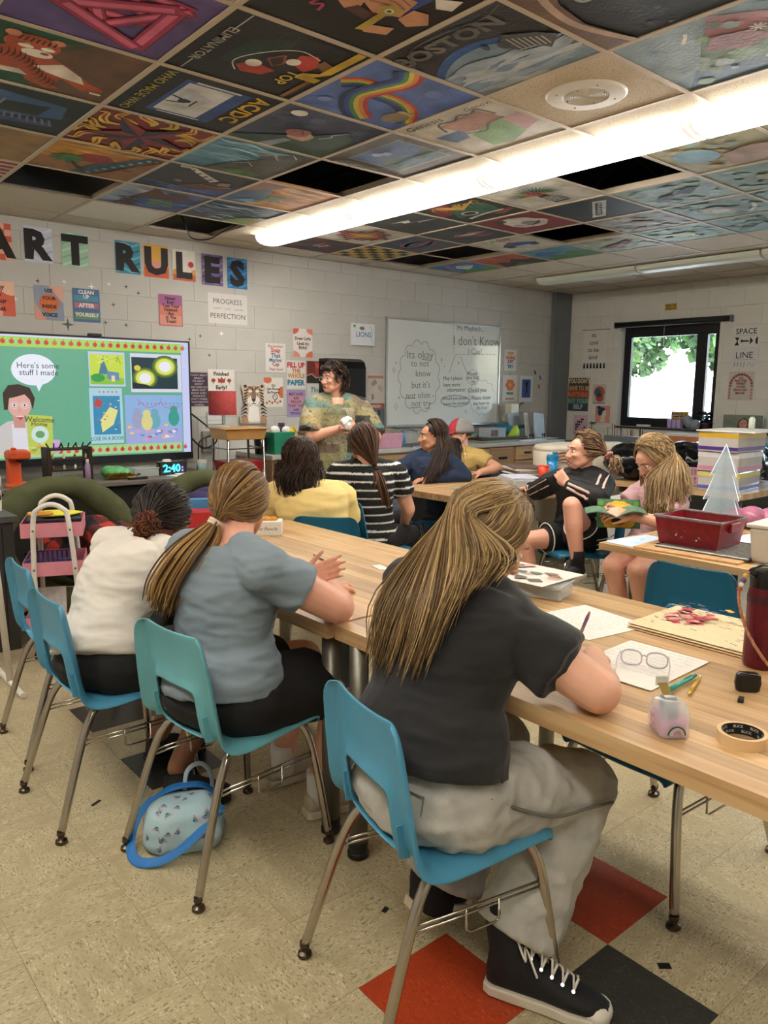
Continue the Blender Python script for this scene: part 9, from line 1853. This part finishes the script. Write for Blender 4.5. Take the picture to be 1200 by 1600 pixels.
def bag(x,y,z,s,label,seed):
 m=MB();q=random.Random(seed)
 for k in range(9):m.ell((q.uniform(-.5,.5)*s[0],q.uniform(-.5,.5)*s[1],s[2]*.5+q.uniform(-.12,.1)*s[2]),(s[0]*.42,s[1]*.42,s[2]*.45))
 m.box((0,0,s[2]*.35),(s[0]*.9,s[1]*.9,s[2]*.66));o=union('bin_bag',m,BAGM,None,.018,4,wr=[(.022,6,(1,1,1.5)),(.010,15,(1,1,1))]);o.location=(x,y,z);return tag(o,label,'bag')
bag(5.84,3.34,.765,(.46,.50,.27),'glossy black bin bag draped over a box, behind the scrunchied girl',1);bag(6.32,2.98,.765,(.45,.40,.30),'glossy black bin bag behind the fair-haired girl',2)
t=thing('tote_bag',(5.72,4.08,0),'cream canvas storage bag printed with a rainbow','bag',-37);CNV=pm('cream_canvas','c6bba8',.9,var=.06);zt_=.97
P_(t,'canvas',CNV,lambda m:m.loft([((0,0,.30),(.34,0,0),(0,.17,0)),((0,0,.34),(.36,0,0),(0,.18,0)),((0,0,.75),(.39,0,0),(0,.19,0)),((0,0,zt_),(.40,0,.02),(0,.20,.01))],28,power=4),smooth=True);P_(t,'fold',pm('canvas_fold','d4ccbc',.9),lambda m:m.loft([((0,0,zt_-.02),(.405,0,.0),(0,.205,0)),((0,0,zt_+.03),(.38,0,.015),(0,.18,0)),((0,0,zt_+.04),(.2,0,0),(0,.09,0))],24,power=4),smooth=True);bx(t,'stand',DK,(0,0,.15),(.6,.3,.30))
for k,c_ in enumerate(('a8502c','c07a3c','d0a060','b89a80')):r_=.135-.024*k;P_(t,'rainbow_arc',pm('rainbow_'+c_,c_,.85),lambda m:m.tube([(-.20+r_*math.cos(a),-.200,.79+r_*1.1*math.sin(a)) for a in np.linspace(0,math.pi,16)],.013,6,flat=.3))
t=thing('card_box',(7.05,3.22,0),'cream and orange box on the low shelf under the window','box',4)
SHF=pm('shelf_grey','5f5a52',.6)
t0=thing('low_shelf',(8.20,4.0,0),'low grey shelf unit running under the window','shelf');bx(t0,'top',SHF,(0,0,.83),(.62,3.9,.03));bx(t0,'body',pm('shelf_dark','3a3834',.7),(.03,0,.41),(.52,3.8,.81))
t.location=(8.06,4.28,.846);bx(t,'body',pm('orange_card','c0744c',.7),(0,0,.07),(.30,.46,.14));bx(t,'lid',pm('cream_lid','d8d0c4',.7),(0,0,.15),(.32,.48,.025))
one('orange_cloth',pm('orange_red_fabric','c8402c',.75,var=.12),lambda m:[m.ell((x,y,z),(.13,a,c_)) for x,y,z,a,c_ in((0,0,.10,.2,.09),(0,-.16,.07,.14,.08),(-.05,.15,.06,.12,.06))],'orange-red fabric heaped on the shelf under the window','fabric',loc=(8.02,3.86,.846),smooth=True);t=thing('teal_bin',(7.98,3.52,.846),'small teal plastic bin beside the orange-red fabric','bin');P_(t,'shell',pm('teal_plastic','2f9a90',.4),lambda m:tub(m,.2,.22,.10,.9),solid=.006);P_(t,'rim',pm('teal_plastic','2f9a90',.4),lambda m:m.tube([(-.1,-.11,.1),(.1,-.11,.1),(.1,.11,.1),(-.1,.11,.1)],.008,6,closed=True))
t=thing('brush_jar',(8.0,5.06,.846),'grey box of upright paint brushes on the shelf under the window','brushes');bx(t,'box',pm('brush_box_grey','6a6e70',.6),(0,0,.05),(.16,.50,.10));q=random.Random(15);[P_(t,'brush',pm('brush_'+c_,c_,.5),lambda m:m.tube([(x_,y_,.06),(x_+.01,y_+.015,h_)],.006,6)) for c_,x_,y_,h_ in[(q.choice(['8a6a44','2c2c2c','a8845c','5a5a60']),q.uniform(-.06,.06),-.22+.037*k,q.uniform(.15,.24)) for k in range(13)]]
t=thing('white_jar',(7.96,4.70,.846),'small white jar at the right of the brushes','jar');bottle(t,'d4d4dc',.05,.11,0,'8fb0d0',.9)
def plant(loc,label,h,n,col,pot,seed,spread=.08,lw=.02):
 q=random.Random(seed);t=thing('potted_plant',loc,label,'plant');P_(t,'pot',pm('pot_'+pot,pot,.5),lambda m:m.lathe([(.001,0),(.035,0),(.05,.07),(.044,.07),(.001,.06)],n=16));
 for k in range(n):
  a,z=q.uniform(0,6.28),q.uniform(.08,h);r=q.uniform(.3,1)*spread;c=V(0,0,z);e=V(r*math.cos(a),r*math.sin(a),z+q.uniform(-.02,.05));sd=(e-c).cross(V(0,0,1)).normalized()*lw;md=c.lerp(e,.55)+V(0,0,.012)
  P_(t,'leaf',pm('leaf_'+col,col,.5),lambda m:m.add([c,md+sd,e,md-sd],[(0,1,2),(0,2,3)]))
 P_(t,'stem',pm('stem_'+col,col,.6),lambda m:m.tube([(0,0,.05),(.005,0,h)],.004,6))
plant((8.05,5.58,.846),'slender leafy plant on the shelf left of the brushes',.22,18,'4a6a44','8a8a90',3,.075);plant((8.62,4.42,1.035),'dark-leaved plant on the window sill beside the lilac caddy',.18,46,'1e2a24','4a2026',5,.14,.026)
t=thing('sill_caddy',(8.62,4.80,1.035),'lilac plastic caddy on the window sill','caddy');LIL=pm('lilac_plastic','b4a4d0',.4);[P_(t,'cup',LIL,lambda m:m.box((0,-.06+.06*k,.05),(.09,.055,.10),taper=.85),bevel=.004) for k in range(3)];P_(t,'handle',LIL,lambda m:m.tube([(0,-.045,.1),(0,-.045,.15),(0,.045,.15),(0,.045,.1)],.008,6))
one('sill_tray',SPK,lambda m:m.box((0,0,.012),(.07,.16,.024)),'white dish on the left of the window sill','dish',loc=(8.62,5.22,1.035),bevel=.004);one('grey_bag',pm('grey_film','8a949c',.3,var=.2),lambda m:[m.ell((x,y,z),(.05,.06,.06)) for x,y,z in((0,0,.06),(0,-.07,.05),(0,.03,.10))],'crumpled grey-blue plastic bag between the caddy and the sill plant','bag',loc=(8.62,4.62,1.035),smooth=True)
pw=onX(1062,653,8.66);s=Sheet(.22,.15,base=hx('c8a63a'),thick=.002);lines(s,[('RESCUE',.72,.28),('WINDOW',.30,.28)],bold=.03);tag(s.place('sign',pw,(0,-1,0),(0,0,1)),'yellow RESCUE WINDOW sign low on the window glass','sign')
for k in range(7):bk_=('7a6f66','8f8a84','5a5450','a09488','6d6862','4f4a46','8a7f74')[k];one('flat_book',pm('book_'+bk_,bk_,.6),lambda m:m.box((0,0,.013),(.34,.46,.025)),('bottom','second','third','middle','fifth','sixth','topmost')[k]+' of the flat dark sketchbooks stacked at the right edge by the window','book',loc=(8.05+.02*(k%3),3.06+.015*(k%2),.846+.0265*k),rz=(k*37%9)-4,group='flat sketchbooks by the window',bevel=.002)
# ================================================================ on the floor
BPK=mat('pale_blue_bag_cloth','a4c0c8',rough=.75,var=.06,scale=20);RBL=pm('royal_blue_webbing','1f6cae',.6)
t=thing('mini_backpack',(1.0,2.17,0),'small pale blue patterned backpack with royal blue straps on the floor','backpack',-28)
m=MB();m.loft([((0,0,z),(a,0,0),(0,b,0)) for z,a,b in((.005,.115,.085),(.03,.13,.095),(.08,.125,.095),(.12,.11,.08),(.145,.08,.05))],24,power=3);m.ell((.04,-.055,.055),(.085,.05,.05));o=union('body',m,BPK,None,.007,5,wr=(.006,9,(1,1,1)));o.parent=t
q=random.Random(19);mb=MB();dg_=o.data;vn=[(v.co.copy(),v.normal.copy()) for v in dg_.vertices if v.normal.z>-.2 and v.co.z>.02]
for k in range(46):
 c_,n_=q.choice(vn);x,y,zz=frame(n_);a=q.uniform(0,6.28);x2=x*math.cos(a)+y*math.sin(a);y2=zz.cross(x2)
 for(u,v,w2,h2,cl) in((0,0,.010,.005,'6f8a9c'),(-.010,.005,.005,.003,'c89aa8'),(.010,.006,.005,.003,'c89aa8'),(0,-.006,.006,.002,'2c3440')):
  mb.add([c_+n_*.0012+x2*(u+w2*math.cos(b))+y2*(v+h2*math.sin(b)) for b in np.linspace(0,6.283,8,endpoint=False)],[tuple(range(8))],hx(cl))
tag(mb.build('printed_motifs',PRINT,t),kind='stuff')
P_(t,'strap',RBL,lambda m:m.tube(catmull([(.12,-.02,.12),(.06,-.10,.09),(-.04,-.135,.03),(-.13,-.115,.012),(-.165,-.04,.02),(-.15,.04,.07),(-.10,.07,.12)],6),.016,8,flat=.18));P_(t,'strap',RBL,lambda m:m.tube(catmull([(-.10,.06,.12),(-.05,.05,.155),(.0,.06,.16),(.06,.06,.155),(.10,.05,.13)],6),.026,8,flat=.25));P_(t,'buckle',pm('buckle_blue','2f7cb8',.4),lambda m:m.box((.095,-.05,.115),(.05,.035,.012),-.9),bevel=.003);P_(t,'grab_handle',pm('handle_grey_blue','9fb0c0',.6),lambda m:m.tube(catmull([(-.0,.065,.14),(.01,.075,.20),(.05,.075,.225),(.085,.07,.195),(.09,.06,.135)],6),.008,8,flat=.5))
m=MB();[m.ell((x,y,z),r) for x,y,z,r in((0,0,.13,(.15,.13,.13)),(.05,.02,.2,(.1,.1,.1)),(-.04,-.05,.08,(.13,.1,.08)))];o=union('body',m,pm('maroon_nylon','4a1220',.6),None,.012,4,wr=(.014,8,(1,1,1)));t=thing('school_backpack',(4.22,4.42,0),'maroon backpack on the floor under the navy-clad girl\'s chair','backpack');o.parent=t;P_(t,'strap',DK,lambda m:m.tube(catmull([(-.12,-.12,.05),(-.16,-.14,.12),(-.05,-.14,.22),(.03,-.1,.26)],6),.012,8,flat=.4))
for k,(u,v,rz,sx,lb) in enumerate(((602,1422,20,.022,'black scrap on the floor left of the red tile'),(1038,1510,-40,.032,'black square scrap on the floor beside the dark tile'),(1023,1232,10,.028,'dark scrap on the floor beneath the table'),(150,1255,30,.04,'thin black twig-like scrap on the floor beneath the white-shirted girl\'s chair'))):one('floor_scrap',pm('lead_black','1c1c1c',.3),lambda m:m.box((0,0,.0015),(sx,sx*(.25 if k==3 else.6),.002)),lb,'scrap',loc=onZ(u,v,.0005),rz=rz)
